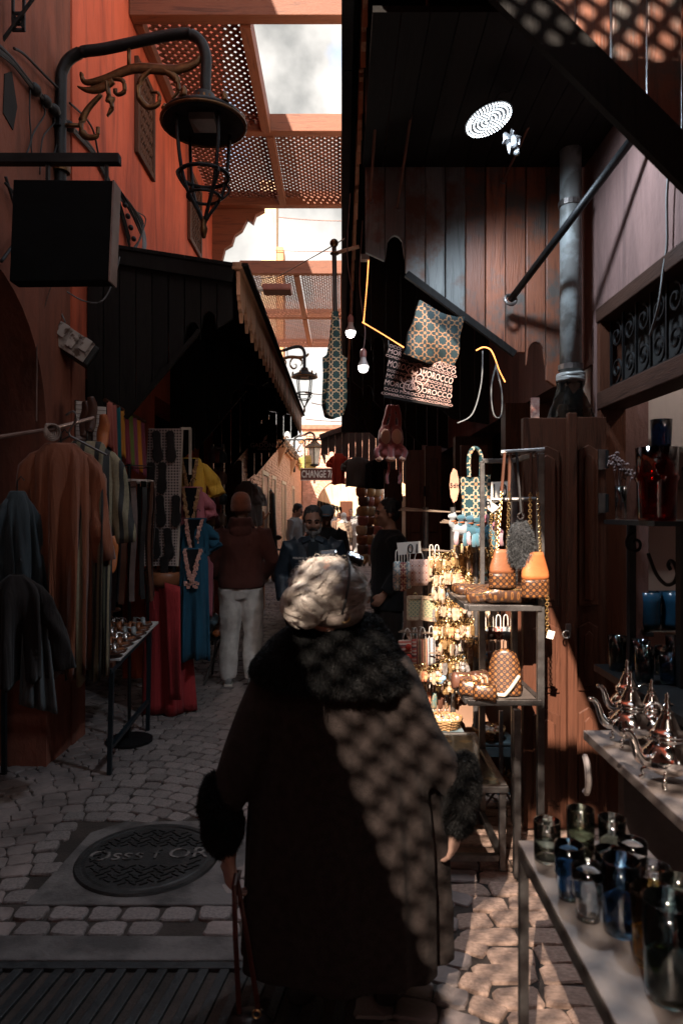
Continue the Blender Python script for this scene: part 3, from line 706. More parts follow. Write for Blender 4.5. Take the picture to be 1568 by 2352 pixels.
fascia(rl, .10, 3.85, 28, 4.27, WFAS)
MB().bx(.0, .06, 3.79, 12, 4.05, 4.29).obj('gutter', IRON, rl)
MB().bx(.0, 1.35, 11.98, 12.04, 3.0, 4.29).obj('end_board', WDK, rl)
for d in (4.6, 5.4, 6.9, 7.7, 9.4, 10.2):
    MB().bx(.10, 1.34, d, d + .06, 4.18, 4.298).obj('rafter', WCEIL, rl)
SHEET = mat('pale_bounce_sheet', (0.62, 0.50, 0.42), (0.48, 0.38, 0.31), rough=.8)  # unseen pale covers added on the awnings to bounce sun onto the left wall
MB().bx(.0, 1.59, 2.22, 3.837, 4.334, 4.35).obj('bounce_sheet', SHEET, ra)
MB().bx(.0, 1.59, 3.842, 12, 4.334, 4.352).obj('bounce_sheet', SHEET, rl)
# far grey awning over the red shirts
ga = thing('grey_awning', 'weathered grey plank awning end over the hanging shirts', 'awning', (.3, 13, 3))
DG = 13.0
gtop = lerp_fn([(U(736, DG), ZH(1006, DG)), (U(790, DG), ZH(985, DG)), (1.3, 3.4)])
gbot = lerp_fn([(U(736, DG), ZH(1040, DG)), (U(765, DG), ZH(1050, DG)), (U(800, DG), ZH(1060, DG)), (U(855, DG), ZH(1080, DG)), (1.3, 2.1)])
nx = 13; xs = [U(738, DG) + (1.3 - U(738, DG)) * i / nx for i in range(nx + 1)]
end_panel(ga, DG, xs, gtop, gbot, WGREY, lobes=(1, 2, 4))
MB().bar((U(734, DG), DG - .03, ZH(1004, DG)), (U(792, DG), DG - .03, ZH(983, DG)), .07, .09, hint=Vector((0, 1, 0))).obj('edge_moulding', WGREY, ga)
fascia(ga, U(737, DG), DG, 9, ZH(1006, DG) + .02, WGREY)
MB().add([(U(735, DG), DG, ZH(1004, DG) + .03), (1.35, DG, 3.44), (1.35, 15.6, 3.44), (U(735, DG), 15.6, ZH(1004, DG) + .03)], [(0, 1, 2, 3)]).obj('roof', WGREY, ga, solid=.03)
# stall backs on the right beyond the long awning
rs = thing('far_stalls', 'dark shop fronts hung with bags on the sunny side of the alley', 'building', (1.6, 18, 0))
MB().bx(1.35, 1.7, 13.0, 29, 0, 1.95).obj('wall', CREAM, rs)
MB().bx(1.7, 5, 12.9, 29, 0, 1.9).obj('house_block', CREAM, rs)
for y in (13.6, 16.2, 18.8, 21.4): MB().bx(1.3, 1.349, y, y + 1.5, 0, 1.9).obj('door', WDOOR, rs)

# ================================================================ pergola over the alley
pg = thing('pergola', 'dark red timber pergola with diamond lattice panels spanning the alley', 'pergola', (-.5, 10, 5.9))
ZP = 5.9; PX0, PX1 = -1.835, 1.6
for d, zh in ((5.9, .22), (7.7, .20), (9.55, .20), (12.3, .24), (15.1, .2), (17.7, .2), (-3.34, .2), (-6.6, .2)):
    MB().bx(PX0, PX1, d, d + .12, ZP, ZP + zh).obj('beam', WBEAM, pg, bevel=.008)
slat = MB().box((0, 0, 0), (1, .034, .008)).mesh('lattice_slat'); slat.materials.append(WSLAT)
def lattice(x0, x1, y0, y1, z, diag=.09, sw=1.0, long_beam=True):
    cx, cy = (x0 + x1) / 2, (y0 + y1) / 2; w, h = x1 - x0, y1 - y0
    for layer, sgn in ((0, 1), (1, -1)):
        c = -(w + h) / 2 + diag / 2
        while c < (w + h) / 2:
            # line y = sgn*x + c clipped to the panel
            lo, hi = -w / 2, w / 2
            a, b = (-h / 2 - c), (h / 2 - c)
            if sgn < 0: a, b = -b, -a
            lo, hi = max(lo, a), min(hi, b)
            if hi - lo > .04:
                xm = (lo + hi) / 2; o = bpy.data.objects.new('lattice_slat', slat)
                o.location = (cx + xm, cy + sgn * xm + c, z + layer * .009); o.rotation_euler = (0, 0, sgn * R(45)); o.scale = ((hi - lo) * 1.414, sw, 1); link(o, pg)
            c += diag
def ybeam(x, y0, y1, w=.09, z0=-.01, z1=.10): MB().bx(x - w / 2, x + w / 2, y0, y1, ZP + z0, ZP + z1).obj('long_beam', WBEAMY, pg, bevel=.006)
for (a, b) in ((7.825, 9.545), (12.425, 15.095), (15.225, 17.695)):
    ybeam(-.82, a, b); ybeam(.02, a, b, .06)
    lattice(-1.83, -.87, a, b, ZP + .11, sw=1 if a < 8 else .72); lattice(-.77, 1.2 if a < 8 else .0, a, b, ZP + .11, sw=1 if a < 8 else .72)
ybeam(-.85, 6.025, 7.695, .10, -.03, .16); ybeam(-1.79, 6.025, 7.695, .08)
lattice(-1.75, -.90, 6.025, 7.695, ZP + .11)
lattice(-2.6, 1.3, -6.45, -3.36, ZP + .22, diag=.115, sw=1.02)
lattice(-.75, 1.3, -2.6, .3, ZP + .22, diag=.112, sw=1.05)
MB().bx(-1.8, 1.6, .3, .42, ZP, ZP + .2).obj('beam', WBEAM, pg)
# ================================================================ street lamps
def lantern(root, c, s=1.0, m=IRON, gm=GOLD):
    c = Vector(c)
    hd = MB().lathe([(.26 * s, 0), (.275 * s, .012 * s), (.262 * s, .035 * s), (.16 * s, .085 * s), (.09 * s, .12 * s), (.07 * s, .19 * s), (.03 * s, .21 * s), (.0, .212 * s)], c, 28).lathe([(.26 * s, 0), (.25 * s, -.006 * s), (.15 * s, .03 * s), (0, .04 * s)], c, 28).obj('lamp_hood', m, root, smooth=True)
    rm = MB().tor(c, .268 * s, .012 * s, 28, 6)
    for k in range(6):
        a = R(60 * k + 12); p = c + Vector((.245 * s * math.cos(a), .245 * s * math.sin(a), .03 * s))
        rm.lathe([(.0, 0), (.03 * s, .005 * s), (.018 * s, .03 * s), (.024 * s, .045 * s), (.006 * s, .075 * s), (0, .08 * s)], p, 7)
    rm.lathe([(.075 * s, .12 * s), (.085 * s, .14 * s), (.078 * s, .165 * s)], c, 14)
    rm.obj('hood_trim', gm, hd, smooth=True)
    MB().box(c + Vector((0, 0, .015 * s)), (.16 * s, .16 * s, .05 * s)).obj('lamp_tray', mat('lamp_tray_metal', (0.30, 0.27, 0.26), rough=.5), hd)
    cg = MB()
    for k in range(4):
        a = R(90 * k + 40); u = Vector((math.cos(a), math.sin(a), 0))
        cg.tube(smooth_path([c + u * .19 * s, c + u * .18 * s + Vector((0, 0, -.18 * s)), c + u * .155 * s + Vector((0, 0, -.34 * s)), c + u * .12 * s + Vector((0, 0, -.45 * s)), c + u * .05 * s + Vector((0, 0, -.56 * s)), c + u * .015 * s + Vector((0, 0, -.62 * s))], 4), .012 * s, 6)
        cg.tube(smooth_path([c + u * .155 * s + Vector((0, 0, -.33 * s)), c + u * .19 * s + Vector((0, 0, -.37 * s)), c + u * .15 * s + Vector((0, 0, -.43 * s)), c + u * .1 * s + Vector((0, 0, -.47 * s))], 4), .008 * s, 5)
    cg.tor(c + Vector((0, 0, -.335 * s)), .158 * s, .014 * s, 20, 6); cg.tor(c + Vector((0, 0, -.47 * s)), .105 * s, .011 * s, 16, 6)
    cg.obj('lantern_frame', m, root, smooth=True)
    MB().lathe([(0, -.74 * s), (.012 * s, -.735 * s), (.022 * s, -.70 * s), (.026 * s, -.675 * s), (.016 * s, -.65 * s), (.022 * s, -.63 * s), (.014 * s, -.60 * s)], c, 10).obj('finial', gm, root, smooth=True)
def lamp_bracket(root, xw, y, z0, zt, xl, zl, r=.036):
    b = .22
    pth = [Vector((xw, y, z0)), Vector((xw, y, zt - b - .1)), Vector((xw + .02, y, zt - .12)), Vector((xw + .12, y, zt - .03)), Vector((xw + .3, y, zt)), Vector((xl - .2, y, zt + .09)), Vector((xl - .06, y, zt + .07)), Vector((xl, y, zt - .04)), Vector((xl, y, zt - .2)), Vector((xl, y, zl))]
    MB().tube(smooth_path(pth, 6), r, 10).obj('pole', IRON, root, smooth=True)
    for zz in (z0 + .12, zt - .5): MB().box((xw - .03, y, zz), (.09, .10, .05)).obj('wall_clamp', IRON, root, bevel=.006)
    # gilded leaf scroll
    g = MB(); ax, az = Vector((1, 0, 0)), Vector((0, 0, 1)); o = Vector((xw, y, zt))
    def leaf(pts, r0, r1): 
        q = smooth_path([o + ax * a + az * b_ for a, b_ in pts], 6); n = len(q)
        g.loft(q, [((r0 + (r1 - r0) * i / n) * (.35 + .65 * math.sin(math.pi * min(1, (i + 1.5) / n))), .014) for i in range(n)], 8, hint=Vector((0, 0, 1)))
    leaf([(.13, -.16), (.16, -.22), (.28, -.20), (.48, -.13), (.72, -.14), (.86, -.10), (.90, -.05)], .022, .05)
    leaf([(.60, -.13), (.52, -.20), (.50, -.30), (.56, -.38), (.63, -.36), (.63, -.29), (.58, -.29)], .028, .012)
    leaf([(.66, -.14), (.74, -.19), (.76, -.27), (.72, -.33)], .035, .01)
    leaf([(.34, -.20), (.40, -.21), (.41, -.28), (.36, -.30), (.35, -.26)], .02, .01)
    leaf([(.34, -.21), (.25, -.26), (.17, -.27), (.11, -.25)], .045, .01)
    leaf([(.30, -.22), (.31, -.30), (.33, -.38), (.30, -.44)], .05, .012)
    leaf([(.26, -.30), (.17, -.40), (.13, -.50), (.16, -.57), (.23, -.57), (.24, -.51)], .03, .022)
    g.bar(o + ax * .44 + az * -.14, o + ax * .44 + az * .02, .02); g.bar(o + ax * .0 + az * -.5, o + ax * .14 + az * -.5, .02)
    g.obj('leaf_scroll', GOLD, root, smooth=True)
DL = 4.42
lp = thing('street_lamp', 'large black and gilt street lamp on a scrolled wall bracket nearest the camera', 'street lamp', (-1.8, DL, 3.6), 'street lamps on the alley walls')
lamp_bracket(lp, U(140, DL), DL, ZH(560, DL), ZH(110, DL), U(472, DL), ZH(215, DL))
lantern(lp, (U(468, DL), DL, ZH(285, DL)))
MB().lathe([(.05, 0), (.058, .0), (.058, .07), (.05, .07)], (U(140, DL), DL, ZH(395, DL)), 14, closed=True).obj('clamp_ring', GOLD, lp)
D2 = 14.9
lp2 = thing('street_lamp', 'gilt hooded street lamp hanging beyond the end of the notched awning', 'street lamp', (-1.65, D2, 4), 'street lamps on the alley walls')
lamp_bracket(lp2, -1.62, D2, 4.1, ZH(806, D2), U(699, D2), ZH(850, D2)); lantern(lp2, (U(699, D2), D2, ZH(866, D2)), 1.05, IRON, GOLD)
D3 = 24.0
lp3 = thing('street_lamp', 'slim black street lamp above the money change sign', 'street lamp', (-1.62, D3, 3), 'street lamps on the alley walls')
lamp_bracket(lp3, -1.66, D3, 3.0, ZH(1000, D3), U(722, D3), ZH(1018, D3), .04)
cL = Vector((U(722, D3), D3, ZH(1026, D3)))
MB().lathe([(.36, -.04), (.34, .02), (.16, .12), (.08, .22), (0, .26)], cL, 4).obj('lamp_hood', GOLD, lp3)
f3 = MB()
for k in range(4):
    a = R(90 * k); f3.bar(cL + Vector((.26 * math.cos(a), .26 * math.sin(a), -.04)), cL + Vector((.16 * math.cos(a), .16 * math.sin(a), -.62)), .03)
f3.lathe([(.17, -.62), (.17, -.66), (.03, -.72), (.03, -1.3)], cL, 8)
f3.obj('lantern_frame', IRON, lp3)
MB().lathe([(.22, -.05), (.14, -.61)], cL, 4).obj('lamp_glass', mat('frosted_pane', (0.62, 0.58, 0.5), rough=.3), lp3)
pr = thing('name_plaque', 'pair of yellow enamel plaques on a bracket under the slim lamp', 'sign', (U(705, D3), D3, 3))
for y_ in (1057, 1073): MB().prism([(-.3, -.12), (.3, -.12), (.3, .08), (.18, .11), (.1, .17), (-.1, .17), (-.18, .11), (-.3, .08)], lambda u, v, w: (U(706, D3) + u, D3 - .05 + w, ZH(y_, D3) + v), .03).obj('plaque', mat('yellow_enamel', (0.62, 0.44, 0.12), rough=.4), pr, bevel=.01)

# ================================================================ black hanging sign and cables on the worn wall
DS = 3.5
sg = thing('hanging_sign', 'plain black square signboard hanging from a horizontal iron bar', 'sign', (-1.5, DS, 2.7))
MB().bar((-1.85, DS, ZH(366, DS)), (U(276, DS), DS, ZH(366, DS)), .05, .05).obj('hanger_bar', IRON, sg, bevel=.004)
for x_ in (190, 325): MB().bar((U(x_ - 80, DS), DS, ZH(378, DS) + .005), (U(x_ - 80, DS), DS, ZH(420, DS)), .014, .025).obj('hanger_strap', IRON, sg)
MB().prism([(U(37, DS), ZH(418, DS)), (U(262, DS), ZH(420, DS)), (U(252, DS), ZH(648, DS)), (U(28, DS), ZH(650, DS))], YW(DS - .03), .10).obj('board', mat('sign_black', (0.005, 0.0055, 0.006), spec=.08, rough=.7, bump=.05), sg, bevel=.004)
MB().prism([(U(262, DS) + .003, ZH(420, DS)), (U(262, DS) + .012, ZH(420, DS)), (U(252, DS) + .012, ZH(650, DS)), (U(252, DS) + .003, ZH(650, DS))], YW(DS - .033), .106).obj('edge_strip', mat('strip_metal', (0.30, 0.2, 0.17), rough=.5), sg)
def wire(name, label, pts, r=.006, m=CABLE, cat='cable', group=None, k=6):
    o = MB().tube(smooth_path(pts, k), r, 6).obj(name, m, None, smooth=True); tag(o, label, cat, group); return o
def on_wall(x, y, off=.03):           # a point of the terracotta wall seen at (x, y)
    d = -1.85 / ((x - 784) / 1568); return Vector((-1.85 + off, d, ZH(y, d)))
cb = MB(); crg = random.Random(9)
for i in range(9):
    o_ = crg.uniform(-8, 8)
    cb.tube(smooth_path([on_wall(-40, 95 + o_ * 2), on_wall(15, 140 + o_), on_wall(60, 195 + o_ * .8), on_wall(108, 245 + o_ * .6), on_wall(160, 300 + o_ * .8), on_wall(205, 350 + o_), on_wall(245, 425 + o_), on_wall(268, 480 + o_ * 1.5), on_wall(290, 560 + o_ * 2)], 5), crg.uniform(.005, .011), 6)
for x_, y_ in ((70, 205), (95, 232), (115, 252), (150, 290)): cb.sph(on_wall(x_, y_), (.035, .05, .035), 8, 6)
tag(cb.obj('cable_bundle', CABLE, None, smooth=True), 'thick bundle of black cables running down the worn wall', 'cable')
for i, pts in enumerate(([(62, 190), (60, 260), (63, 320), (52, 356)], [(90, 240), (95, 262), (66, 312), (66, 360)], [(112, 255), (118, 280), (90, 318), (84, 400)], [(128, 270), (130, 300), (118, 350), (98, 410)])):
    wire('loose_wire', ['thin black wire hanging straight down from the cable bundle', 'thin black wire curling back under the cable bundle', 'thin black wire slanting behind the sign bar', 'thin black wire dropping just beside the lamp pole'][i], [on_wall(*p, .02) for p in pts], .005, group='loose wires on the worn wall')
wire('loose_wire', 'single black wire stretched from the wall corner to the lamp pole', [on_wall(20, 110), on_wall(45, 125), on_wall(90, 170), on_wall(125, 205), on_wall(133, 222)], .008, group='loose wires on the worn wall')
wire('loose_wire', 'black wire arching over the wall behind the lamp leaf scroll', [on_wall(150, 236), on_wall(185, 268), on_wall(205, 300), on_wall(215, 345), on_wall(222, 375)], .008, group='loose wires on the worn wall')
hb = MB(); tang = [(.0, 0), (0, 0)]
for i in range(8):
    o_ = crg.uniform(-6, 6)
    hb.tube(smooth_path([on_wall(255 + o_, 450, .06), on_wall(285 + o_, 490, .10), on_wall(300 + o_, 540 + o_, .12), on_wall(290 + o_, 585, .14), on_wall(262 + o_, 615 + o_, .10), on_wall(240, 640, .06)], 5), crg.uniform(.005, .009), 6)
tag(hb.obj('cable_loop', CABLEG, None, smooth=True), 'loop of loose grey cables hanging beside the black sign', 'cable')
tg = MB()
for i in range(12):
    o_ = crg.uniform(-14, 14); p0 = on_wall(250 + o_ * .5, 430 + o_, .05)
    tg.tube(smooth_path([p0, on_wall(272 + o_, 470 + o_, .08 + .01 * (i % 4)), on_wall(296 + o_ * .7, 515 - o_, .12), on_wall(284 - o_ * .5, 560 + o_, .12), on_wall(268 + o_, 600, .10), on_wall(300 + o_ * 2, 640 + o_, .05)], 5), crg.uniform(.004, .008), 6)
for i in range(5): tg.sph(on_wall(262 + 7 * i, 470 + 26 * i, .09), (.022, .03, .022), 8, 6)
tag(tg.obj('cable_tangle', CABLE, None, smooth=True), 'tangled knot of black cables between sign and awning', 'cable')
for i, pts in enumerate(([(0, 405), (30, 500), (48, 560), (40, 640)], [(0, 420), (40, 470), (60, 520)], [(-10, 600), (20, 560), (42, 530)])):
    wire('loose_wire', ['thick black cable curving down behind the black sign', 'black cable slanting into the black sign', 'thin black cable rising from the arch to the sign'][i], [on_wall(*p, .03) for p in pts], .009, group='loose wires on the worn wall')
bk = thing('wall_bracket_grille', 'black iron lattice bracket high on the worn wall', 'bracket', (-1.5, 3.75, 4.2))
gb = MB()
for x_ in (30, 55): gb.bar(P(x_, -20, 3.76), P(x_, 70, 3.76), .014)
for y_ in (-10, 30, 68): gb.bar(P(28, y_, 3.76), P(57, y_, 3.76), .014)
gb.bar(P(30, 30, 3.76), P(55, 66, 3.76), .01); gb.bar(P(55, 30, 3.76), P(30, 66, 3.76), .01); gb.tor(P(42, 48, 3.76), .02, .006, 12, 5, Euler((R(90), 0, 0)).to_matrix()); gb.bar(P(0, 100, 3.74), P(80, -10, 3.74), .014)
gb.obj('grille', IRON, bk)
tag(MB().prism([(-.05, -.08), (.02, -.10), (.05, .0), (.01, .10), (-.04, .06)], lambda u, v, w: on_wall(22, 225, .0) + Vector((w, u * 1.6, v * 1.6)), .006).obj('plaster_hole', DARKIN), 'dark ragged hole in the worn plaster beside the cables', 'hole')
# dented junction box dangling on the pier
jb = thing('junction_box', 'dented rusty metal junction box hanging askew on the wall pier', 'junction box', P(165, 790, 4.55))
m_ = Euler((0, R(32), R(20))).to_matrix(); cj = P(165, 785, 4.5)
RUST = mat('rusty_white_metal', (0.42, 0.36, 0.33), (0.10, 0.055, 0.04), rough=.6, sc=14, lo=.42, hi=.5, bump=.4)
MB().box(cj + Vector((.0, .07, -.02)), (.26, .12, .15), m_).obj('housing', mat('black_housing', (0.02, 0.02, 0.02), rough=.6), jb, bevel=.01)
MB().box(cj, (.25, .016, .15), m_).obj('front_plate', RUST, jb, bevel=.003)
for i in (-1, 0, 1): MB().box(cj + m_ @ Vector((i * .08, -.018, .03 * (i % 2))), (.05, .02, .09), m_).obj('plate_rib', RUST, jb, bevel=.003)
MB().bar(cj + Vector((-.05, .10, .02)), Vector((-1.86, 4.6, cj.z + .05)), .02).obj('arm', IRON, jb)
wire('loose_wire', 'thin wire looping from the junction box up to the awning corner', [P(150, 740, 4.5), P(120, 655, 4.6), P(190, 690, 4.6), P(235, 690, 4.6), P(262, 640, 4.7), P(275, 590, 4.8)], .005, CABLEG, group='loose wires on the worn wall')
wire('loose_wire', 'brown string hanging down the pier to the clothes rail', [P(118, 655, 4.3), P(88, 760, 4.2), P(85, 860, 4.0), P(84, 968, 3.5)], .004, mat('brown_string', (0.14, 0.07, 0.05), rough=.8), group='loose wires on the worn wall')

# ================================================================ clothes and other cloth
def garment(name, label, cat, top, L_, w0, w1, m, yaw=0.0, th=.07, folds=7, amp=.16, sleeve=0.0, sw=.07, neck=.07, trim=None, group=None, seed=0, shoulder_drop=.07, swing=0.0, hanger=True, v_depth=.28, split=0.0, sang=14, cowl=None):
    """a robe or shirt on a hanger: a closed, folded tube with sleeves; top = the collar point"""
    rg = random.Random(seed + 17); top = Vector(top); root = thing(name, label, cat, top - Vector((0, 0, L_)), group)
    n = 44; rows = [(0.0, neck, .030), (.012, neck * 1.25, .036), (shoulder_drop * .55 / L_, w0 * .72, .045), (shoulder_drop / L_, w0 * .97, th * .75)]
    for k in range(1, 15):
        t = shoulder_drop / L_ + (1 - shoulder_drop / L_) * k / 14; rows.append((t, w0 + (w1 - w0) * t ** .8, th * (.85 + .5 * t)))
    M3 = Matrix.Rotation(yaw, 3, 'Z'); ph = [rg.uniform(0, 6.28) for _ in range(4)]; b = MB(); vs = []
    for t, w, d in rows:
        for k in range(n):
            a = 2 * math.pi * k / n; f = amp * min(1, t * 1.6)
            q = 1 + f * (.6 * math.sin(folds * a + ph[0] + t * 1.2) + .4 * math.sin((folds * 2 - 3) * a + ph[1] - t * 2))
            x = w * math.copysign(abs(math.cos(a)) ** .8, math.cos(a)) * (1 + .25 * (q - 1)); y = d * math.sin(a) * (1 + (q - 1) * 3.2)
            z = -t * L_ + (.012 * math.sin(a * 3 + ph[2]) if t > .9 else 0)
            vs.append(top + M3 @ Vector((x + swing * t * t, y, z)))
    m_ = len(rows); fs = [(i * n + k, i * n + (k + 1) % n, (i + 1) * n + (k + 1) % n, (i + 1) * n + k) for i in range(m_ - 1) for k in range(n)]
    b.add(vs, fs); body = b.obj('body', m, root, smooth=True, solid=.004)
    if sleeve:
        for s in (-1, 1):
            sa = R(sang); sd0 = -shoulder_drop
            c0 = [Vector((s * w0 * .55, 0, sd0 * .75)), Vector((s * w0 * .86, 0, sd0 * 1.15)), Vector((s * (w0 + .015), 0, sd0 * 1.9))]
            for i in range(1, 9):
                t = i / 8; c0.append(Vector((s * (w0 + .02 + sleeve * t * math.sin(sa)) + .008 * math.sin(t * 6 + seed), rg.uniform(-.01, .01), sd0 * 1.9 - sleeve * t * math.cos(sa))))
            rr = [(.022, .018), (sw * .62, .028), (sw * .8, .034)] + [(sw * (.85 + .25 * i / 8), .030 + .012 * math.sin(i * 1.3 + seed)) for i in range(1, 9)]
            MB().loft([top + M3 @ p for p in c0], rr, 20, hint=M3 @ Vector((1, 0, 0)), cap=False, fn=lambda i, th_: 1 + .16 * math.sin(4 * th_ + i * .9 + seed) * min(1, i / 4)).obj('sleeve', m, root, smooth=True, solid=.004)
    if trim is not None:
        tb_ = MB(); fy = -(th * 1.25 + .012)
        for s in (-1, 1):
            for q in range(26):
                t = q / 25; x = s * (.055 * (1 - t) + .008); z = -.015 - v_depth * t
                tb_.box(top + M3 @ Vector((x + rg.uniform(-.006, .006), fy * (.55 + .45 * min(1, t * 3)), z)), (rg.uniform(.018, .034), .012, .016), M3 @ Euler((rg.uniform(-.4, .4), 0, rg.uniform(-.5, .5))).to_matrix())
        for q in range(12): tb_.box(top + M3 @ Vector((rg.uniform(-.05, .05), fy, -.02 - v_depth - rg.uniform(0, .05))), (.026, .012, .018), M3)
        tb_.obj('embroidery', trim, root)
        MB().add([top + M3 @ Vector((-.05, fy * .72, -.01)), top + M3 @ Vector((.05, fy * .72, -.01)), top + M3 @ Vector((0, fy * .98, -v_depth))], [(0, 1, 2)]).obj('neck_opening', BLACK, root, solid=.004)
    if hanger:
        MB().tube([top + Vector((0, 0, -.02)), top + Vector((0, 0, .05)), top + Vector((.018, 0, .075)), top + Vector((.035, 0, .055))], .004, 6).obj('hanger_hook', IRON, root)
    return root
RUSTC = folds(cloth('rust_satin', (0.20, 0.06, 0.027), rough=.5, sheen=.2))
OLIVE = stripes('olive_striped_wool', [(0.20, 0.155, 0.09), (0.20, 0.155, 0.09), (0.014, 0.012, 0.011), (0.15, 0.12, 0.07), (0.014, 0.012, 0.011)], .115)
garment('satin_kaftan', 'rust coloured satin kaftan hanging from the iron rail', 'kaftan', P(140, 1018, 3.62), 1.22, .15, .14, RUSTC, R(18), folds=11, amp=.7, sleeve=.5, sw=.05, sang=5, seed=1, group=None)
garment('striped_kaftan', 'long olive and black striped wool kaftan on the clothes rail', 'kaftan', P(200, 1014, 3.72), 1.28, .14, .105, OLIVE, R(18), folds=9, amp=.55, sleeve=.42, sw=.05, seed=2, sang=5)
garment('pale_shirt', 'pale blue grey shirt hanging in the dark doorway', 'shirt', P(40, 1128, 3.45), .62, .07, .08, folds(cloth('pale_grey_cotton', (0.035, 0.043, 0.047))), R(50), neck=.03, sleeve=.5, sw=.035, sang=3, seed=3, amp=.4)
garment('dark_coat', 'dark brown coat hanging below the pale shirt at the stall edge', 'coat', P(38, 1320, 3.25), .5, .11, .13, folds(cloth('dark_brown_wool', (0.014, 0.010, 0.009))), R(25), neck=.03, amp=.5, sleeve=.35, sw=.045, seed=4)
def drape(name, label, cat, corners, m, folds=5, amp=.02, rows=14, cols=22, group=None, sagv=0.0, seed=0):
    """hanging cloth between a top edge (a, b) and a bottom edge (c, d), with soft folds growing downwards"""
    a, b, c, d = [Vector(q) for q in corners]; nrm = (b - a).cross(c - a).normalized(); G = []
    for i in range(rows + 1):
        t = i / rows; r_ = []
        for k in range(cols + 1):
            s = k / cols; p = (a.lerp(b, s)).lerp(c.lerp(d, s), t)
            p = p + nrm * amp * (.25 + .75 * t) * (math.sin(folds * 2 * math.pi * s + seed) + .5 * math.sin(folds * 3.3 * math.pi * s + seed * 2 + t)) + Vector((0, 0, -sagv * math.sin(math.pi * s)))
            r_.append(p)
        G.append(r_)
    o = MB().sheet(G).obj(name, m, None, smooth=True, solid=.006); tag(o, label, cat, group); return o
drape('grey_cloth', 'grey satin cloth trailing low at the edge of the clothes stall', 'cloth', (P(55, 1390, 3.25), P(105, 1390, 3.3), P(45, 1620, 3.2), P(132, 1640, 3.3)), folds(cloth('grey_satin', (0.075, 0.08, 0.082), rough=.45)), 3, .022)
# clothes rail
rl_ = thing('clothes_rail', 'thin iron clothes rail sticking out over the kaftans', 'rail', P(100, 990, 3.6))
MB().tube([P(-30, 1008, 3.45), P(120, 985, 3.6), P(215, 960, 3.85)], .011, 8).obj('rod', mat('rail_steel', (0.35, 0.24, 0.2), rough=.4, metal=.7), rl_)
kn = MB()
for i in range(5): kn.tor(P(112 + i * 2, 985 + i * 2, 3.58), .028 + .004 * i, .005, 14, 5, Euler((R(30 * i), R(70), R(20 * i))).to_matrix())
kn.obj('knotted_string', mat('cotton_string', (0.3, 0.22, 0.18), rough=.8), rl_)
h_ = P(160, 975, 3.62)
MB().tube(smooth_path([h_ + Vector((-.02, 0, .05)), h_ + Vector((.02, 0, .07)), h_ + Vector((.035, 0, .03)), h_ + Vector((.0, 0, -.03)), h_ + Vector((.0, 0, -.06))], 4), .006, 6).obj('hook', STEEL, rl_)
MB().tube([h_ + Vector((0, 0, -.06)), h_ + Vector((.19, .02, -.16))], .006, 6).obj('hanger_arm', STEEL, rl_); MB().tube([h_ + Vector((0, 0, -.06)), h_ + Vector((-.17, .02, -.15))], .006, 6).obj('hanger_arm', STEEL, rl_)

# sandals: sole, footbed, strap
def sandal_proto():
    r_ = thing('sandal', 'proto', 'sandal', (0, 0, 0))
    out = [(.0, .135), (.030, .128), (.044, .095), (.046, .055), (.036, .0), (.034, -.06), (.038, -.10), (.028, -.128), (0, -.135), (-.028, -.128), (-.036, -.10), (-.030, -.06), (-.028, 0), (-.036, .055), (-.038, .095), (-.026, .125)]
    MB().prism(out, lambda u, v, w: (u, v, w), .016).obj('sole', BRN, r_, bevel=.003)
    MB().prism([(u * .9, v * .95) for u, v in out], lambda u, v, w: (u, v, .017 + w), .004).obj('footbed', TAN, r_)
    st = MB()
    for y0, y1, h in ((.025, .045, .050), (.070, .095, .042)):
        G = []
        for i in range(9):
            a = math.pi * i / 8; x = -.043 * math.cos(a) + .003; z = .012 + h * math.sin(a) ** .8
            G.append([(x, y0, z), (x, (y0 + y1) / 2, z + .003), (x, y1, z - .004)])
        st.sheet(G)
    G = [[(-.012, .040 + .035 * i / 4, .062 - .004 * i), (.016, .040 + .035 * i / 4, .062 - .004 * i)] for i in range(5)]
    st.sheet(G)
    st.obj('strap', ORG, r_, smooth=True, solid=.003)
    return r_
SPR = sandal_proto()
first_sandal = [True]
def sandal(loc, rot, label, strap, bed=None, group='sandals on the shoe stall', sole=None, sc=1.0):
    ms = {'strap': strap}
    if bed: ms['footbed'] = bed
    if sole: ms['sole'] = sole
    o = clone(SPR, label=label, group=group, mats=ms); o.location = loc; o.rotation_euler = rot if not isinstance(rot, Matrix) else rot.to_euler(); o.scale = (sc,) * 3
    return o
# shoe table
st_ = thing('shoe_table', 'low dark blue metal table with a white board of sandals', 'table', (-1.6, 4.6, 0))
BLU = mat('dark_blue_paint', (0.018, 0.030, 0.038), rough=.4, metal=.3)
TX0, TX1, TY0, TY1, TZ = -2.05, -1.39, 4.12, 5.02, .655
slope = .10 / (TY1 - TY0)
def tz(y): return TZ + (y - TY0) * slope
for x, y in ((TX1 - .02, TY0 + .03), (TX1 - .02, TY1 - .05), (TX0, TY0 + .03), (TX0, TY1 - .05)): MB().bar((x, y, 0.004), (x + (.015 if x > -1.5 else 0), y, tz(y) - .03), .026).obj('leg', BLU, st_)
for a, b in (((TX1 - .01, TY0, tz(TY0) - .02), (TX1 - .01, TY1, tz(TY1) - .02)), ((TX0, TY0, tz(TY0) - .02), (TX0, TY1, tz(TY1) - .02)), ((TX0, TY0 + .01, tz(TY0) - .02), (TX1 - .01, TY0 + .01, tz(TY0) - .02)), ((TX1 - .02, TY0 + .03, .16), (TX1 - .02, TY1 - .05, .22))):
    MB().bar(a, b, .026).obj('rail', BLU, st_)
MB().bar((TX0, TY0 + .06, tz(TY0) + .01), (TX1, TY0 + .06, tz(TY0) + .01), .06, .035).obj('front_batten', WDOOR, st_)
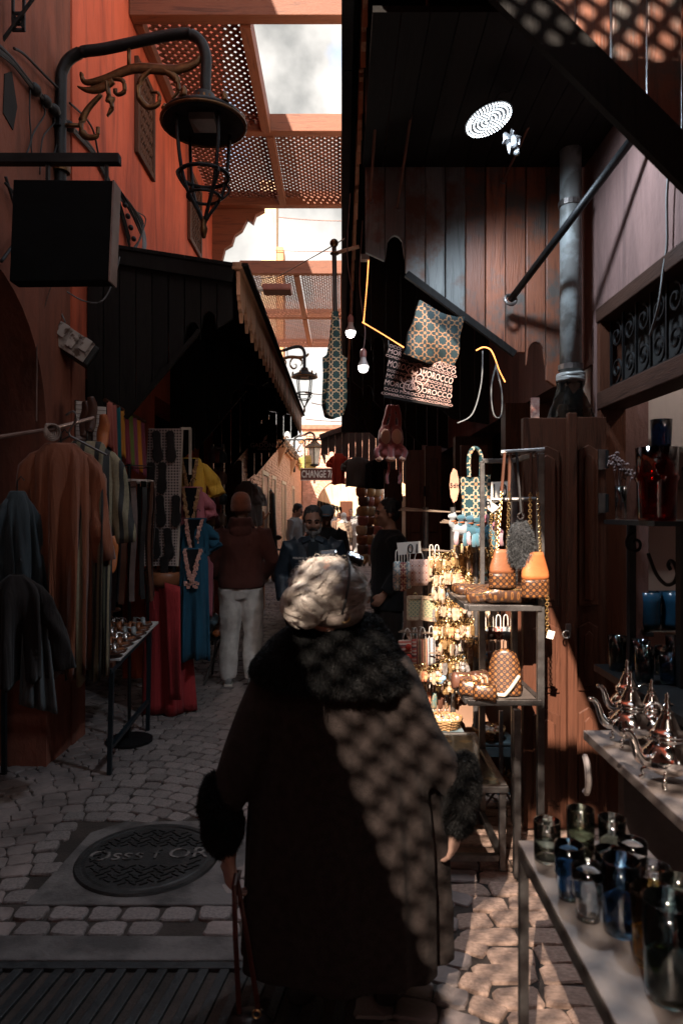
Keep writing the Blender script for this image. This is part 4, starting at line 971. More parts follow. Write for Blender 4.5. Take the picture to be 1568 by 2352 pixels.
MB().add([(TX0, TY0 + .05, tz(TY0) + .03), (TX1 + .02, TY0 + .10, tz(TY0) + .03), (TX1 + .04, TY1 + .02, tz(TY1) + .03), (TX0, TY1, tz(TY1) + .03)], [(0, 1, 2, 3)]).obj('top_board', WHITEP, st_, solid=.014)
tl = math.atan(slope); k = 0
kinds = [(SILL, 'silver strap'), (TAN, 'tan strap'), (SILL, 'bright silver strap'), (GRYL, 'grey strap'), (TAN, 'brown strap'), (GRYL, 'pale grey strap')]
for i, y in enumerate((4.24, 4.36, 4.48, 4.60, 4.72, 4.84)):
    for j, x in enumerate((-1.50, -1.64)):
        mm, wd = kinds[(i + j * 3) % 6]
        sandal((x + .01 * math.sin(i * 5), y, tz(y) + .04), (tl, 0, R(-80 + 9 * math.sin(i * 3 + j))), f"{wd} sandal in the {['first', 'second', 'third', 'fourth', 'fifth', 'last'][i]} {['front', 'rear'][j]} place along the shoe table", mm, sc=1.18)
for i in range(7):
    y = 4.62 + .055 * i
    sandal((-1.74 - .03 * (i % 2), y, tz(y) + .05 + .036 * (i % 4)), (tl + .1 * math.sin(i), .06, R(-70 + 14 * (i % 3))), 'sandal heaped in the brown and grey pile at the back of the shoe table', (GRYL, TAN, BRN)[i % 3], BRN if i % 2 else TAN, group='sandals heaped at the back of the shoe table')
tag(MB().add([P(237, 1380, 4.75), P(247, 1342, 4.85), P(259, 1480, 4.8), P(238, 1480, 4.7)], [(0, 1, 2, 3)]).obj('white_card', PAPER, None, solid=.006), 'blank white card standing between striped kaftan and sandals', 'card')
# pegboard with pairs of dark sandals
PB = stars('pegboard', (0.40, 0.31, 0.28), (0.075, 0.05, 0.045), 44, r=.14, w=.14, rough=.6)
D5 = 5.35
pb = thing('peg_board', 'white perforated display board with rows of dark sandals', 'display board', P(370, 1310, D5))
q = [P(341, 984, D5), P(417, 984, D5), P(405, 1300, D5), P(322, 1300, D5)]
MB().add(q + [p + Vector((0, .03, 0)) for p in q], [(0, 1, 2, 3), (7, 6, 5, 4), (0, 4, 5, 1), (1, 5, 6, 2), (2, 6, 7, 3), (3, 7, 4, 0)]).obj('board', PB, pb)
MB().bar(P(415, 984, D5), P(437, 984, D5 + .05), .02).obj('frame_bar', mat('cream_tube', (0.52, 0.42, 0.34), rough=.5), pb); MB().bar(P(437, 984, D5 + .05), P(437, 1090, D5 + .05), .02).obj('frame_bar', MC['cream_tube'], pb)
MB().bar(P(418, 984, D5 + .01), P(408, 1300, D5 + .01), .018).obj('frame_bar', MC['cream_tube'], pb)
for x in (340, 400): MB().bar(P(x, 1300, D5 + .02), (P(x, 1300, D5).x, D5 + .02, .004), .025).obj('leg', IRON, pb)
rows = [(1018, (362, 393)), (1090, (347, 373)), (1165, (339, 370, 405)), (1240, (358, 388)), (1305, (378,))]
nm = ['top', 'second', 'third', 'fourth', 'bottom']
for ri, (y, xs_) in enumerate(rows):
    for xi, x in enumerate(xs_):
        rot = Matrix.Rotation(R(180), 3, 'Z') @ Matrix.Rotation(R(90), 3, 'X') @ Matrix.Rotation(R(180 + 4 * math.sin(x)), 3, 'Z')
        p = P(x, y + 8, D5); p.y -= .03
        sandal(p, rot, f"dark sandal in the {nm[ri]} row of the perforated board, {['first', 'second', 'third'][xi]} of the row" if len(xs_) > 1 else 'lone dark sandal at the bottom of the perforated board', BLKL, mat('dark_footbed', (0.10, 0.03, 0.02), rough=.5), 'sandals on the perforated board', sole=BLKL, sc=.92)
# hidden prototype becomes the near sandal of the pair on the stand
DR = 5.45
rs_ = thing('draped_stand', 'tall round stand draped in a wine red wrap cloth', 'stand', (U(375, DR), DR, 0))
RED = folds(cloth('wine_wrap', (0.36, 0.036, 0.038), rough=.8))
n = 40; b = MB(); vs = []; cz = ZH(1318, DR); cx = U(378, DR)
for i in range(15):
    t = i / 14; z = cz * (1 - t) + .015 * t
    for k in range(n):
        a = 2 * math.pi * k / n; f = .10 * t ** .6
        r0 = .135 + .03 * t + f * (.35 * math.sin(5 * a + 1.2) + .2 * math.sin(9 * a + t))
        vs.append((cx + r0 * 1.08 * math.cos(a) + .03 * t, DR + r0 * math.sin(a) * .8, z))
b.add(vs, [(i * n + k, i * n + (k + 1) % n, (i + 1) * n + (k + 1) % n, (i + 1) * n + k) for i in range(14) for k in range(n)])
b.obj('wrap_cloth', RED, rs_, smooth=True, solid=.005)
MB().lathe([(.0, .018), (.146, .018), (.158, 0), (.156, -.07), (.142, -.09), (.0, -.09)], (cx, DR, cz), 32).obj('seat_top', TAN, rs_, smooth=True)
G = [[P(352 + 62 * s + 12 * math.sin(3 * s) * t, 1330 + 278 * t + 18 * s * (1 - t), DR - .17 - .04 * math.sin(6 * s + 2) * t - .05 * t) for s in [k / 12 for k in range(5, 13)]] for t in [i / 14 for i in range(15)]]
MB().sheet(G).obj('wrap_flap', RED, rs_, smooth=True, solid=.005)
MB().tube(smooth_path([P(345, 1345, DR - .16), P(352, 1352, DR - .18), P(350, 1372, DR - .17), P(354, 1400, DR - .165)], 4), .008, 6).obj('tie', RED, rs_)
for i, (x, a) in enumerate(((356, -50), (392, -20))):
    o = sandal((U(x - 2, DR), DR - .02, cz + .02), (0, 0, R(a + 120)), ['orange strapped sandal lying on the draped stand, turned sideways', 'orange strapped sandal lying on the draped stand, toe towards the alley'][i], ORG, TAN, 'pair of orange sandals on the draped stand')
for ch in list(SPR.children): bpy.data.objects.remove(ch)
bpy.data.objects.remove(SPR)
# robes beyond the pegboard
GT = mat('gold_thread', (0.55, 0.30, 0.14), (0.3, 0.15, 0.07), rough=.55, sc=60); PT = mat('pink_thread', (0.62, 0.34, 0.27), (0.4, 0.2, 0.16), rough=.7, sc=60)
garment('yellow_kaftan', 'bright yellow satin kaftan with gold embroidered neck', 'kaftan', P(437, 1052, 5.75), 1.15, .13, .12, folds(cloth('yellow_satin', (0.80, 0.46, 0.06), rough=.45, sheen=.1)), R(6), sleeve=.2, sw=.06, trim=GT, seed=5, sang=24, th=.06)
garment('pink_kaftan', 'rose pink embroidered kaftan overlapping the yellow one', 'kaftan', P(441, 1118, 5.62), .8, .11, .11, folds(cloth('rose_satin', (0.52, 0.16, 0.19), rough=.5)), R(4), sleeve=.13, sw=.05, trim=GT, seed=6, sang=14, th=.06, v_depth=.36)
garment('blue_blouse', 'dark blue blouse with pink braid hanging above the long dress', 'blouse', P(450, 1190, 5.5), .30, .11, .12, folds(cloth('petrol_cotton', (0.016, 0.070, 0.115))), R(-4), sleeve=.12, sw=.05, trim=PT, seed=7, sang=16, th=.06, hanger=True)
garment('blue_dress', 'long dark blue dress with pink braided neckline beside the man', 'dress', P(446, 1258, 5.4), .88, .105, .125, MC['petrol_cotton'], R(0), trim=PT, seed=8, folds=7, amp=.3, v_depth=.24, th=.06)
drape('rose_scarf', 'rose coloured cloth hanging behind the long blue dress', 'cloth', (P(470, 1260, 5.7), P(490, 1300, 5.8), P(472, 1400, 5.7), P(486, 1420, 5.8)), MC['rose_satin'], 2, .015)
# scarves
DC = 4.85
SC_COL = [((0.45, 0.13, 0.10), 'salmon red'), ((0.40, 0.11, 0.09), 'brick red'), ((0.015, 0.10, 0.12), 'teal'), ((0.62, 0.25, 0.04), 'orange'), ((0.28, 0.05, 0.07), 'maroon'), ((0.20, 0.24, 0.06), 'olive green'), ((0.35, 0.09, 0.14), 'plum'), ((0.60, 0.22, 0.03), 'amber'), ((0.24, 0.06, 0.09), 'dark plum')]
sr = thing('scarf_rod', 'wooden rod carrying the striped row of scarves', 'rod', P(285, 925, DC))
MB().tube([P(240, 918, 4.7), P(332, 968, 5.2)], .014, 8).obj('rod', WDOOR, sr)
for i, (c, wd) in enumerate(SC_COL):
    x0 = 246 + i * 9.2; y0 = 920 + i * 5.2; w = 12; d_ = 4.72 + i * .055; ln = (105, 120, 135, 110, 122, 118, 130, 122, 128)[i]
    drape('scarf', f"{wd} scarf hanging on the wooden rod", 'scarf', (P(x0, y0, d_), P(x0 + w, y0 + 6, d_ + .03), P(x0 + 2 + i * .6, y0 + ln, d_), P(x0 + w + 3 + i * .4, y0 + ln + 8, d_ + .03)), cloth('scarf_' + wd.replace(' ', '_'), c, rough=.7), 2, .008, 10, 8, 'scarves on the wooden rod', seed=i)
# tile boards with leather sandals behind the striped kaftan
for i, (x0, x1, y0, y1, lb) in enumerate(((174, 211, 921, 1010, 'white gridded board with leather sandals nearest the pier'), (213, 243, 933, 1020, 'smaller white gridded board behind the leather sandals'))):
    tbn = thing('grid_board', lb, 'display board', P(x0, y1, 4.5)); MB().add([P(x0, y0, 4.45), P(x1, y0 + 2, 4.5), P(x1, y1, 4.5), P(x0, y1, 4.45)], [(0, 1, 2, 3)]).obj('board', WHITEP, tbn, solid=.015)
    for j in range(9): MB().bar(P(x0, y0 + 8 + j * 10, 4.434), P(x1, y0 + 10 + j * 10, 4.484), .003).obj('grid_line', BRN, tbn)
    MB().bar(P(x0 + 2, y0 - 2, 4.47), P(x0 + 2, 1180, 4.47), .02).obj('post', IRON, tbn)
for i, (x, y, lb) in enumerate(((196, 955, 'brown leather slipper hooked on the gridded board'), (208, 945, 'tall brown leather slipper above the clothes rail end'), (236, 985, 'orange leather slipper hanging beside the scarves'), (256, 1265, 'orange leather slipper low beside the striped kaftan'))):
    so_ = MB(); c = P(x, y + 10, 4.38); so_.loft(smooth_path([c + Vector((0, 0, .12)), c + Vector((.01, 0, .06)), c, c + Vector((.005, -.02, -.07)), c + Vector((.0, -.03, -.11))], 4), [(.014 + .026 * math.sin(math.pi * (i_ + 2) / 20), .02) for i_ in range(17)], 10)
    tag(so_.obj('slipper', ORG if i > 1 else BRN, None, smooth=True), lb, 'slipper', 'leather slippers hung on the stall')
# belt rack
br = thing('belt_rack', 'octagonal wire rack hung with dark leather belts', 'rack', P(297, 1400, 4.75))
bc = P(297, 1105, 4.75); oc = [bc + Vector((.155 * math.cos(R(45 * k + 20)), .155 * math.sin(R(45 * k + 20)), 0)) for k in range(8)]
CRM = mat('cream_rack', (0.48, 0.38, 0.33), rough=.5)
for zz in (0, .10):
    for k in range(8): MB().bar(oc[k] * 1 + Vector((0, 0, zz)), oc[(k + 1) % 8] + Vector((0, 0, zz)), .018 if zz == 0 else .008).obj('rack_bar', CRM if zz == 0 else IRON, br)
MB().tube([bc + Vector((0, 0, .12)), Vector((bc.x, bc.y, .01))], .012, 8).obj('post', IRON, br); MB().lathe([(0, .0), (.16, .004), (.16, .02), (0, .03)], (bc.x, bc.y, 0), 16).obj('foot', IRON, br)
for k in range(4): MB().bar(oc[k], oc[k + 4], .010).obj('spoke', IRON, br)
brg = random.Random(4)
beltm = [BLKL, BRN, leather('grey_brown_belt', (0.12, 0.08, 0.07)), BLKL, BRN]
for k in range(15):
    a = R(360 * k / 15 + 8); p = bc + Vector((.165 * math.cos(a), .165 * math.sin(a), -.01)); ln = brg.uniform(.78, .95)
    bt = thing('belt', 'dark leather belt hanging from the octagonal wire rack', 'belt', p - Vector((0, 0, ln)), 'belts on the octagonal rack')
    t_ = Vector((-math.sin(a), math.cos(a), 0)); G = [[p + t_ * s * .018 + Vector((.012 * math.sin(i * .5 + k), .008 * math.cos(i * .7 + k), -ln * i / 12)) for s in (-1, 1)] for i in range(13)]
    MB().sheet(G).obj('strap', beltm[k % 5], bt, solid=.004); MB().bar(p + t_ * .02 + Vector((0, 0, -.015)), p - t_ * .02 + Vector((0, 0, -.015)), .012, .04).obj('buckle', SILV, bt)
# goods further along the left side
WB = [(0.10, 0.05, 0.05), (0.25, 0.07, 0.05), (0.06, 0.09, 0.10), (0.30, 0.14, 0.06), (0.16, 0.05, 0.07), (0.35, 0.22, 0.16)]
wr_ = thing('bag_rack', 'narrow standing rack of small bags by the man in the beanie', 'rack', P(505, 1200, 8.2))
for x in (488, 512): MB().bar(P(x, 1020, 8.2), (U(x, 8.2), 8.2, .005), .03).obj('post', STEEL, wr_)
for y in (1030, 1080, 1130, 1180): MB().bar(P(488, y, 8.2), P(512, y, 8.2), .02).obj('rail', STEEL, wr_)
for i in range(12):
    c = P(490 + (i % 3) * 10, 1048 + (i // 3) * 48, 8.12)
    bgb = MB().loft([c + Vector((0, 0, .07)), c + Vector((0, 0, .03)), c + Vector((0, 0, -.05)), c + Vector((0, 0, -.08))], [(.02, .01), (.055, .03), (.06, .035), (.05, .02)], 10).tor(c + Vector((0, 0, .08)), .035, .004, 12, 4, Euler((R(90), 0, 0)).to_matrix())
    tag(bgb.obj('small_bag', leather('bag_leather_%d' % (i % 6), WB[i % 6]), None, smooth=True), f"{['wine', 'brick red', 'slate', 'tan', 'plum', 'beige'][i % 6]} small bag on the narrow rack, {['top', 'second', 'third', 'bottom'][i // 3]} row", 'bag', 'small bags on the narrow rack')
ld = thing('shop_door_leaf', 'dark panelled wooden door leaf folded open beside the white shirts', 'door', P(535, 1200, 10.4))
MB().bx(U(512, 10.4), U(556, 10.4), 10.4, 10.45, .01, ZH(1058, 10.4)).obj('leaf', WDOOR, ld)
for i in range(3):
    for j in range(2): MB().bx(U(516 + j * 20, 10.4), U(532 + j * 20, 10.4), 10.38, 10.399, .2 + i * .72, .75 + i * .72).obj('door_panel', WDOOR, ld, bevel=.008)
garment('white_shirt', 'white shirt with black panel hanging on the brick wall', 'shirt', P(566, 1105, 10.2), .62, .15, .16, cloth('white_cotton', (0.62, 0.58, 0.54)), R(-35), sleeve=.22, seed=9)
garment('white_shirt', 'second white shirt, farther from the door leaf on the brick wall', 'shirt', P(580, 1112, 10.8), .66, .15, .16, MC['white_cotton'], R(-35), sleeve=.22, seed=10)
hk = thing('coat_tree', 'rough wooden coat tree with hanging gourds by the brick wall', 'coat stand', P(600, 1380, 11.2))
MB().tube([(U(603, 11.2), 11.2, .005), P(603, 1175, 11.2)], .035, 8).obj('trunk', WFAS, hk)
for s, y in ((-1, 1180), (1, 1185), (-1, 1250), (1, 1255), (-1, 1310), (1, 1315)): MB().tube([P(603, y + 12, 11.2), P(603 + s * 16, y - 8, 11.15)], .018, 6).obj('peg', WFAS, hk)
for i, (x, y) in enumerate(((592, 1225), (612, 1285), (596, 1290))): tag(MB().lathe([(0, .10), (.02, .09), (.03, .04), (.07, -.02), (.075, -.08), (.04, -.13), (0, -.14)], P(x, y, 11.1), 12).obj('gourd_bag', leather('gourd_leather', (0.14, 0.09, 0.07)), None, smooth=True), ['grey leather gourd on the upper peg of the coat tree', 'leather gourd on the alley side of the coat tree', 'leather gourd low on the wall side of the coat tree'][i], 'gourd', 'gourds on the coat tree')
pl = MB(); 
for i in range(5):
    o = MB().tube([(U(628 + i * 3.5, 15.8), 15.8 - i * .12, .01), (U(616 + i * 3, 16.2), 16.2 - i * .05, ZH(1118 + i * 4, 16))], .045, 6).obj('carpet_pole', WDOOR if i % 2 else WDK); tag(o, f"dark red pole leaning on the brick wall, {['first', 'second', 'third', 'fourth', 'last'][i]} from the wall", 'pole', 'poles leaning on the brick wall')
# shop sign under the far end of the awning
gs = thing('shop_sign', 'black sign with white leaf logo and lettering under the awning', 'sign', P(605, 1000, 9.6))
MB().prism([(U(566, 9.6), ZH(1006, 9.6)), (U(590, 9.6), ZH(985, 9.6)), (U(612, 9.6), ZH(960, 9.6)), (U(635, 9.6), ZH(975, 9.6)), (U(634, 9.6), ZH(1038, 9.6)), (U(572, 9.6), ZH(1041, 9.6))], YW(9.6), .05).obj('board', MC['sign_black'], gs)
LET = mat('sign_white', (0.75, 0.68, 0.62), rough=.6, bump=0)
text('lettering', 'GADONIA', .088, P(608, 1023, 9.594), (R(90), 0, 0), LET, gs)
text('lettering', 'UNIVERS BIO', .036, P(608, 1032, 9.594), (R(90), 0, 0), LET, gs)
MB().prism([(0, 0), (.05, .03), (.06, .10), (.015, .055)], lambda u, v, w: P(604, 1014, 9.592) + Vector((u, w, v)), .003).obj('leaf_logo', LET, gs); MB().prism([(-.03, -.012), (.07, -.012), (.05, .003), (0, .003)], lambda u, v, w: P(604, 1014, 9.592) + Vector((u, w, v)), .003).obj('leaf_logo', LET, gs)
fl = thing('shoe_stand', 'low wire stand heaped with shoes at the feet of the blue dress', 'stand', P(492, 1500, 6.5))
for s in (-1, 1):
    MB().bar((U(478, 6.5) , 6.5 + .2 * s, .005), (U(505, 6.5), 6.5 - .2 * s, .42), .018).obj('leg', STEEL, fl)
MB().bx(U(474, 6.5), U(510, 6.5), 6.25, 6.75, .42, .44).obj('tray', WDK, fl)
for i in range(8):
    c = Vector((U(480 + 8 * (i % 4), 6.5), 6.3 + .1 * (i // 2), .48 + .05 * (i % 3)))
    tag(MB().loft(smooth_path([c + Vector((0, .1, .02)), c + Vector((.01, .03, .02)), c + Vector((.01, -.06, 0)), c + Vector((0, -.12, -.01))], 3), [(.03 + .015 * math.sin(k_ / 3), .028) for k_ in range(10)], 10).obj('slip_on_shoe', [GRYL, BLKL, cloth('slate_felt', (0.12, 0.17, 0.20)), ORG][i % 4], None, smooth=True), 'slip-on shoe heaped on the low wire stand', 'shoe', 'shoes on the low wire stand')
# ================================================================ folding shop doors, pipe, strut
dl = thing('folding_door', 'folded pair of dark panelled shop door leaves between souvenir stall and glassware', 'door', (1.05, 3.4, 0))
def leaf(x0, x1, y, top, name='door_leaf', m=WDOOR, dirn=0.0):
    b = MB().bx(x0, x1, y, y + .045, .02, top); lf = b.obj(name, m, dl, bevel=.004); w = x1 - x0
    for z0, z1 in ((.14, .62), (.70, 1.05), (1.13, top - .14)):
        MB().prism([(x0 + .045, z0), (x1 - .045, z0), (x1 - .045, z1 - .03), ((x0 + x1) / 2, z1), (x0 + .045, z1 - .03)], lambda u, v, w_: (u, y - .012 + w_, v), .011).obj('door_panel', m, lf, bevel=.007)
        MB().prism([(x0 + .07, z0 + .03), (x1 - .07, z0 + .03), (x1 - .07, z1 - .07), ((x0 + x1) / 2, z1 - .045), (x0 + .07, z1 - .07)], lambda u, v, w_: (u, y - .024 + w_, v), .0115).obj('door_panel', m, lf, bevel=.006)
    return lf
l1 = leaf(.905, 1.13, 3.40, 2.07)
l2 = leaf(1.145, 1.335, 3.44, 2.08)
MB().bx(1.115, 1.16, 3.36, 3.399, .02, 2.09).obj('stile', WDOOR, dl, bevel=.004)
for z in (1.82, 1.6): MB().lathe([(.009, 0), (.009, .09)], (1.333, 3.425, z), 8).obj('hinge', IRON, dl); 
for z in (1.82, 1.6): MB().bx(1.29, 1.332, 3.428, 3.437, z - .005, z + .095).obj('hinge_plate', STEEL, dl)
MB().bx(1.10, 1.125, 3.345, 3.359, .98, 1.05).obj('latch_plate', STEEL, dl); MB().tor((1.10, 3.34, 1.0), .018, .004, 12, 5, Euler((R(90), 0, 0)).to_matrix()).obj('latch_ring', STEEL, dl)
# shutter leaves of the shops further in
for i, (x0, x1, d, tp) in enumerate(((.62, .80, 6.6, 2.2), (.82, .98, 6.7, 2.25), (.98, 1.2, 5.6, 2.15), (.60, .85, 9.6, 2.2))):
    df = thing('shop_door_leaf', ['narrow reddish door leaf right behind the man in black', 'hinged door leaf next to the narrow one behind the man in black', 'panelled door leaf behind the hanging plush camels', 'distant open door leaf on the shaded side of the alley'][i], 'door', ((x0 + x1) / 2, d, 0), 'shop door leaves')
    MB().bx(x0, x1, d, d + .05, .01, tp).obj('leaf', WDOOR, df, bevel=.004)
    for z0, z1 in ((.15, .7), (.8, 1.3), (1.4, tp - .12)): MB().bx(x0 + .04, x1 - .04, d - .015, d - .001, z0, z1).obj('door_panel', WDOOR, df, bevel=.006)
    for z in (.5, 1.1, 1.75): MB().lathe([(.01, 0), (.01, .10)], (x1, d - .01, z), 8).obj('hinge', IRON, df)
DP = 3.62
pp = thing('drain_pipe', 'grey painted drain pipe with peeling spots and a clamp', 'pipe', (U(1310, DP), DP, 2.2))
MB().tube([(U(1310, DP), DP, 2.05), (U(1310, DP), DP, 4.28)], .056, 18).obj('tube', GREYP, pp, smooth=True)
for y in (475, 850): MB().lathe([(.057, 0), (.064, 0), (.064, .028), (.057, .028)], (U(1310, DP), DP, ZH(y, DP)), 18, closed=True).obj('clamp', STEEL, pp)
MB().box((U(1310, DP) + .06, DP - .02, ZH(475, DP) + .014), (.03, .03, .02)).obj('clamp_bolt', STEEL, pp)
bagm = glass('clear_plastic', (0.80, 0.82, 0.82), rough=.25, ior=1.15)
pbg = thing('plastic_bag', 'knotted translucent plastic bag tied round the grey drain pipe', 'plastic bag', P(1310, 960, 3.5)); b = MB(); n = 28; vs = []
prof = [(.062, 870), (.075, 880), (.066, 890), (.085, 915), (.105, 940), (.115, 962)]
for i, (r_, y) in enumerate(prof):
    for k in range(n):
        a = 2 * math.pi * k / n; q = r_ * (1 + .10 * (i / 5) * math.sin(7 * a + i) + .05 * math.sin(12 * a))
        vs.append((U(1310, DP) + q * math.cos(a), DP + q * .75 * math.sin(a), ZH(y, DP) + .008 * math.sin(5 * a)))
b.add(vs, [(i * n + k, i * n + (k + 1) % n, (i + 1) * n + (k + 1) % n, (i + 1) * n + k) for i in range(len(prof) - 1) for k in range(n)])
b.obj('film', bagm, pbg, smooth=True)
kb = MB()
for i in range(4): kb.tor((U(1310, DP), DP, ZH(872 - 3 * i, DP)), .066, .011, 24, 6, Euler((R(6 * math.sin(i * 2)), R(7 * math.cos(i * 3)), 0)).to_matrix())
kb.obj('knot', mat('plastic_twist', (0.42, 0.43, 0.42), rough=.25), pbg, smooth=True)
tag(MB().box(P(1228, 945, 3.5), (.04, .02, .14)).obj('wood_offcut', mat('painted_offcut', (0.42, 0.30, 0.26), (0.25, 0.1, 0.08), rough=.8, sc=30)), 'small flaked wood offcut standing on top of the folded door', 'wood offcut')
sd = thing('awning_strut', 'black diagonal iron strut bracing the awning against the plank wall', 'strut', P(1170, 690, 3.45))
MB().tube([P(1172, 688, 3.72), P(1465, 300, 2.95)], .019, 10).obj('rod', IRON, sd, smooth=True)
MB().tor(P(1172, 688, 3.70), .03, .009, 16, 6, Euler((R(70), R(20), 0)).to_matrix()).obj('end_ring', STEEL, sd)
for i, (a, b_, lb) in enumerate(((P(985, -20, 2.9), P(912, 478, 3.74), 'long thin rust-brown rod hanging from the dark ceiling'), (P(1280, 150, 3.1), P(1155, 415, 3.74), 'thin brown rod slanting behind the glowing lamp'), (P(862, 280, 3.4), P(850, 460, 3.74), 'short brown rod near the eave'))):
    rd = thing('tie_rod', lb, 'rod', b_, 'tie rods under the awning'); MB().tube([a, b_], .007, 8).obj('rod', mat('rust_rod', (0.20, 0.09, 0.06), rough=.5, metal=.4), rd); MB().tor(b_, .016, .004, 12, 5, Euler((R(80), 0, 0)).to_matrix()).obj('hook', STEEL, rd)
wire('loose_wire', 'pale grey cable clipped down the pink wall', [Vector((1.33, 2.75, ZH(340, 2.75))), Vector((1.325, 2.78, 2.9)), Vector((1.33, 2.79, 2.7)), Vector((1.32, 2.80, 2.6)), Vector((1.30, 2.80, 2.45)), Vector((1.31, 2.9, 2.35))], .006, CABLEG)

# ================================================================ ceiling lamp, bulbs, light rope
DLp = 3.1
ll = thing('led_lamp', 'glowing round lamp of white diodes under the dark awning', 'lamp', P(1122, 275, DLp))
lc = P(1122, 275, DLp); tilt = Euler((R(-8), R(-16), 0)).to_matrix()
MB().lathe([(0, .03), (.06, .03), (.108, .012), (.112, 0), (.0, .002)], lc, 32, rot=tilt).obj('housing', mat('lamp_housing', (0.05, 0.05, 0.055), rough=.4), ll, smooth=False)
dio = MB()
for ring, cnt in ((.016, 7), (.034, 15), (.052, 23), (.070, 31), (.088, 38), (.102, 44)):
    for k in range(cnt):
        a = 2 * math.pi * k / cnt; p = lc + tilt @ Vector((ring * math.cos(a), ring * math.sin(a), -.003)); dio.sph(p, .0031, 6, 4)
dio.obj('diodes', emit('diode_light', (0.86, 0.95, 1.0), 2.2), ll)
sp_ = bpy.data.lights.new('diode_glow', 'SPOT'); sp_.energy = 30.0; sp_.color = (.72, .86, 1.0); sp_.spot_size = R(165); sp_.spot_blend = .5; sp_.shadow_soft_size = .10
so_ = bpy.data.objects.new('diode_glow', sp_); so_.location = lc + tilt @ Vector((0, 0, -.012)); so_.rotation_euler = tilt.to_euler(); link(so_, ll)
MB().tube(smooth_path([lc + Vector((0, 0, .03)), lc + Vector((.05, .0, .12)), lc + Vector((.10, 0, .14)), lc + Vector((.09, 0, .3)), Vector((lc.x + .1, lc.y, 4.3))], 5), .004, 6).obj('cord', CABLE, ll)
kn_ = MB(); kr = random.Random(3)
for (x, y, rx, rz) in ((1163, 318, .022, .028), (1178, 330, .026, .034), (1190, 322, .016, .026), (1170, 340, .014, .02), (1186, 346, .012, .018), (1178, 305, .010, .02)):
    kn_.sph(P(x, y, 3.15), (rx, .02, rz), 14, 10, Euler((0, kr.uniform(-.5, .5), 0)).to_matrix())
kn_.v = [tuple(Vector(v) + .016 * noise.noise_vector(Vector(v) * 38)) for v in kn_.v]
tag(kn_.obj('tied_plastic', mat('grey_plastic_film', (0.05, 0.05, 0.052), rough=.35, bump=.1), None, smooth=False), 'crumpled grey plastic knotted to the rod by the lamp', 'plastic')
BULB = emit('bulb_glow', (1.0, 0.97, 0.92), 1.2)
for i, (x, y, d) in enumerate(((805, 762, 4.2), (834, 842, 4.0))):
    bl = thing('light_bulb', ['lit bulb hanging nearer the eave, higher of the two', 'lit bulb hanging lower, beside the printed bags'][i], 'bulb', P(x, y, d), 'lit bulbs under the eave'); c = P(x, y, d)
    MB().lathe([(0, -.034), (.018, -.031), (.028, -.018), (.031, -.002), (.0305, .004)], c, 18).obj('globe', BULB, bl, smooth=True)
    MB().lathe([(.031, .004), (.027, .018), (.017, .04), (.016, .058)], c, 18).obj('bulb_body', mat('bulb_plastic', (0.45, 0.36, 0.33), rough=.5), bl, smooth=True)
    MB().lathe([(.019, .056), (.019, .09), (.010, .105), (0, .106)], c, 14).obj('socket', mat('socket_red', (0.30, 0.12, 0.10), rough=.5), bl, smooth=True)
    MB().tube(smooth_path([c + Vector((0, 0, .10)), c + Vector((.01, 0, .22)), c + Vector((-.02, .05, .5)), c + Vector((0, .1, .9))], 5), .004, 6).obj('cord', mat('bulb_cord', (0.14, 0.08, 0.07), rough=.6, bump=0), bl)
    pl_ = bpy.data.lights.new('bulb_light', 'POINT'); pl_.energy = .8; pl_.color = (1, .93, .85); pl_.shadow_soft_size = .03; po = bpy.data.objects.new('bulb_light', pl_); po.location = c + Vector((0, 0, -.05)); link(po, bl)
ROPE = emit('light_rope_glow', (1.0, 0.34, 0.09), .62)
lr = thing('light_rope', 'warm glowing rope light zigzagging down beside the bags', 'light rope', P(835, 740, 4.0))
def beads(pts, n, r, par, nm='rope'):
    q = smooth_path(pts, 8); o = MB().tube(q, r * .35, 6).obj(nm, mat('rope_sleeve', (0.30, 0.14, 0.07), rough=.3), par); b = MB(); tot = len(q) - 1
    for i in range(n):
        t = i / (n - 1) * tot; k = min(int(t), tot - 1); b.sph(q[k].lerp(q[k + 1], t - k), r, 6, 4)
    b.obj('diodes', ROPE, o)
beads([P(846, 598, 4.0), P(842, 660, 4.0), P(835, 738, 4.0)], 46, .0040, lr); beads([P(833, 740, 4.0), P(880, 768, 3.98), P(926, 797, 3.95)], 34, .0042, lr)
MB().box(P(838, 592, 4.0), (.05, .05, .03)).obj('junction', mat('junction_plastic', (0.35, 0.32, 0.3), rough=.4), lr)
lr2 = thing('light_rope', 'short curl of warm rope light above the plank door', 'light rope', P(1130, 800, 3.7))
beads([P(1094, 804, 3.72), P(1110, 797, 3.7), P(1126, 803, 3.7), P(1136, 822, 3.7), P(1146, 850, 3.7), P(1159, 876, 3.7)], 44, .0040, lr2)
wire('loose_wire', 'thin beige wire drooping from the rope light past the bags', [P(1108, 806, 3.7), P(1105, 880, 3.7), P(1085, 950, 3.7), P(1050, 972, 3.7)], .004, CABLEG)
wire('loose_wire', 'loop of beige wire hanging from the curl of rope light', [P(1140, 835, 3.7), P(1128, 890, 3.7), P(1133, 950, 3.7), P(1150, 955, 3.7), P(1152, 900, 3.7), P(1138, 840, 3.7)], .004, CABLEG)

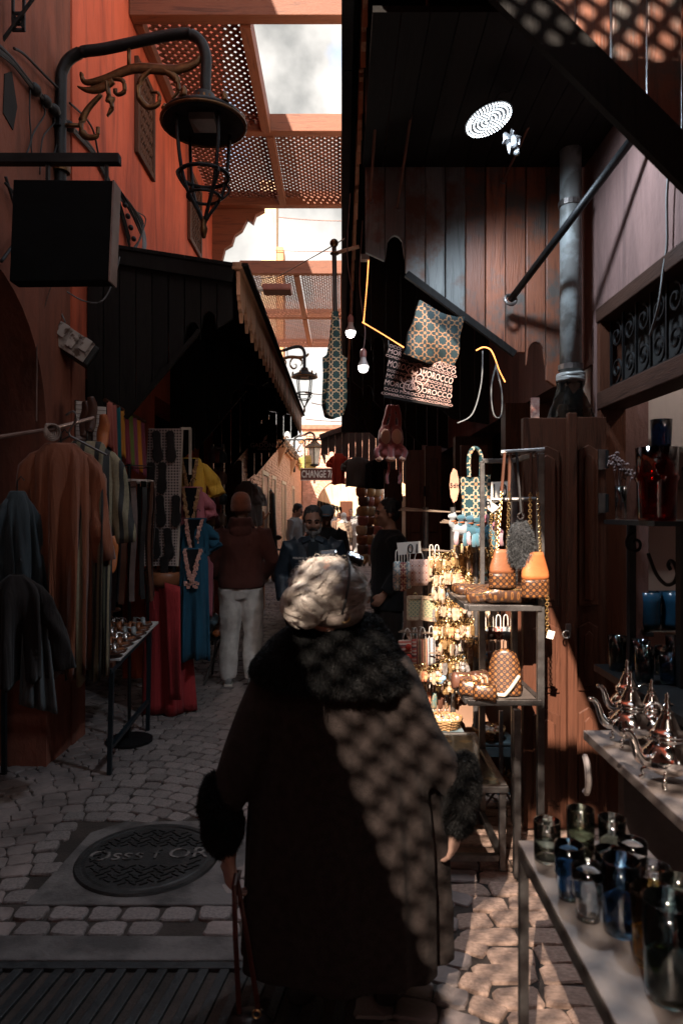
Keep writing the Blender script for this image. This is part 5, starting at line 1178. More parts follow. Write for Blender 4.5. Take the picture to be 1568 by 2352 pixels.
# ================================================================ hanging bags, cloth on a pole, plush monkeys
def tote(name, label, quad, m, thick=.05, handles=True, bulge=.02, crumple=0.0):
    """flat bag: quad = four corners of its front face"""
    q = [Vector(p) for p in quad]; root = thing(name, label, 'tote bag', (q[2] + q[3]) / 2); n = 10
    nrm = (q[1] - q[0]).cross(q[3] - q[0]).normalized(); nrm = nrm if nrm.y > 0 else -nrm
    F = [[q[0].lerp(q[1], s / n).lerp(q[3].lerp(q[2], s / n), t / n) for s in range(n + 1)] for t in range(n + 1)]
    B = [[F[t][s] + nrm * (thick * (.25 + .75 * t / n) * math.sin(math.pi * min(max(s / n, .02), .98)) ** .5 + .008) for s in range(n + 1)] for t in range(n + 1)]
    if crumple:
        for t in range(n + 1):
            for s in range(n + 1):
                d_ = noise.noise(F[t][s] * 7) + .5 * noise.noise(F[t][s] * 17); e_ = nrm * (crumple * d_ * (.4 + .6 * t / n)) + Vector((.35 * crumple * noise.noise(F[t][s] * 9 + Vector((5, 0, 0))), 0, -crumple * 1.1 * math.sin(math.pi * s / n) * (.35 if t == 0 else .2) + .5 * crumple * d_))
                F[t][s] = F[t][s] + e_; B[t][s] = B[t][s] + e_
    o0 = (q[0] + q[2]) / 2
    b = MB().sheet([[p - o0 for p in r_] for r_ in F]).sheet([[p - o0 for p in r_] for r_ in B])
    ob = b.obj('body', m, None, smooth=True); ob.location = o0; adopt(ob, root)
    sd_ = MB()
    for (i0, j0) in (((0, 0), (n, 0)), ((0, n), (n, n)), ((n, 0), (n, n))):
        pass
    side = MB(); side.sheet([[F[t][0], B[t][0]] for t in range(n + 1)]).sheet([[F[t][n], B[t][n]] for t in range(n + 1)]).sheet([[F[n][s], B[n][s]] for s in range(n + 1)])
    side.obj('gusset', BLACK, root)
    if handles:
        a, c = q[0].lerp(q[1], .3), q[0].lerp(q[1], .7); u = Vector((0, 0, .16))
        for off in (0, .03): MB().tube(smooth_path([a + nrm * off, a + u * .7 + nrm * off, (a + c) / 2 + u + nrm * off, c + u * .7 + nrm * off, c + nrm * off], 5), .009, 6).obj('handle', m, root)
    return root, nrm
STB = stars('star_print_dim', (0.012, 0.026, 0.028), (0.25, 0.12, 0.055), 15, r=.33, w=.045, dot=(0.25, 0.12, 0.055))
STT = stars('star_print_teal', (0.008, 0.042, 0.050), (0.42, 0.32, 0.21), 14, r=.34, w=.05, dot=(0.50, 0.22, 0.10))
MBR = cloth('black_canvas', (0.020, 0.017, 0.016))
D_ = 3.72
mb_, nn = tote('lettered_tote', 'black tote bag covered in rows of pale MOROCCO lettering', (P(897, 790, D_), P(1044, 842, D_), P(1030, 937, D_), P(882, 912, D_)), MBR, handles=True)
LETP = mat('printed_pink', (0.74, 0.44, 0.36), rough=.75, bump=0)
q0, q1, q2, q3 = P(897, 790, D_ - .004), P(1044, 842, D_ - .004), P(1030, 937, D_ - .004), P(882, 912, D_ - .004)
ang = math.atan2((q1 - q0).z, (q1 - q0).x)
rowsT = [('OCCO MOROCCO MOROCCO', .024, .03), ('MOROCCO MOROCCO', .036, .13), ('COMOROCCOMOROCCOMOROCCO', .019, .225), ('MOROCCO  MOROCCO', .050, .36), ('OCCO MOROCCO MOROCCO MOR', .019, .49), ('MOROCCO MOROCCO M', .032, .59), ('MOROCCO OROCCO', .040, .72), ('OCCO MOROCCO MOROCCO', .024, .84), ('COMOROCCOMOROCCOMORO', .019, .93)]
for bd, sz, t in rowsT:
    L0, R0 = q0.lerp(q3, t), q1.lerp(q2, t); c = (L0 + R0) / 2; w = (R0 - L0).length * .97; aa = math.atan2((R0 - L0).z, (R0 - L0).x)
    text('lettering', bd, sz, c, Matrix.Rotation(-aa, 3, 'Y') @ Matrix.Rotation(R(90), 3, 'X'), LETP, mb_, sx=w / (len(bd) * sz * .66))
orn = MB(); oc_ = q0.lerp(q1, .42).lerp(q3.lerp(q2, .42), .52) + Vector((0, -.004, 0))
for k in range(6):
    orn.tube([p for p in scroll_pts(oc_ + Vector((.035 * math.cos(k), 0, .05 * math.sin(k * 1.05))), .04, 1.3, (1, 0, 0), (0, 0, 1), k, 1 if k % 2 else -1, 18)], .0032, 5)
orn.obj('scroll_print', LETP, mb_)
tote('patterned_tote', 'dark tote with orange star pattern hanging above the lettered bag', (P(962, 688, 3.66), P(1068, 728, 3.72), P(1040, 848, 3.74), P(926, 812, 3.62)), STB, thick=.10, handles=False, crumple=.045)
# pole with a star-print cloth
DPo = 4.7
po_ = thing('cloth_pole', 'upright pole with a knob beside the eave carrying a patterned cloth', 'pole', P(770, 800, DPo))
MB().tube([P(767, 565, DPo), P(770, 730, DPo), P(770, 900, DPo)], .016, 10).obj('shaft', mat('pole_grey', (0.10, 0.085, 0.08), rough=.4, metal=.3), po_)
MB().sph(P(767, 558, DPo), .03, 12, 8).obj('knob', GOLD, po_, smooth=True)
MB().tube([P(768, 582, DPo), P(800, 572, DPo), P(824, 566, DPo)], .014, 8).obj('wall_arm', mat('pale_wood', (0.45, 0.25, 0.16), rough=.6), po_); MB().tor(P(768, 582, DPo), .024, .007, 14, 6).obj('collar', GOLD, po_)
gc = MB(); n = 26; vs = []
sec = [(716, 769, 7, .012), (745, 769, 9, .016), (780, 770, 12, .02), (815, 768, 15, .025), (822, 769, 24, .04), (860, 769, 24, .045), (895, 768, 26, .05), (930, 766, 28, .055), (955, 766, 22, .05)]
for i, (y, x, hw, dp) in enumerate(sec):
    for k in range(n):
        a = 2 * math.pi * k / n; q = 1 + .13 * math.sin(4 * a + i * .5) + .08 * math.sin(7 * a - i * .4)
        vs.append(P(x, y, DPo) + Vector((hw * q * math.cos(a) / 1568 * DPo, dp * q * math.sin(a) - .01, .02 * math.sin(2 * a + 1) * (i > 6))))
gc.add(vs, [(i * n + k, i * n + (k + 1) % n, (i + 1) * n + (k + 1) % n, (i + 1) * n + k) for i in range(len(sec) - 1) for k in range(n)])
tag(gc.obj('patterned_cloth', STT, None, smooth=True), 'teal star-print cloth bag bunched on the upright pole', 'cloth')
MONK = cloth('red_brown_plush', (0.26, 0.060, 0.055), sheen=.6); MONB = cloth('beige_plush', (0.52, 0.27, 0.18), sheen=.6)
for i, dx in enumerate((0, 26)):
    DM = 3.9; mk = thing('plush_monkey', ['red plush monkey hung upside down, on the eave side of the pair', 'red plush monkey hung upside down, on the shop side of the pair'][i], 'plush toy', P(890 + dx, 1000, DM), 'plush monkeys hung by their feet')
    b = MB(); x = 884 + dx
    for s in (-1, 1):
        b.tube(smooth_path([P(898 + s * 5 + dx * .3, 930, DM), P(894 + s * 7 + dx * .6, 955, DM), P(x + s * 7, 990, DM)], 4), .013, 8)
        ox = s * (16 if (s > 0) == (i == 1) else 11)
        b.tube(smooth_path([P(x + s * 8, 1024, DM - .02), P(x + ox * 1.15, 1034, DM - .03), P(x + ox * 1.2, 1044, DM - .03), P(x + ox * .95, 1052, DM - .03)], 4), .016, 8)
    b.loft([P(x, 978, DM), P(x, 990, DM), P(x, 1008, DM), P(x, 1026, DM), P(x, 1036, DM)], [(.018, .02), (.036, .034), (.042, .04), (.036, .034), (.016, .016)], 14)
    b.sph(P(x + 2, 1040, DM - .0), (.036, .034, .034), 12, 8)
    b.tube(smooth_path([P(x + 6, 1040, DM), P(x + 9, 1075, DM), P(x + (8 if i else 4), 1095, DM), P(x + 6, 1112, DM)], 4), .009, 8)
    ob = b.obj('body', MONK, mk, smooth=True); remesh(ob, .005, 2, .0015, 30, 1)
    MB().sph(P(x + 1, 1003, DM - .026), (.030, .022, .046), 12, 8).obj('belly', MONB, mk, smooth=True)
    for s in (-1, 1): MB().sph(P(x + s * (14 if (s > 0) == (i == 1) else 10), 1054, DM - .03), (.019, .018, .017), 10, 8).obj('hand', MONB, mk, smooth=True)
wire('loose_wire', 'string holding up the pair of plush monkeys', [P(898, 930, 3.9), P(897, 905, 3.88), P(892, 780, 3.85)], .003, CABLE)

# ================================================================ souvenir stall
DSs = 3.05
ms = thing('metal_stand', 'square tube metal stand with bag shelves in front of the folded door', 'stand', (.85, 3.2, 0))
def tb2(a, b, w=.03, m=STEEL): MB().bar(a, b, w).obj('frame_tube', m, ms, bevel=.002)
FX0, FX1, FY0, FY1 = .56, .885, 2.98, 3.5
zs, zu = ZH(1618, 3.0), ZH(1395, 3.05)
for x, y, t in ((FX1, FY0 + .06, 1.86), (FX0 + .16, FY1, zu), (FX1, FY1, 1.86)): tb2((x, y, .005), (x, y, t))
tb2((FX1 - .12, FY0, .005), (FX1 - .12, FY0, zs - .016))
for z in (zs, zu):
    tb2((FX0, FY0 + .05, z), (FX1, FY0 + .05, z), .026); tb2((FX0, FY1 + .02, z), (FX1, FY1 + .02, z), .026); tb2((FX0, FY0 + .066, z + .001), (FX0, FY1, z + .001), .024); tb2((FX1 - .001, FY0 + .08, z + .001), (FX1 - .001, FY1, z + .001), .024)
    MB().bx(FX0 + .014, FX1 - .016, FY0 + .065, FY1 + .005, z + .004, z + .010).obj('shelf', mat('shelf_sheet', (0.36, 0.30, 0.27), rough=.35, metal=.6), ms)
MB().tube([P(1150, 1040, 3.1), P(1250, 1034, 3.08)], .013, 10).obj('hanging_bar', STEEL, ms); MB().tube([P(1128, 1148, 3.15), P(1250, 1146, 3.12)], .010, 8).obj('hanging_bar', STEEL, ms)
tb2((FX0 + .161, FY1, zu + .015), (FX0 + .161, FY1, 1.86), .022); tb2((FX0 + .161, FY1, 1.862), (FX1, FY1, 1.862), .022); tb2((FX1, FY0 + .06, 1.862), (FX1, FY1, 1.864), .024)
lt = thing('glass_table', 'low steel table with a glass top in the sun behind the coat cuff', 'table', (.6, 3.4, 0))
LX0, LX1, LY0, LY1, LZ = .42, .735, 3.02, 3.72, .375
for x, y in ((LX1 - .02, LY0 + .02), (LX0, LY0 + .02), (LX1 - .02, LY1), (LX0, LY1)): MB().bar((x, y, .004), (x, y, LZ - .014), .028).obj('leg', STEEL, lt, bevel=.002)
for a, b in (((LX0 - .014, LY0, LZ), (LX1, LY0, LZ)), ((LX0 - .014, LY1 + .02, LZ), (LX1, LY1 + .02, LZ)), ((LX0, LY0 + .015, LZ + .001), (LX0, LY1 + .004, LZ + .001)), ((LX1 - .014, LY0 + .015, LZ + .001), (LX1 - .014, LY1 + .004, LZ + .001)), ((LX1 - .02, LY0 + .035, .06), (LX1 - .02, LY1 - .016, .06)), ((LX0 + .014, LY0 + .02, .062), (LX1 - .035, LY0 + .02, .062))):
    MB().bar(a, b, .028).obj('rail', STEEL, lt, bevel=.002)
MB().bx(LX0 + .016, LX1 - .03, LY0 + .016, LY1 + .004, LZ + .004, LZ + .012).obj('glass_top', glass('table_glass', (0.86, 0.84, 0.78), rough=.08), lt)
MB().bx(LX0 + .02, LX1 - .034, LY0 + .02, LY1, LZ - .012, LZ - .004).obj('tray', mat('felt_tray', (0.46, 0.38, 0.30), rough=.8), lt)
trk = random.Random(6)
for i in range(9): tag(MB().prism([(-.03, 0), (0, .012), (.035, 0), (0, -.012)], lambda u, v, w: (LX0 + .06 + .025 * i + u, LY0 + .1 + .17 * (i % 4) + v * 1.5, LZ - .003 + w), .004).obj('charm', BRASS, None), 'small brass charm lying under the glass top', 'charm', 'charms under the glass top')

def pouch(name, label, c, w, h, m, th=.02, cat='pouch', group=None, strap=True, yaw=0.0, round_=.5, strapm=None):
    c = Vector(c); root = thing(name, label, cat, c - Vector((0, 0, h)), group); M3 = Matrix.Rotation(yaw, 3, 'Z')
    b = MB(); n = 20; rows = [(0, .94, .35), (.06, 1, .7), (.5, 1.03, 1), (.85, 1, .9), (.97, .93, .5), (1, .85, .15)]; vs = []
    for t, kx, ky in rows:
        for k in range(n):
            a = 2 * math.pi * k / n; vs.append(M3 @ Vector((w / 2 * kx * math.copysign(abs(math.cos(a)) ** round_, math.cos(a)), th * ky * math.copysign(abs(math.sin(a)) ** .8, math.sin(a)), -h * t + h / 2)))
    o_ = len(vs); fs = [(i * n + k, i * n + (k + 1) % n, (i + 1) * n + (k + 1) % n, (i + 1) * n + k) for i in range(len(rows) - 1) for k in range(n)] + [tuple(range(n))[::-1], tuple((len(rows) - 1) * n + k for k in range(n))]
    b.add(vs, fs); ob = b.obj('body', m, None, smooth=True); ob.location = c - Vector((0, 0, h / 2)); adopt(ob, root)
    if strap: MB().tube(smooth_path([c + M3 @ Vector((-w * .25, 0, -.005)), c + M3 @ Vector((-.01, 0, .06)), c + M3 @ Vector((.01, 0, .06)), c + M3 @ Vector((w * .25, 0, -.005))], 4), .003, 5).obj('loop', strapm or PAPER, root)
    return root
def P4(x, y, d=4.0): return P(x, y, d)
TILE1 = stars('tile_print_pale', (0.52, 0.50, 0.45), (0.16, 0.26, 0.30), 22, r=.3, w=.06); TILE2 = stars('tile_print_maroon', (0.20, 0.05, 0.05), (0.55, 0.40, 0.28), 24, r=.3, w=.07)
TILE3 = stars('tile_print_pink', (0.60, 0.40, 0.33), (0.36, 0.22, 0.20), 24, r=.36, w=.03, dot=(0.32, 0.1, 0.06)); CRMF = cloth('cream_felt', (0.58, 0.40, 0.26))
for (x, y, w, h, m, lb, yw) in ((912, 1290, .05, .17, TILE1, 'pale blue tile-print pouch at the alley end of the rack', .6), (925, 1292, .04, .17, TILE2, 'maroon tile-print pouch next to the pale blue one', .7), (938, 1290, .035, .16, TILE1, 'narrow pale tile-print pouch squeezed behind the maroon one', .7), (962, 1285, .115, .155, TILE3, 'square pink quilted pouch with star print under the price card', .15), (990, 1278, .04, .15, CRMF, 'folded cream felt pouch beside the square pink pouch', .5), (1003, 1278, .06, .12, CRMF, 'cream felt pouch hanging in front of the key chains', .4)):
    pouch('hanging_pouch', lb, P4(x, y), w, h, m, group='pouches hanging on the souvenir rack', yaw=yw)
GRN = stars('prayer_print', (0.20, 0.22, 0.14), (0.50, 0.40, 0.22), 40, r=.3, w=.08); 
for (x, y, m, lb, yw, rot) in ((953, 1372, GRN, 'small green ornate framed mat hanging upright', .1, 0), (984, 1374, GRN, 'small green ornate framed mat hanging tilted', .1, .14)):
    r_ = thing('prayer_mat', lb, 'mat', P4(x, y + 48), 'small ornate mats on the rack'); Mx = Matrix.Rotation(rot, 3, 'Y') @ Matrix.Rotation(yw, 3, 'Z'); c = P4(x, y + 24)
    fr_ = MB()
    ob = MB().box((0, 0, 0), (.085, .012, .118)).obj('mat_body', m, None); ob.location = c; ob.rotation_euler = Mx.to_euler(); adopt(ob, r_)
    for a, b in (((-.044, -.062), (.044, -.062)), ((-.044, .062), (.044, .062)), ((-.046, -.066), (-.046, .066)), ((.046, -.066), (.046, .066))): fr_.bar(c + Mx @ Vector((a[0], -.004, a[1])), c + Mx @ Vector((b[0], -.004, b[1])), .012, .020)
    fr_.obj('border', mat('ornate_border', (0.48, 0.38, 0.24), (0.3, 0.16, 0.1), rough=.7, sc=80), r_); MB().tor(c + Mx @ Vector((0, 0, .075)), .012, .002, 10, 4, Euler((R(90), 0, 0)).to_matrix()).obj('ring', BRASS, r_)
WV = [stripes('kilim_red', [(0.45, 0.10, 0.07), (0.55, 0.36, 0.28), (0.40, 0.07, 0.05), (0.16, 0.05, 0.05), (0.6, 0.42, 0.32)], .05, 'Z'), stripes('kilim_ochre', [(0.42, 0.20, 0.10), (0.10, 0.06, 0.05), (0.50, 0.30, 0.16), (0.28, 0.07, 0.06)], .03, 'X'), stripes('kilim_grey', [(0.55, 0.50, 0.46), (0.05, 0.05, 0.06), (0.45, 0.4, 0.37)], .025, 'X')]
for (x, y, w, h, k_, lb, yw) in ((935, 1470, .11, .13, 0, 'red woven kilim pouch with round tassels', .2), (953, 1468, .05, .16, 0, 'narrow red woven pouch behind the tasselled one', .6), (970, 1468, .085, .185, 1, 'long ochre striped kilim pouch', .25), (990, 1465, .05, .16, 2, 'black and white striped kilim pouch', .3)):
    pr_ = pouch('kilim_pouch', lb, P4(x, y), w, h, WV[k_], group='woven pouches on the souvenir rack', yaw=yw)
    if 'tassels' in lb:
        for zz in (.04, .10): MB().sph(P4(x + 3, y, 3.97) - Vector((0, 0, zz)), (.018, .012, .018), 10, 8).obj('tassel', cloth('tassel_red', (0.5, 0.05, 0.03)), pr_, smooth=True)
# racks: posts with rows of wire arms
DK = 4.0
kr_ = thing('souvenir_rack', 'revolving wire rack crowded with key chains and pouches', 'rack', (U(1010, DK), DK, 0))
for x, d in ((977, 4.12), (1040, 4.05), (1092, 3.9)): MB().tube([(U(x, d), d, .004), P(x, 1165, d)], .016, 10).obj('post', STEEL, kr_)
arms = [(1172, 915, 1150, 4.06), (1262, 920, 1140, 4.0), (1322, 985, 1130, 3.97), (1372, 985, 1120, 3.96), (1452, 915, 1120, 3.98), (1500, 985, 1110, 3.95), (1548, 985, 1105, 3.94), (1200, 1010, 1140, 4.02)]
for y, x0, x1, d in arms:
    for k in range(3): MB().tube([P(x0 + 4 * k, y - 3 * k, d + .04 * k), P((x0 + x1) / 2, y + 4, d + .03 * k), P(x1 - 6 * k, y - 2 * k, d - .03 * k)], .0042, 5).obj('wire_arm', mat('rack_wire', (0.42, 0.30, 0.22), rough=.4, metal=.6), kr_)
for y, r_ in ((1550, .12), (1640, .2)):
    for k in range(9):
        a = 2 * math.pi * k / 9; c = P(972, y, 4.12); MB().tube([c, c + Vector((r_ * math.cos(a), r_ * math.sin(a), .012))], .004, 5).obj('wire_arm', MC['rack_wire'], kr_)
# key chains: a ring, a short chain and a charm; several charm shapes
def kc_proto(kind, m):
    r_ = thing('key_chain', 'proto', 'key chain', (0, 0, 0)); rx = Euler((R(90), 0, 0)).to_matrix()
    MB().tor((0, 0, -.014), .0125, .0018, 12, 4, rx).tor((0, 0, -.032), .006, .0016, 8, 4).tor((0, 0, -.041), .006, .0016, 8, 4, rx).obj('ring', BRASS, r_)
    c = MB()
    if kind == 0: c.prism([(-.012, -.045), (.012, -.045), (.017, -.07), (.01, -.098), (-.01, -.098), (-.017, -.07)], lambda u, v, w: (u, -.003 + w, v), .006)
    elif kind == 1: c.lathe([(0, -.045), (.008, -.048), (.011, -.06), (.006, -.07), (.015, -.085), (.012, -.098), (0, -.102)], n=10)
    elif kind == 2: c.prism([(-.010, -.044), (.010, -.044), (.014, -.056), (.012, -.07), (.014, -.085), (.006, -.105), (-.006, -.105), (-.014, -.085), (-.012, -.07), (-.014, -.056)], lambda u, v, w: (u, -.003 + w, v), .006)
    elif kind == 3: c.loft([(0, 0, -.045), (0, 0, -.06), (0, 0, -.085), (0, 0, -.105)], [(.006, .004), (.012, .007), (.014, .008), (.003, .003)], 8)
    else:
        c.box((0, 0, -.06), (.03, .006, .03)); 
        for k in range(4): c.bar((-.012 + .008 * k, 0, -.076), (-.012 + .008 * k, 0, -.10), .005)
    c.obj('charm', m, r_, smooth=False); return r_
CHM = [BRASS, mat('pale_gold', (0.85, 0.66, 0.42), (0.6, 0.42, 0.24), rough=.3, metal=.9), SILV, mat('enamel_cream', (0.66, 0.54, 0.40), (0.4, 0.2, 0.1), rough=.4, sc=60), mat('enamel_blue', (0.05, 0.16, 0.26), (0.5, 0.3, 0.1), rough=.35, sc=70), mat('enamel_red', (0.42, 0.09, 0.05), (0.6, 0.4, 0.2), rough=.35, sc=70)]
CHM[0] = mat('charm_brass', (0.50, 0.30, 0.13), (0.28, 0.15, 0.06), rough=.45, metal=.55, sc=60); CHM[1] = mat('charm_bone', (0.60, 0.46, 0.33), (0.34, 0.2, 0.12), rough=.5, metal=.1, sc=50); CHM[2] = mat('charm_pewter', (0.5, 0.44, 0.4), (0.25, 0.2, 0.18), rough=.4, metal=.6, sc=50)
KP = [kc_proto(k % 5, CHM[0]) for k in range(5)]
kg = random.Random(12); done = set()
rowsK = [(1262, 1040, 1142, 26, [0, 1, 0, 1], 'gold key chain in the crowded top row of the rack', 1.0), (1268, 990, 1034, 9, [3, 0, 5], 'key chain with hand-shaped charm hanging left of the crowded gold row', .95),
         (1322, 994, 1030, 6, [5, 4, 3, 1], 'slipper-shaped enamel key chain on the short second row', 1.25), (1322, 1064, 1104, 16, [0, 1], 'gold key chain in the dense cluster above the flat bags', 1.1),
         (1374, 1000, 1120, 34, [0, 1, 2, 1], 'pale gold key chain in the long middle row of the rack', 1.05), (1455, 1010, 1118, 32, [1, 0, 3, 2], 'key chain in the sunny row level with the woven pouches', 1.1),
         (1470, 1070, 1120, 8, [5, 4, 3], 'painted figure key chain below the sunny row', 1.3), (1505, 1012, 1110, 24, [1, 0, 2], 'gold key chain in the lower row above the purses', 1.0), (1548, 1020, 1100, 20, [1, 2, 0], 'pale key chain in the bottom row of the rack', .95),
         (1420, 1000, 1122, 30, [3, 1, 0, 5], 'mixed key chain in the row between middle and sunny rows', 1.1), (1300, 1000, 1064, 16, [3, 5, 1], 'wooden key chain in the short row under the hand charms', 1.0), (1232, 1046, 1120, 18, [4, 3, 0], 'shaded key chain under the plush camels', 1.0), (1525, 930, 1010, 14, [1, 3, 5], 'key chain low beside the woven pouches', 1.0)]
for y, x0, x1, n_, ms_, lb, sc_ in rowsK:
    for i in range(n_):
        k = kg.randrange(5) if 'slipper' not in lb else 3; d = 3.93 + kg.uniform(-.05, .05); x = x0 + (x1 - x0) * (i + kg.uniform(-.3, .3)) / max(1, n_ - 1)
        o = clone(KP[k], loc=P(x, y + kg.uniform(-3, 6), d), rz=kg.uniform(-1.2, 1.2), label=lb, group=lb.split(' hanging')[0] + 's' if False else 'key chains: ' + lb.split('key chain')[1].strip(), mats={'charm': CHM[kg.choice(ms_)]}, scale=sc_ * kg.uniform(.85, 1.15))
for o in KP:
    for ch in list(o.children): bpy.data.objects.remove(ch)
    bpy.data.objects.remove(o)
# wood-and-tile magnets and beads
for i, (x, y) in enumerate(((505 + 500, 1548), (1003, 1560), (1012, 1565), (1018, 1558))): tag(MB().sph(P(x, y, 3.9), .017, 10, 8).obj('painted_bead', [mat('bead_pink', (0.6, 0.35, 0.3), rough=.3), mat('bead_gold', (0.6, 0.4, 0.15), rough=.3), mat('bead_blue', (0.25, 0.42, 0.6), rough=.3), MC['bead_blue']][i], None, smooth=True), ['pink painted bead at the bottom corner of the rack', 'ochre painted bead under the pink one', 'blue painted bead, nearer the rack post', 'blue painted bead at the outer end'][i], 'bead')
# stepped display behind the rack, heaped with boxes and trinkets
sp2 = thing('stepped_display', 'cloth-covered stepped display of boxes behind the key chain rack', 'display', (U(1060, 4.3), 4.3, 0))
DSP = cloth('display_cloth', (0.30, 0.17, 0.11))
for i, (z, y0) in enumerate(((.45, 4.05), (.80, 4.22), (1.15, 4.40))): MB().bx(.42, 1.02, y0, 4.62, 0.004 + .001 * i, z).obj('step', DSP, sp2)
sg_ = random.Random(77); BXM = [mat('box_teal', (0.05, 0.16, 0.17), (0.3, 0.2, 0.1), rough=.5, sc=70), mat('box_thuya', (0.30, 0.13, 0.05), (0.14, 0.05, 0.02), rough=.35, sc=20), mat('box_ivory', (0.62, 0.52, 0.40), (0.4, 0.25, 0.15), rough=.5, sc=60), mat('box_red', (0.40, 0.06, 0.04), (0.5, 0.3, 0.15), rough=.5, sc=60), mat('box_brass', (0.55, 0.34, 0.14), (0.3, 0.16, 0.06), rough=.35, metal=.6, sc=50)]
for r_, (z, y0, n_) in enumerate(((.45, 4.10, 13), (.80, 4.27, 12), (1.15, 4.46, 11))):
    for i in range(n_):
        w_, h_, x_ = sg_.uniform(.03, .05), sg_.uniform(.035, .12), .45 + .54 * i / (n_ - 1); k = sg_.randrange(5); y_ = y0 + sg_.uniform(-.02, .03)
        bx_ = MB(); 
        if sg_.random() < .5: bx_.box((x_, y_, z + .002 + h_ / 2), (w_, w_, h_), (0, 0, sg_.uniform(-.5, .5)))
        else: bx_.lathe([(0, 0), (w_ * .45, 0), (w_ * .62, h_ * .4), (w_ * .3, h_ * .75), (w_ * .42, h_), (0, h_)], (x_, y_, z + .002), 12)
        tag(bx_.obj('souvenir_box', BXM[k], None, bevel=.002), f"{['teal painted', 'dark thuya wood', 'ivory coloured', 'red painted', 'brass'][k]} souvenir on the {['lowest', 'middle', 'top'][r_]} step behind the rack", 'souvenir', f"{['teal painted', 'dark thuya wood', 'ivory coloured', 'red painted', 'brass'][k]} souvenirs on the {['lowest', 'middle', 'top'][r_]} step")
for i in range(14):
    x, y, d = 955 + 14 * (i % 7), 1590 + 42 * (i // 7), 4.05
    pouch('bead_string', f"string of {['amber', 'ivory', 'red', 'turquoise', 'brown', 'silver', 'black'][i % 7]} beads hanging low on the {['upper', 'lower'][i // 7]} front wire", P(x, y, d), .03, .10, [BXM[1], BXM[2], BXM[3], BXM[0], BRN, SILV, BLKL][i % 7], th=.012, cat='beads', group='bead strings hung low on the rack', yaw=.3)
# price cards
def card(name, label, quad, txt, sz, m=PAPER, rot=0.0, off=(0, 0, 0), thick=.004):
    q = [Vector(p) for p in quad]; r_ = thing(name, label, 'price card', q[3]); c = sum(q, Vector()) / 4
    MB().add(q + [p + Vector((0, thick, 0)) for p in q], [(0, 1, 2, 3), (7, 6, 5, 4), (0, 4, 5, 1), (1, 5, 6, 2), (2, 6, 7, 3), (3, 7, 4, 0)]).obj('card', m, r_)
    if txt: text('lettering', txt, sz, c + Vector((0, -.006, 0)) + Vector(off), Matrix.Rotation(rot, 3, 'Y') @ Matrix.Rotation(R(90), 3, 'X'), INK, r_)
    return r_
card('price_card', 'pale folded price card reading 10 sideways over the pouches', (P(911, 1247, 3.9), P(965, 1243, 3.9), P(967, 1270, 3.9), P(914, 1275, 3.9)), '10', .075, rot=R(180), off=(.025, 0, 0))
card('price_card', 'white price card marked 10 beside the teal tote', (P(1128, 1107, 3.6), P(1184, 1104, 3.55), P(1184, 1150, 3.55), P(1126, 1154, 3.6)), '10', .10, off=(-.025, 0, 0))
card('price_card', 'small tilted white tag with handwriting above the plush camels', (P(1098, 1150, 3.6), P(1113, 1140, 3.6), P(1146, 1165, 3.6), P(1130, 1178, 3.6)), '9', .055, rot=R(-30))
sc5 = thing('price_tag', 'scalloped orange price tag reading 5dh', 'price tag', P(1042, 1155, 3.65)); pts5 = []
for k in range(48):
    a = 2 * math.pi * k / 48; r_ = 1 + .09 * abs(math.sin(4.5 * a)); pts5.append((.023 * r_ * math.cos(a), .085 * r_ * math.sin(a)))
MB().prism(pts5, lambda u, v, w: P(1043, 1115, 3.65) + Vector((u, w, v)), .006).obj('card', mat('orange_card', (0.60, 0.30, 0.19), rough=.7), sc5)
text('lettering', '5dh', .034, P(1043, 1115, 3.65) + Vector((0, -.004, 0)), (R(90), 0, 0), INK, sc5)
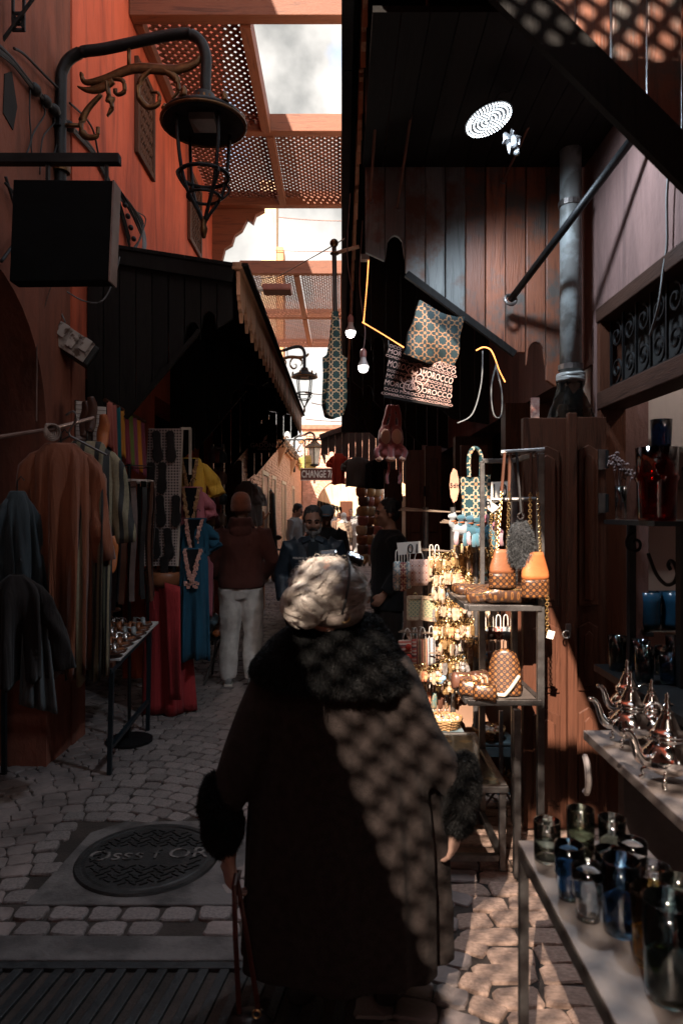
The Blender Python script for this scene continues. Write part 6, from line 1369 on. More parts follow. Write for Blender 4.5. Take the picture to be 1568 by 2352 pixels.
# teal tote and plush camels
tote('teal_tote', 'teal star-print tote bag hanging behind the plush camels', (P(1058, 1097, 3.75), P(1126, 1093, 3.75), P(1126, 1186, 3.78), P(1060, 1184, 3.78)), STT, thick=.06, crumple=.02)
cols = [('grey and pink', (0.32, 0.34, 0.36), (0.6, 0.32, 0.34)), ('slate blue', (0.05, 0.13, 0.17), (0.06, 0.15, 0.19)), ('blue', (0.045, 0.12, 0.17), (0.07, 0.16, 0.2)), ('deep teal', (0.035, 0.11, 0.14), (0.05, 0.13, 0.16)), ('rose pink', (0.36, 0.12, 0.16), (0.4, 0.18, 0.2)), ('orange', (0.6, 0.22, 0.06), (0.6, 0.4, 0.2))]
for i, (wd, c1, c2) in enumerate(cols):
    x, y, d = (1062, 1082, 1102, 1120, 1136, 1073)[i], (1205, 1208, 1210, 1214, 1208, 1224)[i], 3.7 + (.08 if i > 3 else 0)
    cm = thing('plush_camel', f"{wd} plush camel in the row of soft toys", 'plush toy', P(x, y + 45, d), 'plush camels in a row'); m1 = cloth('camel_' + wd.replace(' ', '_'), c1, sheen=.6); m2 = cloth('camel_leg_' + wd.replace(' ', '_'), c2, sheen=.6); c = P(x, y, d)
    b = MB().loft([c + Vector((-.055, 0, -.03)), c + Vector((-.03, 0, -.025)), c + Vector((.01, 0, -.03)), c + Vector((.045, 0, -.04))], [(.014, .014), (.030, .03), (.032, .032), (.014, .014)], 12, hint=Vector((0, 1, 0)))
    b.sph(c + Vector((.005, 0, .004)), (.02, .018, .022), 10, 8)
    b.tube(smooth_path([c + Vector((-.04, 0, -.02)), c + Vector((-.062, -.01, .005)), c + Vector((-.052, -.015, .04))], 4), .015, 8); b.sph(c + Vector((-.058, -.02, .045)), (.026, .018, .017), 10, 8); b.sph(c + Vector((-.045, -.01, .062)), .008, 6, 5)
    remesh(b.obj('body', m1, cm, smooth=True), .0045, 2)
    for k, (lx, ly) in enumerate(((-.035, -.018), (-.03, .018), (.028, -.018), (.033, .018))): MB().tube([c + Vector((lx, ly, -.04)), c + Vector((lx - .004, ly - .01, -.075)), c + Vector((lx + .004 * (k - 1), ly - .012, -.108))], [.012, .0125, .0135], 8).obj('leg', m2, cm, smooth=True)
    MB().tor(c + Vector((-.055, -.012, .02)), .016, .003, 12, 5).obj('collar', ORG, cm); MB().tube([c + Vector((0, 0, .02)), c + Vector((0, 0, .075))], .0025, 5).obj('loop', PAPER, cm)
# handbags on the stand
def chain(pts, par, r=.0075, m=BRASS, nm='chain', n=None):
    q = smooth_path(pts, 8); L_ = sum((a - b).length for a, b in zip(q, q[1:])); n = n or int(L_ / (r * 1.55)); b = MB(); tot = len(q) - 1
    for i in range(n):
        t = i / n * tot; k = min(int(t), tot - 1); p = q[k].lerp(q[k + 1], t - k); dr = (q[k + 1] - q[k]).normalized()
        rot = dr.to_track_quat('X', 'Z').to_matrix() @ Matrix.Rotation(R(90 * (i % 2)), 3, 'X'); b.tor(p, r, r * .28, 8, 4, rot)
    return b.obj(nm, m, par)
def bucket_bag(label, x, y0, y1, d, w, mtop, mbot, strap_to, chainy=True, split=.6):
    r_ = thing('bucket_bag', label, 'handbag', P(x, y1, d)); c0, c1 = P(x, y0, d), P(x, y1, d); h = c0.z - c1.z
    def ringset(t0, t1, m, nm):
        b = MB(); rows = []; n = 24; vs = []
        for i in range(8):
            t = t0 + (t1 - t0) * i / 7; wx = w * (.30 + .20 * min(1, t * 2.2) + .03 * t); wy = w * (.06 + .20 * min(1, t * 1.4))
            for k in range(n):
                a = 2 * math.pi * k / n; q = 1 + .06 * math.sin(3 * a + 1) * (1 - t) - .05 * math.cos(4 * a) * (1 - t)
                vs.append((wx * q * math.cos(a), wy * q * math.sin(a), h * (.5 - t)))
        fs = [(i * n + k, i * n + (k + 1) % n, (i + 1) * n + (k + 1) % n, (i + 1) * n + k) for i in range(7) for k in range(n)] + [tuple(range(n))[::-1], tuple(7 * n + k for k in range(n))]
        b.add(vs, fs); o = b.obj(nm, m, None, smooth=True); o.location = (c0 + c1) / 2; adopt(o, r_)
    ringset(0, split, mtop, 'body'); ringset(split + .002, 1, mbot, 'base_panel')
    for s in (-1, 1):
        a = c0 + Vector((s * w * .2, 0, 0)); e = Vector(strap_to) + Vector((s * .012, 0, 0)); mid = a.lerp(e, .5)
        if chainy: chain([a, a.lerp(e, .3), a.lerp(e, .6)], r_, .007); MB().tube([a.lerp(e, .6), e], .007, 6).obj('strap', BRN, r_)
        else: MB().tube([a, e], .006, 6).obj('strap', BRN, r_)
    return r_
bucket_bag('glowing orange leather bucket bag with patterned base and gold chain', 1228, 1268, 1372, 3.0, .12, ORG, MONO, P(1225, 1040, 3.05))
bucket_bag('shaded brown leather bucket bag hanging nearer the key chains', 1153, 1262, 1350, 3.05, .115, TAN, MONO, P(1165, 1040, 3.08), split=.62)
fb = thing('fur_bag', 'black fur shoulder bag with a metal clip between the leather bags', 'handbag', P(1195, 1290, 3.02)); c = P(1196, 1250, 3.02)
ob = MB().loft([c + Vector((0, 0, .10)), c + Vector((0, 0, .06)), c + Vector((0, 0, -.02)), c + Vector((0, 0, -.08)), c + Vector((0, 0, -.10))], [(.02, .015), (.048, .03), (.055, .035), (.048, .03), (.02, .01)], 18).obj('body', mat('dark_fur_base', (0.03, 0.03, 0.032), rough=.8), fb, smooth=True); remesh(ob, .008, 2, 0, 1, 1, (5000, .018, mat('grey_black_fur', (0.085, 0.085, 0.088), (0.02, 0.02, 0.02), rough=.5, sc=20), .6))
MB().tor(c + Vector((-.005, -.02, .125)), .013, .004, 14, 6, Euler((R(90), 0, 0)).to_matrix()).obj('clip', SILV, fb); MB().tube([c + Vector((-.005, -.02, .138)), P(1186, 1040, 3.07)], .006, 6).obj('strap', BLKL, fb)
for x in (1128, 1140): chain([P(x, 1180, 3.1), P(x - 2, 1230, 3.1), P(x + 2, 1280, 3.1)], tag(bpy.data.objects.new('hanging_chain', None), 'loose gold bag chain dangling by the key chains, %s' % ('outer of two' if x == 1128 else 'inner of two'), 'chain'), .007)
for o in [o for o in bpy.data.objects if o.name.startswith('hanging_chain') and o.name not in COL.objects]: COL.objects.link(o)
zc_ = thing('tagged_chain', 'gold chain with a clear tag hanging off the shelf edge', 'chain', P(1258, 1470, 3.0)); chain([P(1256, 1370, 2.98), P(1256, 1420, 2.98), P(1258, 1462, 2.98)], zc_, .008); MB().box(P(1264, 1458, 2.97), (.03, .004, .035), (0, R(15), 0)).obj('tag', PAPER, zc_)
# flat monogrammed bags and purses
def softbox(name, label, c, dims, m, rot=(0, 0, 0), group=None, cat='handbag', zipm=BRASS, puff=.5):
    r_ = thing(name, label, cat, c, group); M3 = Euler(rot).to_matrix(); b = MB(); n = 22; vs = []; lay = [(-1, .80), (-.8, .95), (-.3, 1.0), (.3, 1.0), (.8, .93), (1, .78)]
    for z, k_ in lay:
        for k in range(n):
            a = 2 * math.pi * k / n; ex = .55
            vs.append((dims[0] / 2 * k_ * math.copysign(abs(math.cos(a)) ** ex, math.cos(a)), dims[1] / 2 * k_ * math.copysign(abs(math.sin(a)) ** ex, math.sin(a)), dims[2] / 2 * z + .1 * dims[2] * math.sin(a * 2 + z)))
    b.add(vs, [(i * n + k, i * n + (k + 1) % n, (i + 1) * n + (k + 1) % n, (i + 1) * n + k) for i in range(5) for k in range(n)] + [tuple(range(n))[::-1], tuple(5 * n + k for k in range(n))])
    o = b.obj('body', m, None, smooth=True); o.location = c; o.rotation_euler = rot; adopt(o, r_)
    MB().tube([Vector(c) + M3 @ Vector((dims[0] / 2 * 1.0 * math.cos(a) * .93, dims[1] / 2 * math.sin(a) * .93, dims[2] * .36)) for a in [math.pi * (1.15 + .7 * i / 10) for i in range(11)]], .0035, 6).obj('zip', zipm, r_)
    return r_
zz = zu + .012
softbox('flat_bag', 'large dark star-patterned bag lying flat on the upper shelf', (.775, 3.12, zz + .04), (.27, .17, .075), MONOT, (0, R(2), R(8)))
softbox('flat_bag', 'brown star-patterned pouch leaning over the shelf corner', (.655, 3.10, zz + .045), (.18, .11, .05), MONOT, (R(14), R(-16), R(-24)))
softbox('flat_bag', 'slim brown pouch lying behind the leaning one', (.62, 3.22, zz + .045), (.20, .12, .045), MONOT, (R(8), R(6), R(12)))
bp = thing('small_backpack', 'small domed brown backpack with gold stars and a pearl chain', 'backpack', (.745, 3.12, zs + .012)); n = 26; vs = []; b = MB()
for i in range(12):
    t = i / 11; w = .075 * (1 - max(0, t - .25) ** 2.2 * 1.35) ** .5 if t < 1 else .012; 
    for k in range(n):
        a = 2 * math.pi * k / n; vs.append((w * math.copysign(abs(math.cos(a)) ** .7, math.cos(a)), (.045 * (1 - .45 * t)) * math.copysign(abs(math.sin(a)) ** .8, math.sin(a)), t * .205))
b.add(vs, [(i * n + k, i * n + (k + 1) % n, (i + 1) * n + (k + 1) % n, (i + 1) * n + k) for i in range(11) for k in range(n)] + [tuple(range(n))[::-1], tuple(11 * n + k for k in range(n))])
o = b.obj('body', MONO, None, smooth=True); o.location = (.745, 3.12, zs + .013); o.rotation_euler = (R(-6), 0, R(-14)); adopt(o, bp)
PRL = mat('pearl', (0.85, 0.72, 0.58), rough=.25)
pb_ = MB()
for i in range(26):
    t = i / 25; pb_.sph((.80 - .12 * t, 3.085 - .03 * math.sin(t * 3), zs + .10 - .075 * min(1, t * 1.7) + .0 * t), .0085, 8, 6)
pb_.obj('pearl_chain', PRL, bp, smooth=True)
for i, (x, y, dx, lb, mm) in enumerate(((.585, 3.10, .10, 'rounded brown purse with gold stars at the front of the lower shelf', MONO), (.635, 3.03, .105, 'front brown purse with one big gold star', MONO), (.575, 3.24, .11, 'dark brown purse at the back left of the lower shelf', BRN), (.635, 3.18, .10, 'cream striped purse between the brown purses', stripes('purse_stripe', [(0.55, 0.40, 0.30), (0.12, 0.05, 0.03), (0.45, 0.18, 0.06)], .03)), (.66, 3.27, .10, 'dark purse behind the striped one', BRN))):
    softbox('purse', lb, (x, y, zs + .045), (dx, .07, .07), mm, (R(-10), 0, R(-18 + 12 * i)), 'purses on the lower shelf', 'purse')
# baskets, stools and floor goods
WK = mat('wicker', (0.42, 0.24, 0.10), (0.22, 0.11, 0.045), rough=.7, sc=30)
def basket(label, c, r0, h, fill, oval=1.0):
    c = Vector(c); r_ = thing('basket', label, 'basket', c, 'wicker baskets in the stall'); b = MB(); n = 40
    for i in range(7):
        t = i / 6; rr = r0 * (.78 + .22 * t); pts = [c + Vector((rr * math.cos(2 * math.pi * k / n), rr * oval * math.sin(2 * math.pi * k / n), h * t + .004 * math.sin(k * math.pi / 2 + i * math.pi))) for k in range(n + 1)]
        b.tube(pts, .007, 5)
    b.obj('weave', WK, r_, smooth=True); b = MB()
    for k in range(26): a = 2 * math.pi * k / 26; b.tube([c + Vector((r0 * .78 * math.cos(a), r0 * .78 * oval * math.sin(a), 0)), c + Vector((r0 * math.cos(a), r0 * oval * math.sin(a), h + .008))], .004, 5)
    b.obj('stakes', WK, r_); MB().lathe([(0, .0), (r0 * .78, .0)], c, 20).obj('bottom', WK, r_)
    if fill:
        fg = random.Random(int(r0 * 1000)); ms_ = [PAPER, CHM[4], BRASS, CHM[3], CHM[5]]; bs_ = [MB() for _ in ms_]
        for i in range(150):
            a, q = fg.uniform(0, 6.28), r0 * .86 * fg.random() ** .5; bs_[i % 5].sph(c + Vector((q * math.cos(a), q * oval * math.sin(a), h * .72 + fg.uniform(-.012, .012))), fg.uniform(.007, .013), 6, 4)
        for k, q in enumerate(bs_):
            f_ = q.obj('trinkets', ms_[k], r_, smooth=True); f_['kind'] = 'stuff'
    return r_
basket('pale wicker basket of beads standing on the grey stool', P(1022, 1668, 3.95), .095, .05, True)
basket('wicker basket of trinkets half hidden under the metal stand', P(1122, 1692, 3.9), .09, .05, True)
basket('dark wicker basket of scraps low by the folded door', P(1180, 1800, 3.95), .10, .06, True)
def stool(label, c, h, w):
    c = Vector(c); r_ = thing('plastic_stool', label, 'stool', c, 'plastic stools'); m = mat('grey_blue_plastic', (0.16, 0.22, 0.24), rough=.4)
    MB().bx(c.x - w / 2, c.x + w / 2, c.y - w / 2, c.y + w / 2, h - .025, h).obj('seat', m, r_, bevel=.01)
    for sx in (-1, 1):
        for sy in (-1, 1): MB().bar((c.x + sx * w * .42, c.y + sy * w * .42, h - .026), (c.x + sx * w * .55, c.y + sy * w * .55, .004), .035, .02).obj('leg', m, r_)
    MB().bx(c.x - w * .45, c.x + w * .45, c.y - w * .5, c.y - w * .46, h - .08, h - .026).obj('apron', m, r_)
stool('grey blue plastic stool carrying the basket of beads', (U(1022, 3.95), 3.95, 0), P(1022, 1668, 3.95).z - .008, .2)
stool('grey plastic stool in the shade under the metal stand', (U(1125, 4.05), 3.92, 0), P(1122, 1692, 3.9).z - .008, .2)
stool('low plastic stool under the basket of scraps', (U(1180, 3.95), 3.95, 0), P(1180, 1800, 3.95).z - .008, .19)
tr_ = thing('tripod_stand', 'small steel tripod foot of the wire rack on the cobbles', 'stand', (U(1150, 3.75), 3.75, 0)); c = P(1150, 1800, 3.75)
for k in range(4): a = R(90 * k + 30); MB().bar(c, (c.x + .12 * math.cos(a), c.y + .12 * math.sin(a), .004), .012).obj('leg', STEEL, tr_)
MB().bar(c + Vector((0, 0, -.1)), c + Vector((0, 0, .4)), .02).obj('post', STEEL, tr_)
# shadowy goods behind the stand
hg = random.Random(31)
for i in range(10):
    x, y, d = 1110 + (i % 5) * 17, 1440 + (i // 5) * 55, 3.85
    pouch('small_pouch', 'small dim pouch hanging in the shadow behind the metal stand', P(x, y, d), .05, .07, [CHM[4], BRN, TILE2, GRYL, CHM[5]][i % 5], group='dim pouches behind the metal stand', yaw=hg.uniform(-.4, .4))

# ================================================================ glassware shop
def tumbler(label, c, r0, h, m, waist=1.0, group='drinking glasses on the near table', thick=.003, style=0):
    if style == 0: prof = [(.0, .0), (r0 * .86, 0), (r0 * .90, h * .12), (r0 * .94, h * .5), (r0, h)]
    elif style == 1: prof = [(.0, .0), (r0 * .72, 0), (r0 * .74, h * .2), (r0 * .80, h * .42), (r0 * .96, h * .47), (r0 * .93, h * .52), (r0 * .97, h * .75), (r0, h)]
    else: prof = [(.0, .0), (r0 * .98, 0), (r0, h * .06), (r0, h * .5), (r0, h)]
    inner = [(max(r - thick, 0), z + (.009 if i < 2 else 0)) for i, (r, z) in enumerate(prof)][::-1]; inner[-1] = (0, .009)
    o = MB().lathe(prof + inner, (0, 0, 0), 28).obj('drinking_glass', m, None, smooth=True); o.location = c; tag(o, label, 'glass', group); return o
nt = thing('glass_display_table', 'long narrow metal table of coloured drinking glasses in the corner', 'table', (.8, 1.4, 0))
TT = mat('steel_sheet', (0.32, 0.27, 0.25), (0.22, 0.185, 0.17), rough=.42, metal=.55, sc=3, bump=.06)
NX0, NX1, NY0, NY1, NZ = .472, .80, .55, 1.83, .72
MB().bx(NX0, NX1, NY0, NY1, NZ - .012, NZ).obj('top', TT, nt, bevel=.003)
MB().bar((NX0 + .012, NY0, NZ - .028), (NX0 + .012, NY1, NZ - .028), .024, .03).obj('rail', STEEL, nt); MB().bar((NX0 + .03, NY1 - .012, NZ - .028), (NX1, NY1 - .012, NZ - .028), .024, .03).obj('rail', STEEL, nt)
for x, y in ((NX0 + .012, NY1 - .012), (NX1 - .012, NY1 - .012), (NX0 + .012, NY0 + .1), (NX1 - .012, NY0 + .1)): MB().bar((x, y, .004), (x, y, NZ - .044), .024).obj('leg', STEEL, nt, bevel=.002)
GS = [glass('smoke_glass', (0.66, 0.68, 0.58)), glass('navy_glass', (0.16, 0.32, 0.50)), glass('clear_glass', (0.93, 0.95, 0.95)), glass('amber_glass', (0.80, 0.48, 0.12)), glass('olive_glass', (0.52, 0.55, 0.40)), glass('dark_teal_glass', (0.22, 0.34, 0.36))]
def on_table(x, y): 
    d = (EYE - NZ) * 1568 / (y - 1176); return Vector((U(x, d), d, NZ + .001))
for (x, y, r0, h, m, st, lb) in ((1256, 1975, .033, .098, 0, 2, 'smoky tumbler at the far left corner of the glass table'), (1333, 1965, .034, .118, 4, 2, 'tall olive tumbler at the far end of the glass table'), (1405, 1975, .034, .105, 0, 0, 'smoky tumbler third along the far end'),
    (1306, 2062, .033, .120, 1, 1, 'navy waisted tumbler behind the clear one'), (1350, 2110, .035, .112, 2, 1, 'clear waisted tumbler sparkling at the table edge'), (1400, 2060, .034, .105, 5, 1, 'dark teal tumbler in the middle of the table'), (1425, 2140, .039, .150, 1, 0, 'tall navy tumbler near the table edge'),
    (1452, 2030, .034, .10, 2, 1, 'clear tumbler behind the tall navy one'), (1500, 2210, .043, .140, 3, 0, 'wide amber tumbler close to the corner'), (1535, 2290, .046, .175, 5, 0, 'tall dark tumbler nearest the camera'), (1560, 2160, .04, .12, 4, 0, 'olive tumbler at the picture edge'), (1500, 2095, .036, .10, 2, 0, 'small clear tumbler behind the amber one')):
    tumbler(lb, on_table(x, y), r0, h, GS[m], style=st)
# teapot counter
tc_ = thing('teapot_counter', 'plank counter carrying silver teapots at the shop entrance', 'counter', (1.2, 2.1, 0))
CZ = .782; CX = .905
MB().add([(CX, 1.2, CZ - .035), (1.34, 1.2, CZ - .035), (1.34, 2.56, CZ - .035), (CX, 2.56, CZ - .035), (CX, 1.2, CZ), (1.34, 1.2, CZ), (1.34, 2.56, CZ), (CX, 2.56, CZ)], [(0, 3, 2, 1), (4, 5, 6, 7), (0, 1, 5, 4), (1, 2, 6, 5), (2, 3, 7, 6), (3, 0, 4, 7)]).obj('top', mat('grey_stone_top', (0.22, 0.18, 0.165), (0.13, 0.105, 0.095), rough=.5, sc=8, bump=.25), tc_, bevel=.004)
for y in (2.42, 1.4): MB().bx(1.0, 1.3, y, y + .05, .0, CZ - .036).obj('support', mat('counter_panel', (0.16, 0.12, 0.11), rough=.7), tc_)
MB().tor((.91, 2.55, .62), .065, .012, 14, 6, Euler((R(90), 0, R(80))).to_matrix(), R(90), R(270)).obj('handle', mat('pale_handle', (0.42, 0.35, 0.32), rough=.4), tc_)
def teapot(label, c, s=1.0, yaw=0.0):
    c = Vector(c); r_ = thing('teapot', label, 'teapot', c, 'silver teapots on the counter'); prof = [(0, .028), (.035, .03), (.062, .045), (.074, .07), (.07, .095), (.052, .118), (.040, .128), (.046, .134), (.050, .138), (.046, .144)]
    Mz = Matrix.Rotation(yaw, 3, 'Z')
    MB().lathe([(r * s, z * s) for r, z in prof], c, 32).obj('body', SILV, r_, smooth=True)
    MB().lathe([(r * s, z * s) for r, z in [(.047, .145), (.051, .150), (.044, .160), (.038, .163), (.034, .172), (.024, .195), (.016, .212), (.0185, .216), (.008, .222), (.010, .230), (.005, .236), (.009, .246), (.005, .256), (.007, .264), (0, .274)]], c, 28).obj('lid', SILV, r_, smooth=True)
    sp = smooth_path([c + Mz @ Vector(p) * s for p in ((-.06, 0, .075), (-.085, 0, .078), (-.105, 0, .10), (-.118, 0, .14), (-.135, 0, .165), (-.152, 0, .168))], 5)
    MB().loft(sp, [s * (.019 - .011 * i / (len(sp) - 1)) for i in range(len(sp))], 12, hint=Vector((0, 1, 0))).obj('spout', SILV, r_, smooth=True)
    MB().tube(smooth_path([c + Mz @ Vector(p) * s for p in ((.045, 0, .135), (.075, 0, .155), (.105, 0, .15), (.115, 0, .12), (.10, 0, .085), (.07, 0, .07))], 5), .0065 * s, 8).obj('handle', SILV, r_, smooth=True)
    for k in range(4):
        a = R(90 * k + 45) + yaw; u = Vector((math.cos(a), math.sin(a), 0)); MB().tube(smooth_path([c + u * .045 * s + Vector((0, 0, .04 * s)), c + u * .07 * s + Vector((0, 0, .03 * s)), c + u * .066 * s + Vector((0, 0, .012 * s)), c + u * .078 * s + Vector((0, 0, .004 * s))], 4), .0055 * s, 7).obj('foot', SILV, r_, smooth=True)
for x, y, s, yw, lb in ((1532, 1800, 1.0, .25, 'large silver teapot at the picture edge, closest of the group'), (1448, 1712, .95, -.05, 'silver teapot with its spout over the counter corner'), (1440, 1660, .9, .3, 'silver teapot half hidden at the back of the group'), (1496, 1700, .8, .2, 'small silver teapot squeezed between the bigger ones')):
    d = (EYE - CZ) * 1568 / (y - 1176); teapot(lb, (U(x, d), d, CZ + .001), s, yw)
# iron étagère with vases and dark glasses
et = thing('iron_shelf_stand', 'black wrought-iron shelf stand with scrolled brackets in the shop', 'shelf stand', (1.4, 3.0, 0))
EZ1, EZ2 = 1.565, .90
MB().bx(1.20, 1.62, 2.62, 3.12, EZ1 - .02, EZ1).obj('shelf', IRON, et); MB().bx(1.16, 1.75, 2.3, 3.14, EZ2 - .03, EZ2).obj('shelf', IRON, et)
for x, y, w in ((1.325, 3.12, .03), (1.36, 2.72, .04), (1.62, 2.72, .03), (1.62, 3.12, .03)): MB().bar((x, y, .004), (x, y, EZ1 - .021), w).obj('post', IRON, et)
for zc_, cx in ((1.40, 1.0), (.74, 1.0)):
    sb = MB(); sb.tube(smooth_path([Vector((1.325, 2.95, zc_ + .02)), Vector((1.335, 2.9, zc_ - .06)), Vector((1.345, 2.84, zc_ - .10)), Vector((1.35, 2.78, zc_ - .09)), Vector((1.352, 2.75, zc_ - .05)), Vector((1.35, 2.77, zc_ - .01)), Vector((1.348, 2.80, zc_)), Vector((1.347, 2.815, zc_ - .02)), Vector((1.348, 2.80, zc_ - .035))], 5), .008, 7)
    sb.tube(scroll_pts((1.29, 3.0, zc_ + .06), .05, 1.2, (1, .2, 0), (0, 0, 1), R(90), 1), .007, 6)
    sb.obj('scroll_bracket', IRON, et, smooth=True)
REDG, YELG = glass('ruby_glass', (0.50, 0.02, 0.012)), glass('yellow_glass', (0.55, 0.36, 0.03))
def vase(label, c, prof, m, cat='vase'):
    inn = [(max(r - .004, .001), z + (.008 if i == 0 else 0)) for i, (r, z) in enumerate(prof)][::-1]
    o = MB().lathe([(0, prof[0][1])] + prof + inn, (0, 0, 0), 28).obj('glass_vase', m, None, smooth=True); o.location = c; tag(o, label, cat, 'vases in the glassware shop'); return o
vase('squat ruby red glass vase on the upper iron shelf', (U(1508, 2.72), 2.72, EZ1 + .001), [(.068, 0), (.072, .01), (.076, .15), (.086, .17), (.078, .185), (.080, .29)], REDG)
vase('yellow ribbed glass beside the ruby vase', (U(1508, 2.95), 2.95, EZ1 + .001), [(.045, 0), (.05, .02), (.06, .19)], YELG)
vase('thin clear vase holding dried flowers', (U(1425, 3.05), 3.05, EZ1 + .001), [(.022, 0), (.024, .02), (.026, .15)], GS[2])
df = MB(); fg = random.Random(2)
for i in range(12):
    b0 = Vector((U(1425, 3.05), 3.05, EZ1 + .01)); tp_ = b0 + Vector((fg.uniform(-.04, .07), fg.uniform(-.03, .03), fg.uniform(.20, .29))); df.tube([b0 + Vector((0, 0, .03)), b0.lerp(tp_, .6), tp_], .0018, 4)
    for k in range(6): df.sph(tp_ + Vector((fg.uniform(-.014, .014), fg.uniform(-.01, .01), fg.uniform(-.03, .012))), fg.uniform(.005, .009), 6, 4)
tag(df.obj('dried_flowers', mat('dried_lavender', (0.30, 0.22, 0.21), rough=.9)), 'bunch of dried mauve flowers in the thin vase', 'flowers')
for i in range(7):
    x, y = 1.22 + .085 * (i % 4) + .03 * (i // 4), 3.02 - .16 * (i // 4) - .04 * (i % 3)
    tumbler('dark tinted tumbler on the lower iron shelf, %s' % ('outermost by the door', 'second from the door', 'third from the door', 'fourth from the door', 'near the scroll, outer', 'near the scroll, middle', 'near the scroll, inner')[i], (x, y, EZ2 + .001), .04, (.15, .14, .12)[i % 3], GS[(5, 1, 0, 5)[i % 4]], group='dark glasses on the lower iron shelf')
# glass shelves on the white wall
for i, z in enumerate((1.93, 1.72, .98)):
    gsf = thing('glass_shelf', ['top glass shelf on the white shop wall', 'middle glass shelf on the white shop wall', 'bottom glass shelf on the white shop wall'][i], 'shelf', (1.8, 3.65, z), 'glass shelves in the shop'); MB().bx(1.56, 2.6, 3.52, 3.755, z, z + .008).obj('pane', glass('shelf_glass', (0.75, 0.85, 0.85), rough=.02), gsf)
    MB().bx(1.57, 1.60, 3.5, 3.755, z - .02, z - .001).obj('bracket', IRON, gsf); 
tumbler('blue tumbler alone on the top glass shelf', (U(1518, 3.62), 3.62, 1.94), .055, .15, glass('blue_glass', (0.03, 0.12, 0.24)), group='glasses on the shop wall')
for i in range(4): tumbler('cut clear goblet on the middle glass shelf, %s' % ('first from the door', 'second from the door', 'third from the door', 'fourth from the door')[i], (1.62 + .11 * i, 3.62, 1.729 - .0), .035, .11, GS[2], style=1, group='glasses on the shop wall')
for i, x in enumerate((1488, 1545)):
    jg = thing('blue_jug', ['blue ceramic jug with a pouring lip nearer the door', 'blue ceramic jug with a round handle farther from the door'][i], 'jug', (U(x, 3.6), 3.6, .989), 'blue jugs'); m = mat('blue_glaze', (0.02, 0.09, 0.17), rough=.2, bump=.03)
    MB().lathe([(0, 0), (.055, 0), (.062, .03), (.06, .14), (.064, .19), (.058, .19), (.055, .14), (.055, .02), (0, .01)], (U(x, 3.6), 3.6, .989), 24).obj('body', m, jg, smooth=True)
    MB().tor((U(x, 3.6) + .07, 3.6, 1.09), .035, .009, 14, 6, Euler((R(90), 0, 0)).to_matrix(), R(-100), R(100)).obj('handle', m, jg, smooth=True)
    MB().prism([(-.055, .16), (-.085, .195), (-.055, .195)], lambda u, v, w: (U(x, 3.6) + u, 3.585 + w, .989 + v), .03).obj('lip', m, jg)
# ================================================================ people
def skin_mat(name, c): return mat(name, c, tuple(x * .8 for x in c), rough=.5, sc=14, bump=.12, bsc=90, rnd=0, spec=.4)
SK1 = skin_mat('skin_tan', (0.36, 0.185, 0.12)); SK2 = skin_mat('skin_brown', (0.24, 0.115, 0.075)); SK3 = skin_mat('skin_fair', (0.55, 0.33, 0.25))
def rotm(M3, piv): return lambda p: piv + M3 @ (Vector(p) - piv)
def head_into(b, c, s, T):
    """skull, jaw, nose, brow, ears; face towards -Y; T places a point"""
    def S(o, r): 
        q = MB().sph(Vector(c) + Vector(o) * s, [k * s for k in r], 16, 12); b.add([T(p) for p in q.v], q.f)
    S((0, .012, .03), (.076, .096, .092)); S((0, -.02, -.035), (.060, .072, .085)); S((0, -.045, -.075), (.040, .042, .040)); S((0, -.062, .028), (.056, .030, .020)); S((0, -.098, -.018), (.0125, .020, .022)); S((0, -.092, .006), (.009, .014, .024))
    for k in (-1, 1): S((k * .040, -.062, -.02), (.024, .026, .026)); S((k * .079, .012, -.008), (.010, .020, .032)); S((k * .013, -.094, -.026), (.010, .012, .010))
    S((0, -.083, -.058), (.024, .014, .010)); S((0, -.080, -.070), (.021, .014, .009))
def hand_into(b, w, d, s, side, curl=.5, T=lambda p: p, fwd=Vector((0, -1, 0))):
    """palm and five fingers hanging from wrist w along direction d; side = outward sign"""
    d = Vector(d).normalized(); a = fwd - d * fwd.dot(d)
    a = (a if a.length > .05 else Vector((1, 0, 0))).normalized(); nrm = d.cross(a) * side; w = Vector(w); q = MB()
    q.loft([w - d * .02 * s, w + d * .02 * s, w + d * .055 * s, w + d * .088 * s], [(.026 * s, .02 * s), (.036 * s, .017 * s), (.042 * s, .015 * s), (.038 * s, .012 * s)], 12, hint=a)
    for i, (o, L_) in enumerate(((.030, .068), (.0105, .078), (-.0105, .073), (-.030, .056))):
        p = w + d * .080 * s + a * o * s; c1 = d * math.cos(curl * .5) - nrm * math.sin(curl * .5) * -1; c2 = d * math.cos(curl * 1.4) + nrm * math.sin(curl * 1.4); c3 = d * math.cos(curl * 2.2) + nrm * math.sin(curl * 2.2)
        q.tube([p - d * .015 * s, p, p + c1 * L_ * .42 * s, p + c1 * L_ * .42 * s + c2 * L_ * .32 * s, p + c1 * L_ * .42 * s + c2 * L_ * .32 * s + c3 * L_ * .26 * s], [.0095 * s, .0092 * s, .0085 * s, .008 * s, .0066 * s], 8)
    p = w + d * .028 * s + a * .030 * s
    q.tube([p - a * .012 * s, p + a * .012 * s + d * .012 * s, p + (a * .022 + d * .040 + nrm * .014) * s, p + (a * .018 + d * .066 + nrm * .024) * s], [.013 * s, .0125 * s, .0105 * s, .008 * s], 8)
    b.add([T(v) for v in q.v], q.f)
